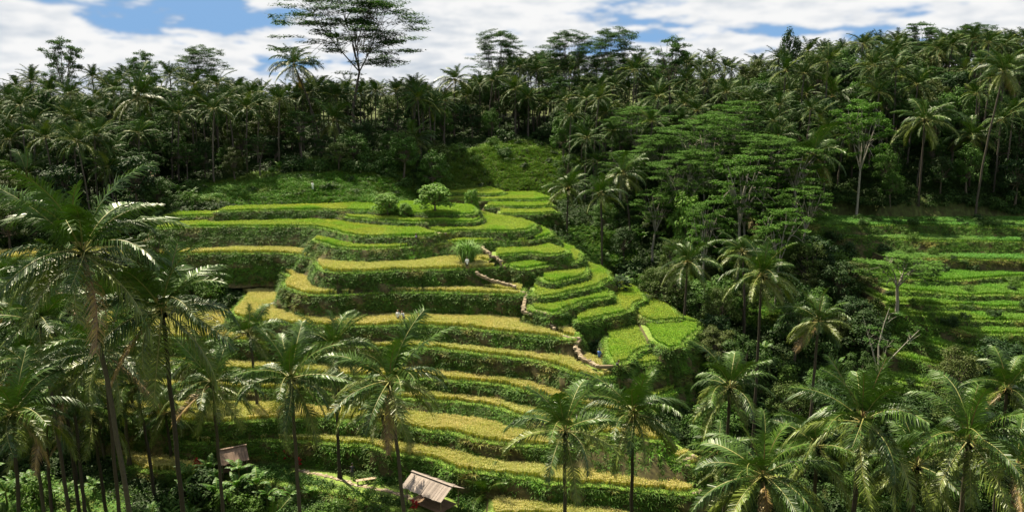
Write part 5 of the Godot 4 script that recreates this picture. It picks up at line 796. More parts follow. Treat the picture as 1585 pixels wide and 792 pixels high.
class MB:
	var v := PackedVector3Array()
	var n := PackedVector3Array()
	var c := PackedColorArray()
	func tri(a: Vector3, b: Vector3, d: Vector3, col: Color) -> void:
		var m := (d - a).cross(b - a).normalized()
		v.append(a); v.append(b); v.append(d)
		n.append(m); n.append(m); n.append(m)
		c.append(col); c.append(col); c.append(col)
	func quad(a: Vector3, b: Vector3, d: Vector3, e: Vector3, col: Color) -> void:
		tri(a, b, d, col)
		tri(a, d, e, col)
	func tri_n(a: Vector3, b: Vector3, d: Vector3, na: Vector3, nb: Vector3, nd: Vector3, col: Color) -> void:
		v.append(a); v.append(b); v.append(d)
		n.append(na); n.append(nb); n.append(nd)
		c.append(col); c.append(col); c.append(col)
	# a round bar through pts, smooth shaded
	func tube(pts: Array, rad: Array, sides: int, col: Color, cap := true) -> void:
		var rings := []
		var norms := []
		var ref := Vector3(0.31, 0.12, 0.94)
		for i in pts.size():
			var t: Vector3 = (pts[mini(i + 1, pts.size() - 1)] - pts[maxi(i - 1, 0)]).normalized()
			var s := t.cross(ref).normalized()
			var u := s.cross(t).normalized()
			var ring := []
			var nr := []
			for k in sides:
				var a := TAU * k / sides
				var d := s * cos(a) + u * sin(a)
				ring.append(pts[i] + d * rad[i])
				nr.append(d)
			rings.append(ring)
			norms.append(nr)
		for i in pts.size() - 1:
			for k in sides:
				var j := (k + 1) % sides
				var a: Vector3 = rings[i][k]
				var b: Vector3 = rings[i][j]
				var d: Vector3 = rings[i + 1][j]
				var e: Vector3 = rings[i + 1][k]
				var face := (d - a).cross(b - a)
				if face.dot(norms[i][k]) >= 0.0:
					tri_n(a, b, d, norms[i][k], norms[i][j], norms[i + 1][j], col)
					tri_n(a, d, e, norms[i][k], norms[i + 1][j], norms[i + 1][k], col)
				else:
					tri_n(a, d, b, norms[i][k], norms[i + 1][j], norms[i][j], col)
					tri_n(a, e, d, norms[i][k], norms[i + 1][k], norms[i + 1][j], col)
		if cap:
			var last: Array = rings[rings.size() - 1]
			for k in range(1, sides - 1):
				tri(last[0], last[k + 1], last[k], col)
	func ball(at: Vector3, r: Vector3, col: Color, ns := 7, nr := 5) -> void:
		for i in nr:
			for k in ns:
				var p := []
				for q in [[i, k], [i, k + 1], [i + 1, k + 1], [i + 1, k]]:
					var th: float = PI * q[0] / nr
					var ph: float = TAU * q[1] / ns
					p.append(Vector3(sin(th) * cos(ph), cos(th), sin(th) * sin(ph)))
				if i > 0:
					tri_n(at + p[0] * r, at + p[1] * r, at + p[2] * r, p[0], p[1], p[2], col)
				if i < nr - 1:
					tri_n(at + p[0] * r, at + p[2] * r, at + p[3] * r, p[0], p[2], p[3], col)
	func box(lo: Vector3, hi: Vector3, x: Transform3D, col: Color) -> void:
		var p := []
		for k in 8:
			p.append(x * Vector3(hi.x if k & 1 else lo.x, hi.y if k & 2 else lo.y, hi.z if k & 4 else lo.z))
		for f in [[0, 1, 3, 2], [5, 4, 6, 7], [4, 0, 2, 6], [1, 5, 7, 3], [2, 3, 7, 6], [4, 5, 1, 0]]:
			quad(p[f[0]], p[f[3]], p[f[2]], p[f[1]], col)
	# one leaf: pointed, folded a little along its middle
	func leaf(at: Vector3, d: Vector3, side: Vector3, l: float, w: float, sag: float, col: Color) -> void:
		var mid := at + d * l * 0.5
		var tip := at + d * l + Vector3(0, -sag * l, 0)
		var up := side.cross(d) * w * 0.22
		tri(at, mid + side * w * 0.5 + up, tip, col)
		tri(at, tip, mid - side * w * 0.5 + up, col)
	func mesh(m: Material) -> ArrayMesh:
		var a := []
		a.resize(Mesh.ARRAY_MAX)
		a[Mesh.ARRAY_VERTEX] = v
		a[Mesh.ARRAY_NORMAL] = n
		a[Mesh.ARRAY_COLOR] = c
		var am := ArrayMesh.new()
		am.add_surface_from_arrays(Mesh.PRIMITIVE_TRIANGLES, a)
		am.surface_set_material(0, m)
		return am

var R := RandomNumberGenerator.new()
var M := {}
var relief := FastNoiseLite.new()
var patch := FastNoiseLite.new()
var polys := []      # Vector2 outlines of the terraces, same order as TERRACES
var lips := []       # Vector2 front edges
var boxes := []
var taken := {}

func rf(a: float, b: float) -> float:
	return R.randf_range(a, b)

func numbered(s: String) -> String:
	taken[s] = taken.get(s, -1) + 1
	return s if taken[s] == 0 else "%s_%03d" % [s, taken[s]]

func thing(called: String, label: String, category: String, at: Vector3, turn := 0.0, group := "", kind := "") -> Node3D:
	var o := Node3D.new()
	o.name = numbered(called)
	o.position = at
	o.rotation.y = turn
	tag(o, label, category, group, kind)
	add_child(o)
	return o

func tag(o: Node, label: String, category: String, group := "", kind := "") -> void:
	o.set_meta("label", label)
	if category: o.set_meta("category", category)
	if group: o.set_meta("group", group)
	if kind: o.set_meta("kind", kind)

func part(called: String, m: Mesh, parent: Node, x := Transform3D.IDENTITY) -> MeshInstance3D:
	var o := MeshInstance3D.new()
	o.name = called
	o.mesh = m
	o.transform = x
	parent.add_child(o, true)
	return o

func scatter(called: String, m: Mesh, xs: Array, cols: Array, parent: Node, kind := "stuff") -> MultiMeshInstance3D:
	var mm := MultiMesh.new()
	mm.transform_format = MultiMesh.TRANSFORM_3D
	mm.use_colors = true
	mm.mesh = m
	mm.instance_count = xs.size()
	for i in xs.size():
		mm.set_instance_transform(i, xs[i])
		mm.set_instance_color(i, cols[i])
	var o := MultiMeshInstance3D.new()
	o.multimesh = mm
	o.name = called
	o.set_meta("kind", kind)
	parent.add_child(o, true)
	return o

func lin(r: float, g: float, b: float) -> Color:
	return Color(r, g, b).linear_to_srgb()

# ---------------------------------------------------------------- ground
func base_h(x: float, z: float) -> float:
	var fx := clampf((x - GX0) / GST, 1.0, GNX - 2.001)
	var fz := clampf((z - GZ0) / GST, 1.0, GNZ - 2.001)
	var i := int(fx)
	var j := int(fz)
	var a := fx - i
	var b := fz - j
	var r := [0.0, 0.0, 0.0, 0.0]
	for k in 4:
		var o := (j - 1 + k) * GNX + i
		r[k] = cubic_interpolate(GRID[o], GRID[o + 1], GRID[o - 1], GRID[mini(o + 2, GRID.size() - 1)], a)
	return cubic_interpolate(r[1], r[2], r[0], r[3], b) + relief.get_noise_2d(x, z) * 0.9

func top_terrace(x: float, z: float) -> float:
	var p := Vector2(x, z)
	var y := -99.0
	for i in polys.size():
		if TERRACES[i][1] > y and boxes[i].has_point(p) and Geometry2D.is_point_in_polygon(p, polys[i]):
			y = TERRACES[i][1]
	# the hillside rises over the rear of the upper fields
	if y > 0.0 and z < -130.0 and x < -6.0 and base_h(x, z) > y + 0.25: return -99.0
	return y

func ground(x: float, z: float) -> float:
	var t := top_terrace(x, z)
	return base_h(x, z) if t < 0.0 else t

func near_path(p: Vector2, r: float) -> bool:
	for i in range(0, STONES.size(), 3):
		if absf(STONES[i] - p.x) < r and absf(STONES[i + 2] - p.y) < r: return true
	return false

func chaikin(a: Array, times: int) -> Array:
	for k in times:
		var o := [a[0]]
		for i in a.size() - 1:
			o.append(a[i].lerp(a[i + 1], 0.25))
			o.append(a[i].lerp(a[i + 1], 0.75))
		o.append(a[a.size() - 1])
		a = o
	return a

func noise_tex(freq: float, stops: Array, seed_: int, size := 512) -> NoiseTexture2D:
	var f := FastNoiseLite.new()
	f.seed = seed_
	f.noise_type = FastNoiseLite.TYPE_SIMPLEX_SMOOTH
	f.fractal_octaves = 5
	f.frequency = freq
	var g := Gradient.new()
	g.offsets = PackedFloat32Array(stops.map(func(s): return s[0]))
	g.colors = PackedColorArray(stops.map(func(s): return s[1]))
	var t := NoiseTexture2D.new()
	t.width = size
	t.height = size
	t.seamless = true
	t.noise = f
	t.color_ramp = g
	return t

func mat(rough: float, vertex := true, back := Color.BLACK, spec := 0.5) -> StandardMaterial3D:
	var m := StandardMaterial3D.new()
	m.roughness = rough
	m.metallic_specular = spec
	m.vertex_color_use_as_albedo = vertex
	m.cull_mode = BaseMaterial3D.CULL_DISABLED
	if back != Color.BLACK:
		m.backlight_enabled = true
		m.backlight = back
	return m

func earth(stops: Array, scale_: float, seed_: int, freq := 0.02) -> StandardMaterial3D:
	var m := mat(0.95, false, Color.BLACK, 0.25)
	m.albedo_texture = noise_tex(freq, stops, seed_)
	m.uv1_triplanar = true
	m.uv1_world_triplanar = true
	m.uv1_scale = Vector3.ONE * scale_
	m.heightmap_enabled = false
	return m

func materials() -> void:
	M.palm = mat(0.44, true, Color(0.3, 0.34, 0.06), 0.36)
	M.far_palm = mat(0.55, true, Color(0.26, 0.3, 0.06), 0.25)
	M.leaf = mat(0.6, true, Color(0.55, 0.68, 0.18), 0.25)
	M.feather = mat(0.7, true, Color(0.6, 0.75, 0.2), 0.2)
	M.banana = mat(0.5, true, Color(0.5, 0.62, 0.15), 0.3)
	M.rice = mat(0.65, true, Color(0.6, 0.6, 0.2), 0.3)
	M.grass = mat(0.65, true, Color(0.45, 0.55, 0.14), 0.3)
	M.bark = mat(0.9, true, Color.BLACK, 0.25)
	M.bark.albedo_texture = noise_tex(0.03, [[0.0, lin(0.45, 0.45, 0.45)], [0.5, lin(0.8, 0.8, 0.78)], [1.0, lin(1, 0.98, 0.95)]], 5, 256)
	M.bark.uv1_triplanar = true
	M.bark.uv1_scale = Vector3(1.2, 0.5, 1.2)
	M.floor = earth([[0.0, lin(0.035, 0.028, 0.014)], [0.45, lin(0.045, 0.055, 0.016)], [0.7, lin(0.07, 0.1, 0.025)], [1.0, lin(0.13, 0.1, 0.05)]], 0.11, 3)
	M.bank = earth([[0.0, lin(0.03, 0.026, 0.014)], [0.4, lin(0.06, 0.052, 0.026)], [0.65, lin(0.085, 0.08, 0.03)], [1.0, lin(0.2, 0.14, 0.08)]], 0.17, 8)
	M.tread = earth([[0.0, lin(0.07, 0.09, 0.02)], [0.5, lin(0.12, 0.18, 0.035)], [1.0, lin(0.2, 0.26, 0.06)]], 0.2, 9)
	M.stone = mat(0.85, true, Color.BLACK, 0.3)
	M.stone.albedo_texture = noise_tex(0.05, [[0.0, lin(0.5, 0.46, 0.4)], [1.0, lin(1, 1, 1)]], 15, 256)
	M.stone.uv1_triplanar = true
	M.stone.uv1_world_triplanar = true
	M.stone.uv1_scale = Vector3.ONE * 0.9
	M.wood = mat(0.8, true, Color.BLACK, 0.3)
	M.wood.albedo_texture = noise_tex(0.03, [[0.0, lin(0.4, 0.38, 0.36)], [0.6, lin(0.85, 0.82, 0.8)], [1.0, lin(1, 1, 1)]], 25, 256)
	M.wood.uv1_triplanar = true
	M.wood.uv1_scale = Vector3(1.5, 1.5, 0.4)
	M.cloth = mat(0.9, true)

func make_sky() -> Sky:
	var w := 3072
	var hh := 1536
	var big := FastNoiseLite.new()
	big.seed = 41
	big.noise_type = FastNoiseLite.TYPE_SIMPLEX_SMOOTH
	big.fractal_octaves = 7
	big.fractal_gain = 0.55
	big.frequency = 1.0
	var fine := FastNoiseLite.new()
	fine.seed = 11
	fine.noise_type = FastNoiseLite.TYPE_SIMPLEX_SMOOTH
	fine.fractal_octaves = 5
	fine.frequency = 2.6
	var im := Image.create(w, hh, false, Image.FORMAT_RGBF)
	im.fill(Color(0.07, 0.085, 0.045))
	var zen := Vector3(0.055, 0.19, 0.5)
	var hor := Vector3(0.22, 0.46, 0.78)
	var j := 0
	while j < hh / 2 + 2:
		# clouds overhead lie outside any sensible view: coarser steps there
		var st := 4 if j < hh / 3 else 1
		var th := PI * (j + 0.5 * st) / hh
		var y := maxf(cos(th), 0.0)
		var s := sin(th)
		for ii in w / st:
			var i := ii * st
			var ph := TAU * (i + 0.5 * st) / w
			var k := 1.0 / (y + 0.22)
			var px := sin(ph) * s * k
			var pz := cos(ph) * s * k
			var base := big.get_noise_3d(px * 0.75, y * 7.0, pz * 0.75)
			var det := fine.get_noise_3d(px * 1.1, y * 11.0, pz * 1.1)
			var cov := smoothstep(-0.26, -0.04, base + det * 0.3)
			var thick := smoothstep(0.05, 0.45, base + det * 0.1)
			var sky := hor.lerp(zen, pow(y, 0.55))
			var puff := 0.5 + 0.5 * fine.get_noise_3d(px * 2.2 + 7.0, y * 16.0, pz * 2.2)
			var cl := Vector3(1.0, 1.0, 1.0).lerp(Vector3(0.42, 0.52, 0.64), clampf(thick * 0.4 + (0.56 - puff) * 1.1, 0.0, 1.0))
			var q := sky.lerp(cl, cov)
			var c := Color(q.x, q.y, q.z)
			if st == 1: im.set_pixel(i, j, c)
			else: im.fill_rect(Rect2i(i, j, st, st), c)
		j += st
	var pm := PanoramaSkyMaterial.new()
	pm.panorama = ImageTexture.create_from_image(im)
	pm.energy_multiplier = 0.315
	var sk := Sky.new()
	sk.sky_material = pm
	return sk

# ---------------------------------------------------------------- terrain meshes
func make_terrain() -> void:
	var xs := []
	var zs := []
	var x := -420.0
	while x < 420.0:
		xs.append(x)
		x += 2.4 if absf(x) < 150.0 else 12.0
	var z := -620.0
	while z < 60.0:
		zs.append(z)
		z += 2.4 if z > -250.0 and z < -60.0 else (6.0 if z > -330.0 else 20.0)
	var v := PackedVector3Array()
	for zz in zs:
		for xx in xs:
			var t := top_terrace(xx, zz)
			var y := base_h(xx, zz)
			if t > 0.0: y = minf(y, t - 0.7)
			v.append(Vector3(xx, y, zz))
	var idx := PackedInt32Array()
	var nx := xs.size()
	for j in zs.size() - 1:
		for i in nx - 1:
			var a := j * nx + i
			idx.append_array(PackedInt32Array([a, a + 1, a + nx, a + 1, a + nx + 1, a + nx]))
	var a := []
	a.resize(Mesh.ARRAY_MAX)
	a[Mesh.ARRAY_VERTEX] = v
	a[Mesh.ARRAY_INDEX] = idx
	var am := ArrayMesh.new()
	am.add_surface_from_arrays(Mesh.PRIMITIVE_TRIANGLES, a)
	var st := SurfaceTool.new()
	st.create_from(am, 0)
	st.generate_normals()
	var m := st.commit()
	m.surface_set_material(0, M.floor)
	var o := part("hillside", m, self)
	tag(o, "valley floor and forested hills under the trees", "", "", "structure")

const ORD := ["lowest", "second", "third", "fourth", "fifth", "sixth", "seventh", "eighth", "ninth", "tenth", "eleventh", "twelfth", "thirteenth"]

func terrace_place(i: int) -> String:
	if i < 13: return "the %s broad terrace counted up from the hut" % ORD[i]
	if i < 25: return "the %s small paddy counted down the right flank of the spur" % ["highest", "second", "fourth", "third", "fifth", "sixth", "seventh", "ninth", "eighth", "tenth", "eleventh", "lowest"][i - 13]
	if i < 29: return "the %s strip of the far terraces behind the upper field" % ["highest", "second", "third", "lowest"][i - 25]
	if i < 40: return "the %s terrace counted down the right slope" % ["third", "fourth", "sixth", "eighth", "ninth", "tenth", "lowest", "second", "highest", "fifth", "seventh"][i - 29]
	return ["the weedy ground around the open hut", "the low paddy right of the open hut"][i - 40]

func make_terraces() -> void:
	var tuft := grass_tuft(12, 0.55, 0.055, 0.8)
	var short := grass_tuft(10, 0.2, 0.035, 0.35)
	var crops := {"gold": rice_tuft("gold"), "lime": rice_tuft("lime"), "green": rice_tuft("green"), "grass": grass_tuft(14, 0.6, 0.06, 0.6), "weeds": weed_clump()}
	for i in TERRACES.size():
		var y: float = TERRACES[i][1]
		var slope: float = TERRACES[i][2]
		var poly: PackedVector2Array = polys[i]
		var root := thing("rice_terrace", "earth step of " + terrace_place(i), "", Vector3(lips[i][0].x, y, lips[i][0].y), 0.0, "", "structure")
		var off := -root.position
		# level top
		var mb := MB.new()
		var tri := Geometry2D.triangulate_polygon(poly)
		for k in range(0, tri.size(), 3):
			var p := []
			for q in 3: p.append(Vector3(poly[tri[k + q]].x, y, poly[tri[k + q]].y) + off)
			if (p[2] - p[0]).cross(p[1] - p[0]).y < 0.0: mb.tri(p[0], p[2], p[1], Color.WHITE)
			else: mb.tri(p[0], p[1], p[2], Color.WHITE)
		part("field_top", mb.mesh(M.tread), root)
		# bank all round: sloped, slumped and lumpy
		var cw := Geometry2D.is_polygon_clockwise(poly)
		var n := poly.size()
		var outs := []
		for k in n:
			var t: Vector2 = (poly[(k + 1) % n] - poly[(k + n - 1) % n]).normalized()
			outs.append(Vector2(-t.y, t.x) if cw else Vector2(t.y, -t.x))
		# make sure outs point outward
		var probe: Vector2 = poly[2] + outs[2] * 0.15
		var flip := -1.0 if Geometry2D.is_point_in_polygon(probe, poly) else 1.0
		var rows := [0.0, 0.12, 0.5, 1.0, 1.6, 2.3, 3.2, 4.6]
		var ring := []
		for k in n:
			var col := []
			for q in rows.size():
				var dd: float = rows[q]
				var o2: Vector2 = outs[k] * flip
				var lump := relief.get_noise_3d(poly[k].x * 7.0, (y - dd) * 9.0, poly[k].y * 7.0) * minf(dd, 1.0) * 1.2
				var e := poly[k] + o2 * (dd * slope + lump + (0.06 if q == 1 else 0.0))
				col.append(Vector3(e.x, y - dd, e.y) + off)
			ring.append(col)
		var bm := MB.new()
		var st := SurfaceTool.new()
		st.begin(Mesh.PRIMITIVE_TRIANGLES)
		for k in n:
			var j := (k + 1) % n
			for q in rows.size() - 1:
				var a: Vector3 = ring[k][q]
				var b: Vector3 = ring[j][q]
				var c: Vector3 = ring[j][q + 1]
				var d: Vector3 = ring[k][q + 1]
				var o3 := Vector3(outs[k].x, 0.3, outs[k].y) * flip
				var f := (c - a).cross(b - a)
				var order := [a, b, c, a, c, d] if f.dot(o3) > 0.0 else [a, c, b, a, d, c]
				for p in order: st.add_vertex(p)
		st.generate_normals()
		var bmesh: ArrayMesh = st.commit()
		bmesh.surface_set_material(0, M.bank)
		part("bank", bmesh, root)
		# grass of the visible bank
		var xs := []
		var cols := []
		var xs2 := []
		var cols2 := []
		var lip: Array = lips[i]
		for k in lip.size() - 1:
			var a: Vector2 = lip[k]
			var b: Vector2 = lip[k + 1]
			var ln := a.distance_to(b)
			var t := (b - a) / maxf(ln, 0.001)
			var o2 := Vector2(-t.y, t.x)
			if Geometry2D.is_point_in_polygon((a + b) * 0.5 + o2 * 0.1, poly): o2 = -o2
			if absf((a.x + b.x) * 0.5) > -(a.y) * 0.66 + 6.0: continue
			var steps := int(ln / 0.26) + 1
			for s in steps:
				var p := a.lerp(b, (s + R.randf()) / steps)
				# lip: short bright turf
				for w in 4:
					var pp := p - o2 * (rf(-0.2, 0.6))
					xs2.append(Transform3D(Basis(Vector3.UP, rf(0, TAU)).scaled(Vector3.ONE * rf(0.7, 1.3)), Vector3(pp.x, y - 0.03, pp.y) + off))
					cols2.append(Color(1.8, 1.75, 1.4) * rf(0.7, 1.2))
				var dd := rf(0.05, 0.25)
				while dd < 4.2:
					var e := p + o2 * (dd * slope)
					if dd > 0.5 and ground(e.x, e.y) > y - dd + 0.1: break
					var dry := patch.get_noise_3d(e.x * 3.0, dd * 5.0, e.y * 3.0) + (0.45 if i == 29 else 0.0)
					var cc := Color(0.62, 0.68, 0.5).lerp(Color(1.9, 1.0, 1.6), smoothstep(0.1, 0.5, dry)).lerp(Color(1.0, 1.15, 0.7), smoothstep(0.15, 0.5, -dry))
					if R.randf() < 0.8 - 0.75 * smoothstep(0.22, 0.4, dry) * smoothstep(0.3, 0.7, dd):
						var tilt := rf(0.5, 1.1)
						var bs := Basis(Vector3.UP, rf(0, TAU))
						bs = Basis(Vector3(t.x, 0, t.y), 0.0) * bs
						var ax := Vector3(o2.y, 0, -o2.x)
						bs = Basis(ax, tilt) * bs
						xs.append(Transform3D(bs.scaled_local(Vector3.ONE * rf(0.45, 1.6)), Vector3(e.x, y - dd, e.y) + off))
						cols.append(cc * rf(0.45, 1.15))
					dd += rf(0.24, 0.36)
		scatter("bank_grass", tuft, xs, cols, root)
		scatter("edge_turf", short, xs2, cols2, root)
		# crop
		var crop: String = TERRACES[i][0]
		var inner := Geometry2D.offset_polygon(poly, -0.62)
		if inner.is_empty(): continue
		var ip: PackedVector2Array = inner[0]
		var above := []
		for j in TERRACES.size():
			if TERRACES[j][1] > y and boxes[j].intersects(boxes[i]):
				var g := Geometry2D.offset_polygon(polys[j], 0.25 + minf(TERRACES[j][1] - y, 2.5) * TERRACES[j][2] * 0.8)
				if g.size(): above.append([boxes[j].grow(2.0), g[0]])
		var bb: Rect2 = boxes[i]
		var cx := []
		var cc2 := []
		var gap := 0.75 if crop == "weeds" else 0.3
		var z := bb.position.y
		while z < bb.end.y:
			var x := maxf(bb.position.x, z * 0.68 - 3.0)
			while x < minf(bb.end.x, -z * 0.68 + 3.0):
				x += gap
				var p := Vector2(x + rf(-0.12, 0.12), z + rf(-0.12, 0.12))
				if not Geometry2D.is_point_in_polygon(p, ip): continue
				var hid := false
				for g in above:
					if g[0].has_point(p) and Geometry2D.is_point_in_polygon(p, g[1]):
						hid = true
						break
				if hid: continue
				if crop == "weeds" and (near_path(p, 0.9) or p.distance_to(Vector2(-8.0, -74.6)) < 2.6): continue
				if near_path(p, 0.55): continue
				var nz := patch.get_noise_2d(p.x * 2.0, p.y * 2.0)
				var sc := 1.0 + nz * 0.35 + rf(-0.14, 0.14)
				cx.append(Transform3D(Basis(Vector3.UP, rf(0, TAU)).scaled(Vector3(1.05, sc, 1.05)), Vector3(p.x, y - 0.02, p.y) + off))
				var plot := patch.get_noise_2d(floorf(p.x / 11.0 + i * 0.37) * 31.0, i * 57.0)
				sc += plot * 0.3
				var tint := Color(1, 1, 1).lerp(Color(0.8, 0.98, 0.72), smoothstep(0.05, 0.35, plot)).lerp(Color(1.1, 1.0, 0.95), smoothstep(0.05, 0.35, -plot)).lerp(Color(0.78, 1.02, 0.7), clampf(nz * 1.6 + 0.1, 0.0, 1.0)) * rf(0.8, 1.12)
				cc2.append(tint.lerp(Color(1, 1, 1) * rf(0.85, 1.12), 0.6) if crop == "gold" else tint)
			z += gap
		if cx.size():
			var rc := scatter("rice_crop" if crop != "grass" else "field_grass", crops[crop], cx, cc2, self)
			rc.position = root.position
			rc.name = numbered({"grass": "field_grass", "weeds": "weeds"}.get(crop, "rice_crop"))
			var look: String = {"gold": "ripe golden yellow rice on ", "lime": "fresh light green rice on ", "green": "deep green rice on ", "grass": "rough green grass on ", "weeds": "leafy weeds on "}[crop]
			tag(rc, look + terrace_place(i), {"grass": "grass", "weeds": "weeds"}.get(crop, "rice"), "", "stuff")

func weed_clump() -> ArrayMesh:
	var mb := MB.new()
	for q in 5:
		leaf_clump(mb, Vector3(rf(-0.35, 0.35), rf(0.05, 0.5), rf(-0.35, 0.35)), Vector3(0.36, 0.28, 0.36), 26, 0.2, 0.1, Color(0.045, 0.09, 0.02) * rf(0.8, 1.2), 0.2)
	return mb.mesh(M.leaf)

func grass_tuft(nb: int, l: float, w: float, spread: float) -> ArrayMesh:
	var mb := MB.new()
	for k in nb:
		var a := TAU * k / nb + rf(-0.3, 0.3)
		var d := Vector3(cos(a), 0, sin(a))
		var len_ := l * rf(0.6, 1.2)
		var s := Vector3(-d.z, 0, d.x) * w * rf(0.6, 1.1)
		var p0 := d * rf(0.0, 0.1)
		var p1 := p0 + (Vector3.UP * 0.8 + d * spread).normalized() * len_ * 0.6
		var p2 := p1 + (Vector3.UP * rf(-0.1, 0.5) + d * (spread + 0.4)).normalized() * len_ * 0.55
		var col := Color(rf(0.07, 0.12), rf(0.15, 0.22), rf(0.018, 0.04))
		mb.quad(p0 - s * 0.6, p1 - s * 0.5, p1 + s * 0.5, p0 + s * 0.6, col)
		mb.tri(p1 - s * 0.5, p2, p1 + s * 0.5, col)
	return mb.mesh(M.grass)

func rice_tuft(kind: String) -> ArrayMesh:
	var mb := MB.new()
	var tall := 0.62 if kind == "gold" else 0.52
	var nb := 14
	for k in nb:
		var a := TAU * k / nb + rf(-0.4, 0.4)
		var d := Vector3(cos(a), 0, sin(a))
		var s := Vector3(-d.z, 0, d.x) * 0.035
		var p0 := d * rf(0.0, 0.13)
		var p1 := p0 + (Vector3.UP + d * rf(0.05, 0.25)).normalized() * tall * rf(0.6, 0.8)
		var p2 := p1 + (Vector3.UP * rf(0.2, 0.9) + d * rf(0.3, 0.8)).normalized() * tall * rf(0.3, 0.5)
		var col := Color(rf(0.18, 0.26), rf(0.31, 0.39), rf(0.05, 0.075))
		if kind == "gold": col = Color(rf(0.45, 0.56), rf(0.42, 0.48), rf(0.12, 0.17)) if k % 4 else Color(0.28, 0.36, 0.08)
		if kind == "green": col = Color(rf(0.13, 0.18), rf(0.24, 0.31), rf(0.03, 0.045))
		mb.quad(p0 - s * 0.6, p1 - s * 0.6, p1 + s * 0.6, p0 + s * 0.6, col)
		mb.tri(p1 - s * 0.6, p2, p1 + s * 0.6, col)
	if kind != "green":
		for k in 7:
			var a := TAU * k / 7 + rf(-0.4, 0.4)
			var d := Vector3(cos(a), 0, sin(a))
			var p := d * rf(0.05, 0.16) + Vector3.UP * tall * rf(0.85, 1.1)
			var e := p + d * 0.12 + Vector3.DOWN * rf(0.02, 0.12)
			var s := Vector3(-d.z, 0, d.x) * 0.03
			var col := Color(rf(0.56, 0.66), rf(0.5, 0.57), rf(0.22, 0.28)) if kind == "gold" else Color(rf(0.34, 0.45), rf(0.42, 0.5), 0.07)
			mb.tri(p - s, e, p + s, col)
			mb.tri(p - Vector3.UP * 0.05, e, p + Vector3.UP * 0.03, col)
	return mb.mesh(M.rice)

# ---------------------------------------------------------------- palms
# a frond of length 1 lying towards -z, rising at angle rise and bending down over its length
func frond(rise: float, bend: float, pairs: int, hang: float, wide: float, tone: int, sides := 4) -> ArrayMesh:
	var mb := MB.new()
	var pts := []
	var dirs := []
	var p := Vector3.ZERO
	var n := 12
	for i in n + 1:
		pts.append(p)
		var e := rise - bend * pow(float(i) / n, 1.25)
		var d := Vector3(0, sin(e), -cos(e))
		dirs.append(d)
		p += d / n
	var rad := []
	for i in n + 1: rad.append(lerpf(0.012, 0.002, float(i) / n))
	var stem := Color(0.2, 0.2, 0.06) if tone < 3 else Color(0.2, 0.12, 0.06)
	mb.tube(pts, rad, sides, stem, false)
	for k in pairs:
		var t := lerpf(0.14, 0.995, (k + 0.5) / pairs)
		var f := t * n
		var i := mini(int(f), n - 1)
		var b: Vector3 = pts[i].lerp(pts[i + 1], f - i)
		var fw: Vector3 = dirs[i].lerp(dirs[i + 1], f - i).normalized()
		var up := Vector3.RIGHT.cross(fw).normalized()
		for s in [-1.0, 1.0]:
			if R.randf() < 0.03: continue
			var ll := (0.1 + 0.15 * sin(PI * clampf(t * 0.95 + 0.06, 0.0, 1.0)) + 0.02) * rf(0.7, 1.15)
			var d1: Vector3 = (Vector3.RIGHT * s * rf(0.75, 0.95) + fw * lerpf(0.45, 1.0, t) + up * rf(0.1, 0.4)).normalized()
			var d2: Vector3 = (d1 + Vector3.DOWN * hang * rf(0.5, 1.7)).normalized()
			var p1: Vector3 = b + d1 * ll * 0.42
			var p2: Vector3 = p1 + d2 * ll * 0.62
			var w := (fw * 0.85 + up * 0.45 * rf(0.2, 1.4)).normalized() * wide * lerpf(1.0, 0.7, t)
			var col: Color
			var g := rf(0.7, 1.3)
			match tone:
				0: col = Color(0.05 * g, 0.1 * g, 0.013)
				1: col = Color(0.034 * g, 0.07 * g, 0.012)
				2: col = Color(0.1 * g, 0.135 * g, 0.02)
				3: col = Color(0.24 * g, 0.17 * g, 0.07)
				_: col = Color(0.065 * g, 0.125 * g, 0.018)
			mb.quad(b - w * 0.5, p1 - w * 0.5, p1 + w * 0.5, b + w * 0.5, col)
			mb.tri(p1 - w * 0.5, p2, p1 + w * 0.5, col)
	return mb.mesh(M.palm)

var fronds := []       # [mesh, yearly position 0 young .. 1 old]
func make_fronds() -> void:
	var spec := [[1.38, 0.5, 0.4, 4], [1.15, 0.85, 0.6, 0], [0.95, 1.15, 0.75, 0], [0.72, 1.35, 0.9, 0], [0.5, 1.45, 1.05, 1], [0.22, 1.4, 1.2, 1], [-0.1, 1.15, 1.2, 2], [-0.5, 0.85, 1.2, 2], [-0.75, 0.5, 1.0, 3]]
	for s in spec:
		for k in 3: fronds.append(frond(s[0] + (k - 1) * 0.13, s[1] + (k - 1) * 0.22 * (1 if s[0] > 0 else 0.5), 58, s[2], 0.0185, s[3]))

func palm_crown_fronds(owner_: Node3D, at: Vector3, l: float, count: int, seed_: int, dead: int) -> void:
	R.seed = seed_
	var root := Node3D.new()
	root.name = "crown"
	owner_.add_child(root)
	var yaw := rf(0, TAU)
	for k in count + dead:
		yaw += 2.39996 + rf(-0.5, 0.5)
		var age := float(k) / count
		var kind := clampi(int(pow(age, 0.85) * 7.9 + 0.25 + rf(-0.4, 0.4)), 0, 7)
		if k >= count: kind = 8
		var m: Mesh = fronds[kind * 3 + R.randi() % 3]
		var ls := l * rf(0.78, 1.12) * (0.72 if kind == 0 else 1.0)
		var b := Basis(Vector3.UP, yaw) * Basis(Vector3.RIGHT, rf(-0.22, 0.22)) * Basis(Vector3.BACK, rf(-0.5, 0.5))
		part("frond", m, root, Transform3D(b.scaled_local(Vector3(ls * rf(0.92, 1.1), ls, ls)), at + Vector3(0, 0.15 - age * 0.35, 0) + b * Vector3(0, 0, -0.08)))

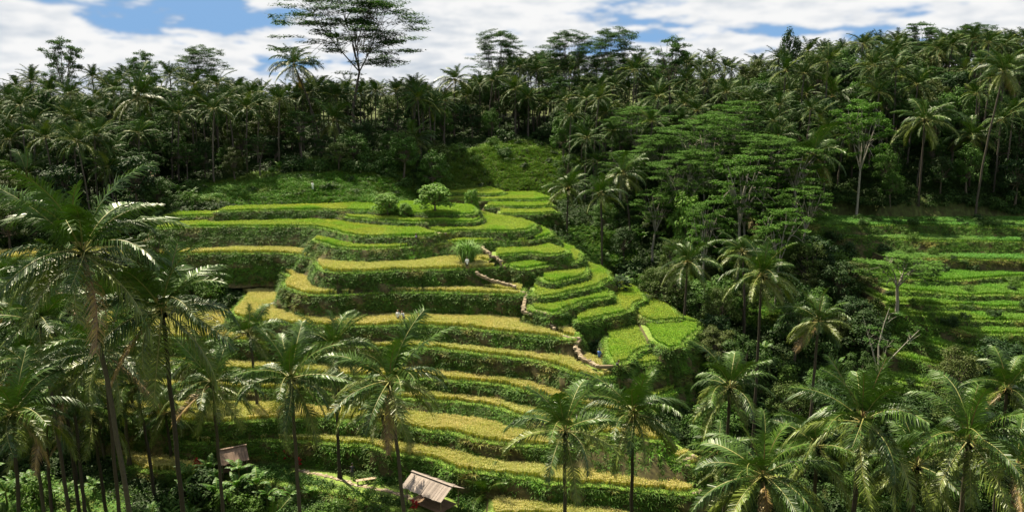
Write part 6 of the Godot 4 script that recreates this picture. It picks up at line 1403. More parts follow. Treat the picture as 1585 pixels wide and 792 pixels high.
func palm_trunk(a: Vector3, b: Vector3, r0: float, r1: float, tone: Color) -> ArrayMesh:
	var mb := MB.new()
	var pts := []
	var rad := []
	var n := 14
	for i in n + 1:
		var t := float(i) / n
		var p := a.lerp(b, t)
		var s := (b - a)
		s.y = 0.0
		p += -s * 0.28 * sin(PI * t) * (1.0 - t * 0.4)
		p += Vector3(sin(i * 2.1 + a.x), 0, cos(i * 1.7 + a.z)) * 0.03
		pts.append(p)
		rad.append(lerpf(r0, r1, pow(t, 0.5)) * (1.0 + (0.05 if i % 2 else 0.0)) + (0.14 if i == 0 else 0.0))
	mb.tube(pts, rad, 8, tone)
	return mb.mesh(M.bark)

func nuts(tone: Color) -> ArrayMesh:
	var mb := MB.new()
	for k in 9:
		var a := TAU * k / 9.0 + rf(-0.2, 0.2)
		mb.ball(Vector3(cos(a) * rf(0.16, 0.36), rf(-0.5, -0.12), sin(a) * rf(0.16, 0.36)), Vector3(0.11, 0.14, 0.11), tone * rf(0.7, 1.2))
	for k in 5:
		var a := TAU * k / 5.0
		mb.tube([Vector3.ZERO, Vector3(cos(a) * 0.35, 0.05, sin(a) * 0.35), Vector3(cos(a) * 0.6, -0.3, sin(a) * 0.6)], [0.03, 0.03, 0.01], 4, Color(0.42, 0.3, 0.1))
	return mb.mesh(M.leaf)

func make_palms() -> void:
	make_fronds()
	var orange := nuts(Color(0.42, 0.2, 0.03))
	var green := nuts(Color(0.12, 0.16, 0.03))
	for i in PALMS.size():
		var p: Array = PALMS[i]
		R.seed = 900 + i
		var gy := ground(p[3], p[4]) - 0.25
		var o := thing("coconut_palm", p[6], "palm", Vector3(p[3], gy, p[4]), 0.0, "coconut palms one can tell apart")
		var top := Vector3(p[0] - p[3], p[1] - gy, p[2] - p[4])
		var tone := Color(0.075, 0.064, 0.05) * rf(0.6, 1.3)
		part("trunk", palm_trunk(Vector3.ZERO, top, 0.2, 0.125, tone), o)
		palm_crown_fronds(o, top, p[5] * (1.1 if i == 0 else 1.0), 29 if i < 2 else R.randi_range(19, 27), 50 + i, R.randi() % 2 if top.y > 9.0 else 0)
		part("coconut_bunch", orange if i in [5, 8, 3] else green, o, Transform3D(Basis(), top))

# crowns for palms deep in the forest, where fronds are a few pixels each
func forest_crown(seed_: int, tone: int) -> ArrayMesh:
	R.seed = seed_
	var mb := MB.new()
	var yaw := 0.0
	var n := 21
	for k in n:
		yaw += 2.39996 + rf(-0.3, 0.3)
		var age := float(k) / n
		var fr := frond_into(lerpf(1.35, -0.55, age) + rf(-0.12, 0.12), lerpf(0.5, 1.15, minf(age * 1.6, 1.0)), 26, lerpf(0.4, 1.1, age), 0.03, [0, 1, 1, 1, 2, 1][(k + tone) % 6] if tone < 3 else 1)
		var b := Basis(Vector3.UP, yaw) * Basis(Vector3.BACK, rf(-0.3, 0.3))
		b = b.scaled_local(Vector3.ONE * rf(0.85, 1.1) * (0.75 if k < 3 else 1.0))
		for q in fr.v.size():
			mb.v.append(b * fr.v[q])
			mb.n.append((b * fr.n[q]).normalized())
		mb.c.append_array(fr.c)
	return mb.mesh(M.far_palm)

func frond_into(rise: float, bend: float, pairs: int, hang: float, wide: float, tone: int) -> MB:
	var am := frond(rise, bend, pairs, hang, wide, tone, 3)
	var mb := MB.new()
	var a := am.surface_get_arrays(0)
	mb.v = a[Mesh.ARRAY_VERTEX]
	mb.n = a[Mesh.ARRAY_NORMAL]
	mb.c = a[Mesh.ARRAY_COLOR]
	return mb

# ---------------------------------------------------------------- leafy trees, 10 m tall and about 7 m wide before scaling
func limb(mb: MB, a: Vector3, b: Vector3, r0: float, r1: float, col: Color) -> void:
	var k := Vector3(rf(-0.3, 0.3), rf(0.0, 0.4), rf(-0.3, 0.3)) * a.distance_to(b) * 0.25
	mb.tube([a, a.lerp(b, 0.35) + k, a.lerp(b, 0.7) + k * 0.6, b], [r0, lerpf(r0, r1, 0.4), lerpf(r0, r1, 0.75), r1], 6, col, false)

func leaf_clump(mb: MB, at: Vector3, r: Vector3, count: int, ll: float, ww: float, col: Color, flat: float) -> void:
	for q in count:
		var d := Vector3(rf(-1, 1), rf(-1, 1), rf(-1, 1))
		if d.length() < 0.05: continue
		d = d.normalized() * pow(R.randf(), 0.4)
		var p := at + d * r
		var nrm := (d.normalized() * (1.0 - flat) + Vector3.UP * (0.35 + flat) + Vector3(rf(-1, 1), rf(-1, 1), rf(-1, 1)) * 0.55).normalized()
		var ax := nrm.cross(Vector3(rf(-1, 1), rf(-0.4, 0.4), rf(-1, 1))).normalized()
		var sd := nrm.cross(ax).normalized()
		var g := rf(0.75, 1.25)
		mb.leaf(p, ax, sd, ll * rf(0.7, 1.25), ww * rf(0.8, 1.2), rf(0.0, 0.3), Color(col.r * g * rf(0.9, 1.1), col.g * g, col.b * g))

func round_tree(seed_: int, col: Color, bark: Color, lobes: int, ll: float, per: int) -> Array:
	R.seed = seed_
	var wood := MB.new()
	var crown := MB.new()
	var fork := Vector3(rf(-0.4, 0.4), rf(3.0, 4.0), rf(-0.4, 0.4))
	wood.tube([Vector3(0, -0.4, 0), Vector3(0.05, 0.3, 0), Vector3(fork.x * 0.4, fork.y * 0.5, fork.z * 0.6), fork], [0.34, 0.24, 0.19, 0.16], 7, bark)
	for k in lobes:
		var a := TAU * k * 0.618 + rf(-0.3, 0.3)
		var e := float(k) / lobes
		var yy := lerpf(3.4, 9.3, pow(e, 0.8)) + rf(-0.5, 0.5)
		var rad := 2.9 * sqrt(maxf(0.05, 1.0 - pow((yy - 5.4) / 4.4, 2.0))) * rf(0.45, 1.08)
		var c := Vector3(cos(a) * rad, yy, sin(a) * rad)
		limb(wood, fork.lerp(Vector3(0, 6, 0), R.randf() * 0.4), c, 0.09, 0.025, bark)
		var s := rf(0.75, 1.35)
		leaf_clump(crown, c, Vector3(s, s * rf(0.55, 0.8), s), per, ll, ll * 0.5, col * rf(0.85, 1.15), 0.25)
	return [wood.mesh(M.bark), crown.mesh(M.leaf)]

func umbrella_tree(seed_: int, col: Color, bark: Color, layers: int, fine: float) -> Array:
	R.seed = seed_
	var wood := MB.new()
	var crown := MB.new()
	var slim := 1.0 if fine > 0.9 else 0.42
	var fork := Vector3(rf(-0.3, 0.3), rf(4.2, 5.4), rf(-0.3, 0.3))
	wood.tube([Vector3(0, -0.4, 0), Vector3(0.03, 0.4, 0), Vector3(fork.x * 0.3, fork.y * 0.5, -fork.z * 0.5), fork], [0.26 * slim, 0.18 * slim, 0.15 * slim, 0.12 * slim], 7, bark)
	var arms := []
	for k in 5:
		var a := TAU * k / 5.0 + rf(-0.4, 0.4)
		var tip := Vector3(cos(a) * rf(1.2, 2.4), rf(7.4, 9.2), sin(a) * rf(1.2, 2.4))
		limb(wood, fork, tip, 0.085 * slim, 0.03 * slim, bark)
		arms.append(tip)
	for k in layers:
		var arm: Vector3 = arms[k % 5]
		var e := float(k) / layers
		var a := atan2(arm.z, arm.x) + rf(-0.8, 0.8)
		var yy := lerpf(5.0, 9.75, pow(e, 0.62)) + rf(-0.2, 0.2)
		var rad := lerpf(3.1, 1.2, smoothstep(0.75, 1.0, e)) * rf(0.35, 1.12)
		var c := Vector3(cos(a) * rad, yy - rad * 0.12, sin(a) * rad)
		limb(wood, fork.lerp(arm, rf(0.3, 0.95)), c, 0.035 * slim, 0.012 * slim, bark)
		for q in 3:
			var cc := c + Vector3(rf(-0.7, 0.7), rf(-0.14, 0.14), rf(-0.7, 0.7)) * lerpf(0.6, 1.0, fine)
			leaf_clump(crown, cc, Vector3(rf(0.5, 0.85), rf(0.1, 0.17), rf(0.5, 0.85)) * lerpf(0.5, 1.0, fine), 72 if fine > 0.9 else 80, 0.27 * fine, 0.12 * fine, col * rf(0.85, 1.15), 0.9)
	return [wood.mesh(M.bark), crown.mesh(M.feather)]

var round_kinds := []
var umbrella_kinds := []
func make_tree_kinds() -> void:
	var greens := [Color(0.038, 0.075, 0.016), Color(0.028, 0.056, 0.015), Color(0.055, 0.085, 0.018), Color(0.024, 0.05, 0.016), Color(0.055, 0.115, 0.02), Color(0.06, 0.08, 0.02), Color(0.12, 0.22, 0.035)]
	for k in greens.size():
		round_kinds.append(round_tree(300 + k, greens[k], Color(0.13, 0.11, 0.085) * (0.7 + 0.12 * k), 24 + k * 2, [0.34, 0.42, 0.3, 0.46, 0.36, 0.3, 0.5][k], [150, 110, 180, 100, 140, 180, 120][k]))
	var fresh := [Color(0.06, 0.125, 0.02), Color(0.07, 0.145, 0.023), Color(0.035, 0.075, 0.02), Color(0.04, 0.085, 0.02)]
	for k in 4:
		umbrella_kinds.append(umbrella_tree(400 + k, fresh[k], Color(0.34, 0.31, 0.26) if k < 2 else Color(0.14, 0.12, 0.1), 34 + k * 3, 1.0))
	umbrella_kinds.append(umbrella_tree(410, fresh[0], Color(0.34, 0.31, 0.26), 90, 0.6))
	umbrella_kinds.append(umbrella_tree(412, fresh[2], Color(0.12, 0.1, 0.085), 120, 0.55))

func plant_tree(kinds: Array, k: int, called: String, label: String, at: Vector3, h: float, w: float, turn: float, group: String) -> Node3D:
	var o := thing(called, label, "tree", at, turn, group)
	var sc := Vector3(w / 7.0, h / 10.0, w / 7.0)
	part("trunk", kinds[k][0], o, Transform3D(Basis.from_scale(sc), Vector3.ZERO))
	part("crown", kinds[k][1], o, Transform3D(Basis.from_scale(sc), Vector3.ZERO))
	return o

const HILL := ["left hill", "middle hill", "gully hill", "right hill"]
const ROW := ["low on the", "midway up the", "high on the"]

func beside(x: float, z: float, marks: Array) -> String:
	var b := x / -z
	var best := 0
	for k in marks.size():
		if absf(marks[k][0] - b) < absf(marks[best][0] - b): best = k
	var off: float = b - marks[best][0]
	return ("near the " if absf(off) < 0.01 else ("left of the " if off < 0.0 else "right of the ")) + marks[best][1]

func make_forest() -> void:
	var crowns := []
	for k in 5: crowns.append(forest_crown(600 + k, k))
	var trunks := []
	for k in 4:
		R.seed = 700 + k
		trunks.append(palm_trunk(Vector3.ZERO, Vector3(rf(-0.07, 0.07), 1.0, rf(-0.07, 0.07)), 0.0001, 0.0001, Color.WHITE))
	# trunks of unit height keep their true girth: built per height class
	var by_height := {}
	for i in range(0, FOREST.size(), 7):
		var x: float = FOREST[i + 1]
		var z: float = FOREST[i + 2]
		var h: float = FOREST[i + 3]
		var turn := deg_to_rad(FOREST[i + 4])
		var zone: int = FOREST[i + 5]
		var row: int = FOREST[i + 6]
		var gy := base_h(x, z) - 0.3
		R.seed = 10000 + i
		var size: String = "low" if h < 11 else ("tall" if h > 16 else "middling")
		if FOREST[i] == 1:
			var hc := int(h / 2.0) * 2 + 1
			if not by_height.has(hc):
				by_height[hc] = palm_trunk(Vector3(0, 0, 0), Vector3(rf(-0.9, 0.9), hc, rf(-0.9, 0.9)), 0.19, 0.12, Color(0.12, 0.105, 0.085))
			var k := R.randi() % 5
			var look: String = ["", "", "dark ", "pale ", "shaded "][k]
			var o := thing("forest_palm", "%s %scoconut palm %s %s %s" % [size, look, ROW[row], HILL[zone], beside(x, z, FAR_MARKS)], "palm", Vector3(x, gy, z), turn, "coconut palms in the forest")
			part("trunk", by_height[hc], o, Transform3D(Basis.from_scale(Vector3(1, h / hc, 1)), Vector3.ZERO))
			var tip: Vector3 = Vector3.ZERO
			var a: Array = by_height[hc].surface_get_arrays(0)
			var vs: PackedVector3Array = a[Mesh.ARRAY_VERTEX]
			tip = vs[vs.size() - 1]
			tip.y = h
			var s := rf(3.5, 4.8)
			part("crown", crowns[k], o, Transform3D(Basis(Vector3.UP, rf(0, TAU)) * Basis(Vector3.RIGHT, rf(-0.12, 0.12)) * Basis.from_scale(Vector3.ONE * s), tip))
		elif R.randf() < 0.16:
			var k := 2 + R.randi() % 2
			plant_tree(umbrella_kinds, k, "forest_umbrella_tree", "%s flat layered tree %s %s %s" % [size, ROW[row], HILL[zone], beside(x, z, FAR_MARKS)], Vector3(x, gy, z), h * 1.05, h * rf(0.55, 0.75), turn, "flat layered trees in the forest")
		else:
			var k := R.randi() % 6
			var look: String = ["mid green", "dark", "olive", "very dark", "bright green", "yellowish"][k]
			plant_tree(round_kinds, k, "forest_tree", "%s %s leafy tree %s %s %s" % [size, look, ROW[row], HILL[zone], beside(x, z, FAR_MARKS)], Vector3(x, gy, z), h, clampf(h * rf(0.55, 0.8), 5.0, 9.5), turn, "leafy trees in the forest")

func make_trees() -> void:
	for i in TREES.size():
		var t: Array = TREES[i]
		R.seed = 1200 + i
		var at := Vector3(t[1], ground(t[1], t[2]) - 0.25, t[2])
		var w: float = t[4]
		var h: float = t[3] + 0.25
		if t[0] == "umbrella":
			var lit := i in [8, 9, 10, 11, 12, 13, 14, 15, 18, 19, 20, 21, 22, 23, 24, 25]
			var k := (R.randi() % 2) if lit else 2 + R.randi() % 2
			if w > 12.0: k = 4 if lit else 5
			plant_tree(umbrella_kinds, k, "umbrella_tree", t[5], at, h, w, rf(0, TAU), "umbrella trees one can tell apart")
		else:
			plant_tree(round_kinds, 6 if i in [29, 30, 31, 32, 33] else R.randi() % 4, "leafy_tree", t[5], at, h * 1.03, w, rf(0, TAU), "leafy trees one can tell apart")

# ---------------------------------------------------------------- banana plants, shrubs, ground cover
func banana_leaf() -> ArrayMesh:
	var mb := MB.new()
	var n := 9
	var pts := []
	var p := Vector3.ZERO
	for i in n + 1:
		pts.append(p)
		var e := 1.1 - 1.5 * pow(float(i) / n, 1.4)
		p += Vector3(0, sin(e), -cos(e)) / n
	mb.tube(pts, [0.03, 0.026, 0.022, 0.019, 0.016, 0.013, 0.011, 0.009, 0.006, 0.003], 4, Color(0.2, 0.26, 0.06), false)
	for i in range(1, n):
		var w0 := 0.17 * sin(PI * clampf((float(i) - 0.6) / (n - 0.5), 0.0, 1.0)) + 0.02
		var w1 := 0.17 * sin(PI * clampf((float(i) + 0.4) / (n - 0.5), 0.0, 1.0)) + 0.005
		for s in [-1.0, 1.0]:
			var d0 := Vector3(s * w0, -w0 * rf(0.1, 0.5), rf(-0.02, 0.02))
			var d1 := Vector3(s * w1, -w1 * rf(0.1, 0.5), rf(-0.02, 0.02))
			var g := rf(0.85, 1.15)
			mb.quad(pts[i], pts[i] + d0, pts[i + 1].lerp(pts[i], 0.06) + d1, pts[i + 1].lerp(pts[i], 0.06), Color(0.046 * g, 0.11 * g, 0.018))
	return mb.mesh(M.banana)

func shrub_kind(seed_: int, col: Color, ll: float) -> Array:
	R.seed = seed_
	var wood := MB.new()
	var crown := MB.new()
	for k in 14:
		var a := TAU * k * 0.618
		var c := Vector3(cos(a) * rf(0.1, 0.75), rf(0.3, 0.95), sin(a) * rf(0.1, 0.75))
		wood.tube([Vector3(0, -0.1, 0), c * 0.5, c], [0.025, 0.018, 0.008], 4, Color(0.1, 0.08, 0.05), false)
		leaf_clump(crown, c, Vector3(0.34, 0.26, 0.34), 70, ll, ll * 0.5, col * rf(0.8, 1.2), 0.25)
	return [wood.mesh(M.bark), crown.mesh(M.leaf)]

func zone_of(x: float, z: float) -> String:
	if z < -150.0: return "below the far forest"
	if x < -22.0: return "in the left palm grove" if z > -128.0 else "above the upper terraces"
	if x < 8.0: return "near the open hut"
	return "in the gully" if x < 42.0 and z < -92.0 else ("on the valley floor" if z > -95.0 else "on the right slope")

func make_fill() -> void:
	var bl := banana_leaf()
	var shrubs := [shrub_kind(501, Color(0.042, 0.085, 0.018), 0.15), shrub_kind(502, Color(0.07, 0.13, 0.022), 0.13), shrub_kind(503, Color(0.028, 0.056, 0.015), 0.2)]
	for i in FILL.size():
		var f: Array = FILL[i]
		R.seed = 2000 + i
		var x: float = f[1]
		var z: float = f[2]
		var h: float = f[3]
		var at := Vector3(x, ground(x, z) - 0.12, z)
		var turn := deg_to_rad(f[4])
		var where := zone_of(x, z) + " " + beside(x, z, NEAR_MARKS)
		match f[0]:
			"banana":
				var o := thing("banana_plant", "glossy %s banana plant " % ("tall" if h > 3.2 else "low") + "" + where, "plant", at, turn, "banana plants")
				var st := MB.new()
				st.tube([Vector3(0, -0.1, 0), Vector3(0.02, h * 0.25, 0), Vector3(0.0, h * 0.5, 0.03)], [0.12, 0.1, 0.06], 7, Color(0.15, 0.17, 0.06))
				part("stem", st.mesh(M.bark), o)
				var n := 7 + R.randi() % 3
				for k in n:
					var b := Basis(Vector3.UP, TAU * k * 0.382 + rf(-0.3, 0.3)) * Basis(Vector3.RIGHT, rf(-0.4, 0.35))
					part("leaf", bl, o, Transform3D(b.scaled_local(Vector3.ONE * h * rf(0.5, 0.72)), Vector3(0, h * rf(0.42, 0.5), 0)))
			"young":
				var o := thing("young_palm", "young trunkless palm " + where, "palm", at, turn, "young palms")
				palm_crown_fronds(o, Vector3(0, 0.3, 0), h * 0.95, 13, 3000 + i, 0)
				var st := MB.new()
				st.tube([Vector3(0, -0.1, 0), Vector3(0, 0.5, 0)], [0.16, 0.1], 7, Color(0.16, 0.13, 0.08))
				part("stem", st.mesh(M.bark), o)
			"round":
				plant_tree(round_kinds, R.randi() % 6, "small_tree", "small leafy tree %s" % where, at, h, h * rf(0.7, 0.95), turn, "small leafy trees")
			_:
				var k := R.randi() % 3
				var o := thing("shrub", "%s leafy shrub %s" % [["mid green", "bright green", "dark"][k], where], "shrub", at, turn, "leafy shrubs")
				var sc := Vector3(h * 0.85, h * 0.9, h * 0.85)
				part("stems", shrubs[k][0], o, Transform3D(Basis.from_scale(sc), Vector3.ZERO))
				part("foliage", shrubs[k][1], o, Transform3D(Basis.from_scale(sc), Vector3.ZERO))

func make_cover() -> void:
	R.seed = 77
	var kinds := []
	for k in 3:
		var mb := MB.new()
		var col: Color = [Color(0.026, 0.052, 0.013), Color(0.042, 0.082, 0.017), Color(0.03, 0.058, 0.015)][k]
		for q in 5:
			leaf_clump(mb, Vector3(rf(-0.4, 0.4), rf(0.1, 0.55), rf(-0.4, 0.4)), Vector3(0.4, 0.3, 0.4), 26, [0.2, 0.16, 0.3][k], [0.1, 0.08, 0.13][k], col * rf(0.85, 1.15), 0.2)
		kinds.append([mb.mesh(M.leaf), [], []])
	var tall := grass_tuft(16, 0.75, 0.07, 0.55)
	var gx := []
	var gc := []
	var tries := 0
	while tries < 62000:
		tries += 1
		var z := -72.0 - 150.0 * pow(R.randf(), 0.8)
		var x := z * 0.66 * rf(-1.04, 1.04)
		if top_terrace(x, z) > 0.0: continue
		var grassy := false
		for q in range(0, CLEAR.size(), 3):
			if Vector2(x - CLEAR[q], z - CLEAR[q + 1]).length() < CLEAR[q + 2]:
				grassy = true
				break
		var y := base_h(x, z)
		if grassy:
			for w in 5:
				var px := x + rf(-0.8, 0.8)
				var pz := z + rf(-0.8, 0.8)
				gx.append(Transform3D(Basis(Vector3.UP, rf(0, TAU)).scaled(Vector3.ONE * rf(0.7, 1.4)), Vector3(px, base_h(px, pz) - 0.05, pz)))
				var q := patch.get_noise_2d(px * 2.0, pz * 2.0)
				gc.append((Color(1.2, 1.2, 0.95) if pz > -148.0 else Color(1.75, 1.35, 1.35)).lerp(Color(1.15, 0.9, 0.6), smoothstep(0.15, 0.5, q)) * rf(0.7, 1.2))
			if R.randf() < 0.95: continue
		var k := R.randi() % 3
		kinds[k][1].append(Transform3D(Basis(Vector3.UP, rf(0, TAU)).scaled(Vector3(1.2, 1.0, 1.2) * rf(0.6, 1.7)), Vector3(x, y - 0.1, z)))
		kinds[k][2].append(Color(1, 1, 1) * rf(0.7, 1.25))
	for k in 3:
		var o := scatter("undergrowth", kinds[k][0], kinds[k][1], kinds[k][2], self)
		o.name = numbered("undergrowth")
		tag(o, ["dark leafy undergrowth covering the ground between the trees", "lighter low bushes covering the ground between the trees", "broad leaved ground cover under the trees"][k], "undergrowth", "", "stuff")
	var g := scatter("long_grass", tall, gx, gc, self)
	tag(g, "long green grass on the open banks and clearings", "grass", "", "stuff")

# ---------------------------------------------------------------- path, huts, people
func make_path() -> void:
	R.seed = 31
	var root := thing("stone_path", "pale stepping stones winding down the spur and past the hut", "", Vector3(STONES[0], STONES[1], STONES[2]), 0.0, "", "structure")
	# trodden earth under the stones
	var pts := []
	for i in range(0, STONES.size(), 3):
		var q := Vector3(STONES[i], STONES[i + 1], STONES[i + 2])
		var gq := ground(q.x, q.z)
		if gq > q.y or absf(gq - q.y) < 0.8 or q.x > 14.0: q.y = gq
		if pts.size() and pts[pts.size() - 1].distance_to(q) > 3.2:
			trail(pts, root)
			pts = []
		pts.append(q)
	trail(pts, root)
	for i in range(0, STONES.size(), 3):
		var x: float = STONES[i] + rf(-0.22, 0.22)
		var z: float = STONES[i + 2] + rf(-0.22, 0.22)
		var y: float = STONES[i + 1]
		var g := ground(x, z)
		if absf(g - y) < 0.8 or x > 14.0: y = g
		elif g > y: y = g
		var mb := MB.new()
		var n := 8
		var top := []
		var col := Color(0.4, 0.34, 0.25) * rf(0.5, 1.1)
		for k in n:
			var a := -TAU * k / n
			var r := rf(0.12, 0.27)
			top.append(Vector3(cos(a) * r * 1.25, rf(0.05, 0.09), sin(a) * r))
		for k in n:
			var a: Vector3 = top[k]
			var b: Vector3 = top[(k + 1) % n]
			mb.tri(Vector3(0, 0.1, 0), b, a, col)
			mb.quad(a, b, b * Vector3(1.06, 0, 1.06) + Vector3(0, -0.18, 0), a * Vector3(1.06, 0, 1.06) + Vector3(0, -0.18, 0), col)
		part("stepping_stone", mb.mesh(M.stone), root, Transform3D(Basis(Vector3.UP, rf(0, TAU)), Vector3(x, y, z) - root.position))

func trail(pts: Array, root: Node3D) -> void:
	if pts.size() < 2: return
	var mb := MB.new()
	var l := []
	var r := []
	for i in pts.size():
		var t: Vector3 = pts[mini(i + 1, pts.size() - 1)] - pts[maxi(i - 1, 0)]
		var s := Vector3(-t.z, 0, t.x).normalized()
		l.append(pts[i] - s * rf(0.12, 0.26) + Vector3(0, 0.035, 0) - root.position)
		r.append(pts[i] + s * rf(0.12, 0.26) + Vector3(0, 0.035, 0) - root.position)
	var down := Vector3(0, -0.35, 0)
	for i in pts.size() - 1:
		var col := Color(0.27, 0.22, 0.145) * rf(0.7, 1.15)
		mb.quad(l[i], l[i + 1], r[i + 1], r[i], col)
		mb.quad(l[i], l[i] + down, l[i + 1] + down, l[i + 1], col)
		mb.quad(r[i + 1], r[i + 1] + down, r[i] + down, r[i], col)
	part("trodden_earth", mb.mesh(M.stone), root)

func board(parent: Node, called: String, a: Vector3, b: Vector3, across: Vector3, w: float, t: float, col: Color) -> void:
	# a board from a to b, w wide along across
	var d := (b - a)
	var l := d.length()
	var zz := d / l
	var xx := (across - zz * across.dot(zz)).normalized()
	var yy := zz.cross(xx)
	var mb := MB.new()
	mb.box(Vector3(-w / 2, -t / 2, 0), Vector3(w / 2, t / 2, l), Transform3D(Basis(xx, yy, zz), Vector3.ZERO), col)
	part(called, mb.mesh(M.wood), parent, Transform3D(Basis(), a))

func hut(label: String, at: Vector3, turn: float, l: float, half: float, eave: float, ridge: float, near: Color) -> Node3D:
	R.seed = 55
	var o := thing("open_hut", label, "hut", at, turn)
	# ridge along local x
	for sx in [-1.0, 1.0]:
		for sz in [-1.0, 1.0]:
			var mb := MB.new()
			mb.tube([Vector3(0, -0.3, 0), Vector3(0, eave + 0.1, 0)], [0.07, 0.06], 6, Color(0.2, 0.16, 0.12))
			part("post", mb.mesh(M.wood), o, Transform3D(Basis(), Vector3(sx * l * 0.42, 0, sz * half * 0.75)))
	for sz in [-1.0, 1.0]:
		board(o, "beam", Vector3(-l * 0.46, eave, sz * half * 0.75), Vector3(l * 0.46, eave, sz * half * 0.75), Vector3(0, 0, 1), 0.1, 0.12, Color(0.2, 0.15, 0.1))
	board(o, "ridge_pole", Vector3(-l * 0.5, ridge - 0.05, 0), Vector3(l * 0.5, ridge - 0.05, 0), Vector3(0, 0, 1), 0.1, 0.1, Color(0.24, 0.18, 0.13))
	var n := int(l / 0.3)
	var roof := Node3D.new()
	roof.name = "roof"
	o.add_child(roof)
	for sz in [1.0, -1.0]:
		for k in n:
			var x := lerpf(-l * 0.5, l * 0.5, (k + 0.5) / n)
			var col := near * rf(0.6, 1.2)
			board(roof, "roof_board", Vector3(x, ridge + rf(0.0, 0.03), -0.03 * sz), Vector3(x + rf(-0.02, 0.02), eave - 0.12 + rf(-0.03, 0.03), sz * half * rf(0.97, 1.06)), Vector3(1, 0, 0), l / n * 0.98, 0.035, col)
	board(roof, "ridge_cap", Vector3(-l * 0.52, ridge + 0.06, 0), Vector3(l * 0.52, ridge + 0.06, 0), Vector3(0, 0, 1), 0.28, 0.05, near * 0.9)
	# floor deck
	for k in 7:
		var zz := lerpf(-half * 0.7, half * 0.7, (k + 0.5) / 7.0)
		board(o, "deck_board", Vector3(-l * 0.4, 0.45, zz), Vector3(l * 0.4, 0.45, zz), Vector3(0, 0, 1), half * 0.19, 0.04, Color(0.22, 0.15, 0.1) * rf(0.8, 1.2))
	return o

# a body as one skin: tapered bones blended together and meshed on a grid
func body(bones: Array, cell: float) -> ArrayMesh:
	var lo := Vector3(9, 9, 9)
	var hi := -lo
	for b in bones:
		for p in [b[0], b[1]]:
			lo = lo.min(p - Vector3.ONE * 0.22)
			hi = hi.max(p + Vector3.ONE * 0.22)
	var nx := int((hi.x - lo.x) / cell) + 2
	var ny := int((hi.y - lo.y) / cell) + 2
	var nz := int((hi.z - lo.z) / cell) + 2
	var f := PackedFloat32Array()
	f.resize(nx * ny * nz)
	f.fill(1.0)
	var who := PackedInt32Array()
	who.resize(f.size())
	for bi in bones.size():
		var b: Array = bones[bi]
		var a: Vector3 = b[0]
		var e: Vector3 = b[1]
		var ab := e - a
		var l2 := maxf(ab.length_squared(), 1e-6)
		var rm: float = maxf(b[2], b[3]) + cell * 3.0
		var c0 := ((a.min(e) - Vector3.ONE * rm - lo) / cell).floor()
		var c1 := ((a.max(e) + Vector3.ONE * rm - lo) / cell).ceil()
		for z in range(maxi(0, int(c0.z)), mini(nz, int(c1.z) + 1)):
			for y in range(maxi(0, int(c0.y)), mini(ny, int(c1.y) + 1)):
				for x in range(maxi(0, int(c0.x)), mini(nx, int(c1.x) + 1)):
					var p := lo + Vector3(x, y, z) * cell
					var t := clampf((p - a).dot(ab) / l2, 0.0, 1.0)
					var d := p.distance_to(a + ab * t) - lerpf(b[2], b[3], t)
					var at := (z * ny + y) * nx + x
					var q := f[at]
					if d < q: who[at] = bi
					var hh := clampf(0.5 + 0.5 * (q - d) / 0.03, 0.0, 1.0)
					f[at] = lerpf(q, d, hh) - 0.03 * hh * (1.0 - hh)
	var vid := {}
	var pts := []
	var cols := []
	for z in nz - 1:
		for y in ny - 1:
			for x in nx - 1:
				var at := (z * ny + y) * nx + x
				var s := Vector3.ZERO
				var cnt := 0
				var neg := 0
				for k in 8:
					if f[at + (k & 1) + ((k >> 1) & 1) * nx + (k >> 2) * nx * ny] < 0.0: neg += 1
				if neg == 0 or neg == 8: continue
				for ed in [[0, 1], [2, 3], [4, 5], [6, 7], [0, 2], [1, 3], [4, 6], [5, 7], [0, 4], [1, 5], [2, 6], [3, 7]]:
					var k0: int = ed[0]
					var k1: int = ed[1]
					var v0 := f[at + (k0 & 1) + ((k0 >> 1) & 1) * nx + (k0 >> 2) * nx * ny]
					var v1 := f[at + (k1 & 1) + ((k1 >> 1) & 1) * nx + (k1 >> 2) * nx * ny]
					if (v0 < 0.0) != (v1 < 0.0):
						var t := v0 / (v0 - v1)
						s += Vector3(k0 & 1, (k0 >> 1) & 1, k0 >> 2).lerp(Vector3(k1 & 1, (k1 >> 1) & 1, k1 >> 2), t)
						cnt += 1
				vid[at] = pts.size()
				pts.append(lo + (Vector3(x, y, z) + s / cnt) * cell)
				cols.append(bones[who[at]][4])
	var st := SurfaceTool.new()
	st.begin(Mesh.PRIMITIVE_TRIANGLES)
	st.set_smooth_group(0)
	for at in vid:
		for ax in 3:
			var step: int = [1, nx, nx * ny][ax]
			var u: int = [nx, nx * ny, 1][ax]
			var w: int = [nx * ny, 1, nx][ax]
			if not (vid.has(at - u) and vid.has(at - w) and vid.has(at - u - w)): continue
			if (f[at] < 0.0) == (f[at + step] < 0.0): continue
			var q := [vid[at], vid[at - u], vid[at - u - w], vid[at - w]]
			if f[at] < 0.0: q.reverse()
			for k in [0, 1, 2, 0, 2, 3]:
				st.set_color(cols[q[k]])
				st.add_vertex(pts[q[k]])
	st.index()
	st.generate_normals()
	var m := st.commit()
	m.surface_set_material(0, M.cloth)
	return m

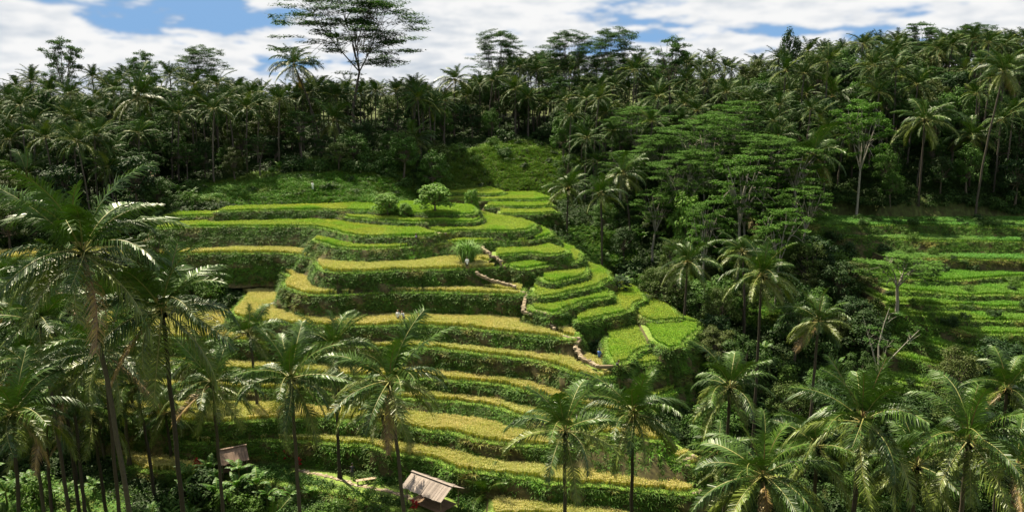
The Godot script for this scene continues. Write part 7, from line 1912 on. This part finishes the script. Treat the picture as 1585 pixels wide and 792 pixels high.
func make_people() -> void:
	var skin := Color(0.28, 0.16, 0.1)
	var hair := Color(0.015, 0.012, 0.01)
	var wear := [[Color(0.75, 0.75, 0.73), Color(0.05, 0.05, 0.06)], [Color(0.4, 0.42, 0.45), Color(0.1, 0.09, 0.09)], [Color(0.75, 0.76, 0.76), Color(0.02, 0.02, 0.025)], [Color(0.6, 0.58, 0.55), Color(0.2, 0.1, 0.09)], [Color(0.16, 0.03, 0.025), Color(0.09, 0.03, 0.025)], [Color(0.05, 0.12, 0.35), Color(0.04, 0.05, 0.1)], [Color(0.02, 0.02, 0.022), Color(0.03, 0.03, 0.035)], [Color(0.22, 0.12, 0.35), Color(0.1, 0.07, 0.18)], [Color(0.75, 0.74, 0.72), Color(0.6, 0.6, 0.6)], [Color(0.3, 0.28, 0.27), Color(0.12, 0.1, 0.1)], [Color(0.025, 0.025, 0.03), Color(0.04, 0.04, 0.045)]]
	for i in PEOPLE.size():
		var p: Array = PEOPLE[i]
		R.seed = 4000 + i
		var sh: Color = wear[i][0]
		var tr: Color = wear[i][1]
		var lean := 0.0
		if p[2] == 1: lean = 0.55
		var hip := Vector3(0, 0.9, 0)
		var up := Vector3(0, cos(lean), -sin(lean))
		var chest := hip + up * 0.38
		var neck := hip + up * 0.56
		var head := neck + (up + Vector3(0, 0.3, 0)).normalized() * 0.17
		var stride := 0.14 if p[2] == 2 else 0.04
		var b := [
			[hip + Vector3(0, -0.02, 0), chest, 0.145, 0.155, sh], [chest + Vector3(-0.09, 0.06, 0), chest + Vector3(0.09, 0.06, 0), 0.11, 0.11, sh],
			[neck + Vector3(0, -0.06, 0), neck + up * 0.08, 0.058, 0.052, skin], [head, head + Vector3(0, 0.06, -0.015), 0.092, 0.098, skin],
			[head + Vector3(0, 0.09, 0.025), head + Vector3(0, 0.02, 0.045), 0.095, 0.075, hair], [head + Vector3(0, 0.0, -0.1), head + Vector3(0, 0.02, -0.1), 0.018, 0.012, skin]]
		for s in [-1.0, 1.0]:
			var sho: Vector3 = chest + Vector3(s * 0.19, 0.1, 0)
			var elb: Vector3 = sho + Vector3(s * 0.06, -0.28, -0.04 - lean * 0.2 + s * stride * 0.5)
			var wri: Vector3 = elb + Vector3(-s * 0.02, -0.22, -0.12)
			b.append([sho, elb, 0.058, 0.047, sh])
			b.append([elb, wri, 0.042, 0.03, skin])
			b.append([wri, wri + Vector3(0, -0.09, -0.02), 0.034, 0.026, skin])
			b.append([wri + Vector3(-s * 0.02, -0.02, -0.02), wri + Vector3(-s * 0.04, -0.07, -0.05), 0.016, 0.013, skin])
			var hj: Vector3 = hip + Vector3(s * 0.095, -0.04, 0)
			var kn := Vector3(s * 0.11, 0.48, -0.05 + s * stride)
			var an := Vector3(s * 0.12, 0.08, 0.03 + s * stride)
			b.append([hj, kn, 0.095, 0.066, tr])
			b.append([kn, an, 0.062, 0.042, tr if i != 2 else skin])
			b.append([an + Vector3(0, -0.035, 0.03), an + Vector3(0, -0.045, -0.15), 0.042, 0.035, Color(0.06, 0.05, 0.04)])
		var o := part("person", body(b, 0.027), self, Transform3D(Basis(Vector3.UP, rf(0, TAU)), Vector3(p[0], ground(p[0], p[1]) - 0.005, p[1])))
		o.name = numbered("person")
		tag(o, p[3], "person", "people on the terraces")

func make_small_things() -> void:
	# drooping clump of giant grass under the upper paddy
	R.seed = 61
	var mb := MB.new()
	for k in 210:
		var a := rf(0, TAU)
		var d := Vector3(cos(a), 0, sin(a))
		var s := Vector3(-d.z, 0, d.x) * rf(0.035, 0.06)
		var p0 := d * rf(0.1, 0.6)
		var p1 := p0 + (Vector3.UP * rf(1.2, 2.2) + d * rf(0.1, 0.8))
		var p2 := p1 + (Vector3.UP * rf(0.0, 0.5) + d * rf(0.3, 0.7))
		var p3 := p2 + (Vector3.DOWN * rf(0.3, 1.0) + d * rf(0.2, 0.5))
		var g := rf(0.8, 1.2)
		var col := Color(0.13 * g, 0.23 * g, 0.05 * g)
		mb.quad(p0 - s, p1 - s, p1 + s, p0 + s, col)
		mb.quad(p1 - s, p2 - s * 0.8, p2 + s * 0.8, p1 + s, col)
		mb.tri(p2 - s * 0.8, p3, p2 + s * 0.8, col)
	var cx := -6.15
	var cz := -109.6
	var o := part("grass_clump", mb.mesh(M.grass), self, Transform3D(Basis.from_scale(Vector3(1.35, 1.35, 1.35)), Vector3(cx, ground(cx, cz) - 0.1, cz)))
	tag(o, "big clump of drooping giant grass above the narrow yellow terrace", "grass clump")
	# huts
	var hy := ground(-8.0, -74.3)
	hut("open hut with weathered plank roof beside the path at the foot of the terraces", Vector3(-8.0, hy, -74.6), -0.64, 5.4, 1.75, 2.15, 3.0, Color(0.3, 0.26, 0.235))
	hut("small brown roofed shed half hidden by shrubs below the yellow rice", Vector3(-30.8, ground(-30.8, -82.5), -82.5), 0.5, 3.0, 1.5, 1.7, 2.7, Color(0.22, 0.16, 0.125))
	hut("distant hut with pale roof in the shade of the left forest", Vector3(-69.5, base_h(-69.5, -152.0), -152.0), 0.1, 4.5, 1.8, 2.0, 2.9, Color(0.4, 0.3, 0.2))
	# bench by the path
	var by := ground(-15.6, -79.6)
	var be := thing("wooden_bench", "low wooden bench beside the path left of the hut", "bench", Vector3(-15.6, by, -79.6), 0.35)
	for k in 3: board(be, "seat_plank", Vector3(-1.1, 0.46, -0.16 + 0.16 * k), Vector3(1.1, 0.46, -0.16 + 0.16 * k), Vector3(0, 0, 1), 0.14, 0.04, Color(0.4, 0.32, 0.22))
	for sx in [-0.9, 0.9]:
		for sz in [-0.17, 0.17]: board(be, "leg", Vector3(sx, -0.05, sz), Vector3(sx, 0.44, sz), Vector3(1, 0, 0), 0.08, 0.08, Color(0.25, 0.19, 0.13))
	# red leaved plants among the lower fields
	var red := MB.new()
	for k in 26:
		var a := TAU * k * 0.382
		var d := Vector3(cos(a), rf(0.3, 1.4), sin(a)).normalized()
		red.leaf(Vector3(0, rf(0.5, 1.3), 0), d, d.cross(Vector3.UP).normalized(), rf(0.4, 0.65), 0.13, 0.35, Color(rf(0.25, 0.42), 0.03, 0.04))
	red.tube([Vector3(0, -0.1, 0), Vector3(0.03, 0.7, 0), Vector3(0, 1.3, 0)], [0.04, 0.03, 0.02], 5, Color(0.15, 0.1, 0.07), false)
	var rm := red.mesh(M.leaf)
	var spots := [[-26.3, -84.2, "red leaved plant right of the shed roof"], [-25.2, -84.0, "red leaved plant among shrubs in front of the lower rice"], [-23.6, -82.8, "red leaved plant left of the straight palm trunk"], [-34.5, -82.0, "red leaved plant beside the lowest left paddy"], [-9.6, -73.0, "red leaved plant under the eave of the open hut"], [-7.0, -71.9, "red leaved plant at the front corner of the open hut"]]
	for s in spots:
		var r := part("red_plant", rm, self, Transform3D(Basis(Vector3.UP, rf(0, TAU)).scaled(Vector3.ONE * rf(0.8, 1.2)), Vector3(s[0], ground(s[0], s[1]) - 0.03, s[1])))
		r.name = numbered("red_plant")
		tag(r, s[2], "plant", "red leaved plants")
	# pale almost bare tree before the right terraces
	R.seed = 66
	var wood := MB.new()
	var pale := Color(0.42, 0.39, 0.33)
	wood.tube([Vector3(0, -0.4, 0), Vector3(0, 1.0, 0), Vector3(0.1, 3.4, 0)], [0.24, 0.19, 0.15], 7, pale)
	var crown := MB.new()
	for e in [[Vector3(-2.6, 11.0, 0.4), 0.11], [Vector3(0.9, 11.8, -0.5), 0.12], [Vector3(4.2, 9.4, 0.6), 0.09], [Vector3(0.2, 8.4, 1.4), 0.07]]:
		var tip: Vector3 = e[0]
		limb(wood, Vector3(0.1, 3.3, 0), tip, e[1], 0.03, pale)
		for k in 6:
			var q: Vector3 = Vector3(0.1, 3.3, 0).lerp(tip, rf(0.45, 1.0)) + Vector3(rf(-0.1, 0.1), 0, rf(-0.1, 0.1))
			var t2: Vector3 = q + Vector3(rf(-1.4, 1.4), rf(0.2, 1.3), rf(-1.4, 1.4))
			limb(wood, q, t2, 0.03, 0.01, pale)
			if k < 3: leaf_clump(crown, t2, Vector3(0.8, 0.16, 0.8), 55, 0.26, 0.12, Color(0.05, 0.11, 0.022), 0.8)
	var bx := 44.5
	var bz := -93.0
	var bt := thing("bare_tree", "pale forked tree with few leaves in front of the right terraces", "tree", Vector3(bx, ground(bx, bz), bz))
	part("trunk", wood.mesh(M.bark), bt)
	part("crown", crown.mesh(M.feather), bt)

func _ready() -> void:
	# eye, sky, sun, exposure
	var cam := Camera3D.new()
	cam.name = "camera"
	cam.fov = 35.31
	cam.near = 0.2
	cam.far = 2500.0
	cam.position = Vector3(0, 50, 0)
	cam.rotation_degrees.x = -11.19
	add_child(cam)
	cam.current = true
	var env := Environment.new()
	env.background_mode = Environment.BG_SKY
	env.sky = make_sky()
	env.background_energy_multiplier = 1.0
	env.sky_rotation = Vector3(0, deg_to_rad(42.0), 0)
	env.tonemap_mode = Environment.TONE_MAPPER_LINEAR
	env.tonemap_exposure = 3.0
	env.sdfgi_enabled = true
	env.ssao_enabled = true
	env.ssil_enabled = true
	var we := WorldEnvironment.new()
	we.name = "world"
	we.environment = env
	add_child(we)
	var sun := DirectionalLight3D.new()
	sun.name = "sun"
	sun.light_energy = 1.6
	sun.light_color = Color(1.0, 0.95, 0.84)
	sun.light_angular_distance = 0.5
	sun.shadow_enabled = true
	sun.rotation_degrees = Vector3(-54, 180 + 38, 0)
	add_child(sun)
	materials()
	relief.seed = 4
	relief.frequency = 0.06
	relief.fractal_octaves = 4
	patch.seed = 19
	patch.frequency = 0.06
	for t in TERRACES:
		var lip := []
		for k in range(0, t[3].size(), 2): lip.append(Vector2(t[3][k], t[3][k + 1]))
		lip = chaikin(lip, 2)
		for k in range(1, lip.size() - 1):
			lip[k] += Vector2(relief.get_noise_2d(lip[k].x * 4.0, lip[k].y * 4.0), relief.get_noise_2d(lip[k].y * 4.0 + 50.0, lip[k].x * 4.0)) * 0.55
		var poly := PackedVector2Array(lip)
		for k in range(0, t[4].size(), 2): poly.append(Vector2(t[4][k], t[4][k + 1]))
		var bb := Rect2(poly[0], Vector2.ZERO)
		for p in poly: bb = bb.expand(p)
		lips.append(lip)
		polys.append(poly)
		boxes.append(bb)
	R.seed = 12
	make_terrain()
	make_terraces()
	make_path()
	make_tree_kinds()
	make_forest()
	make_trees()
	make_palms()
	make_fill()
	make_cover()
	make_small_things()
	make_people()
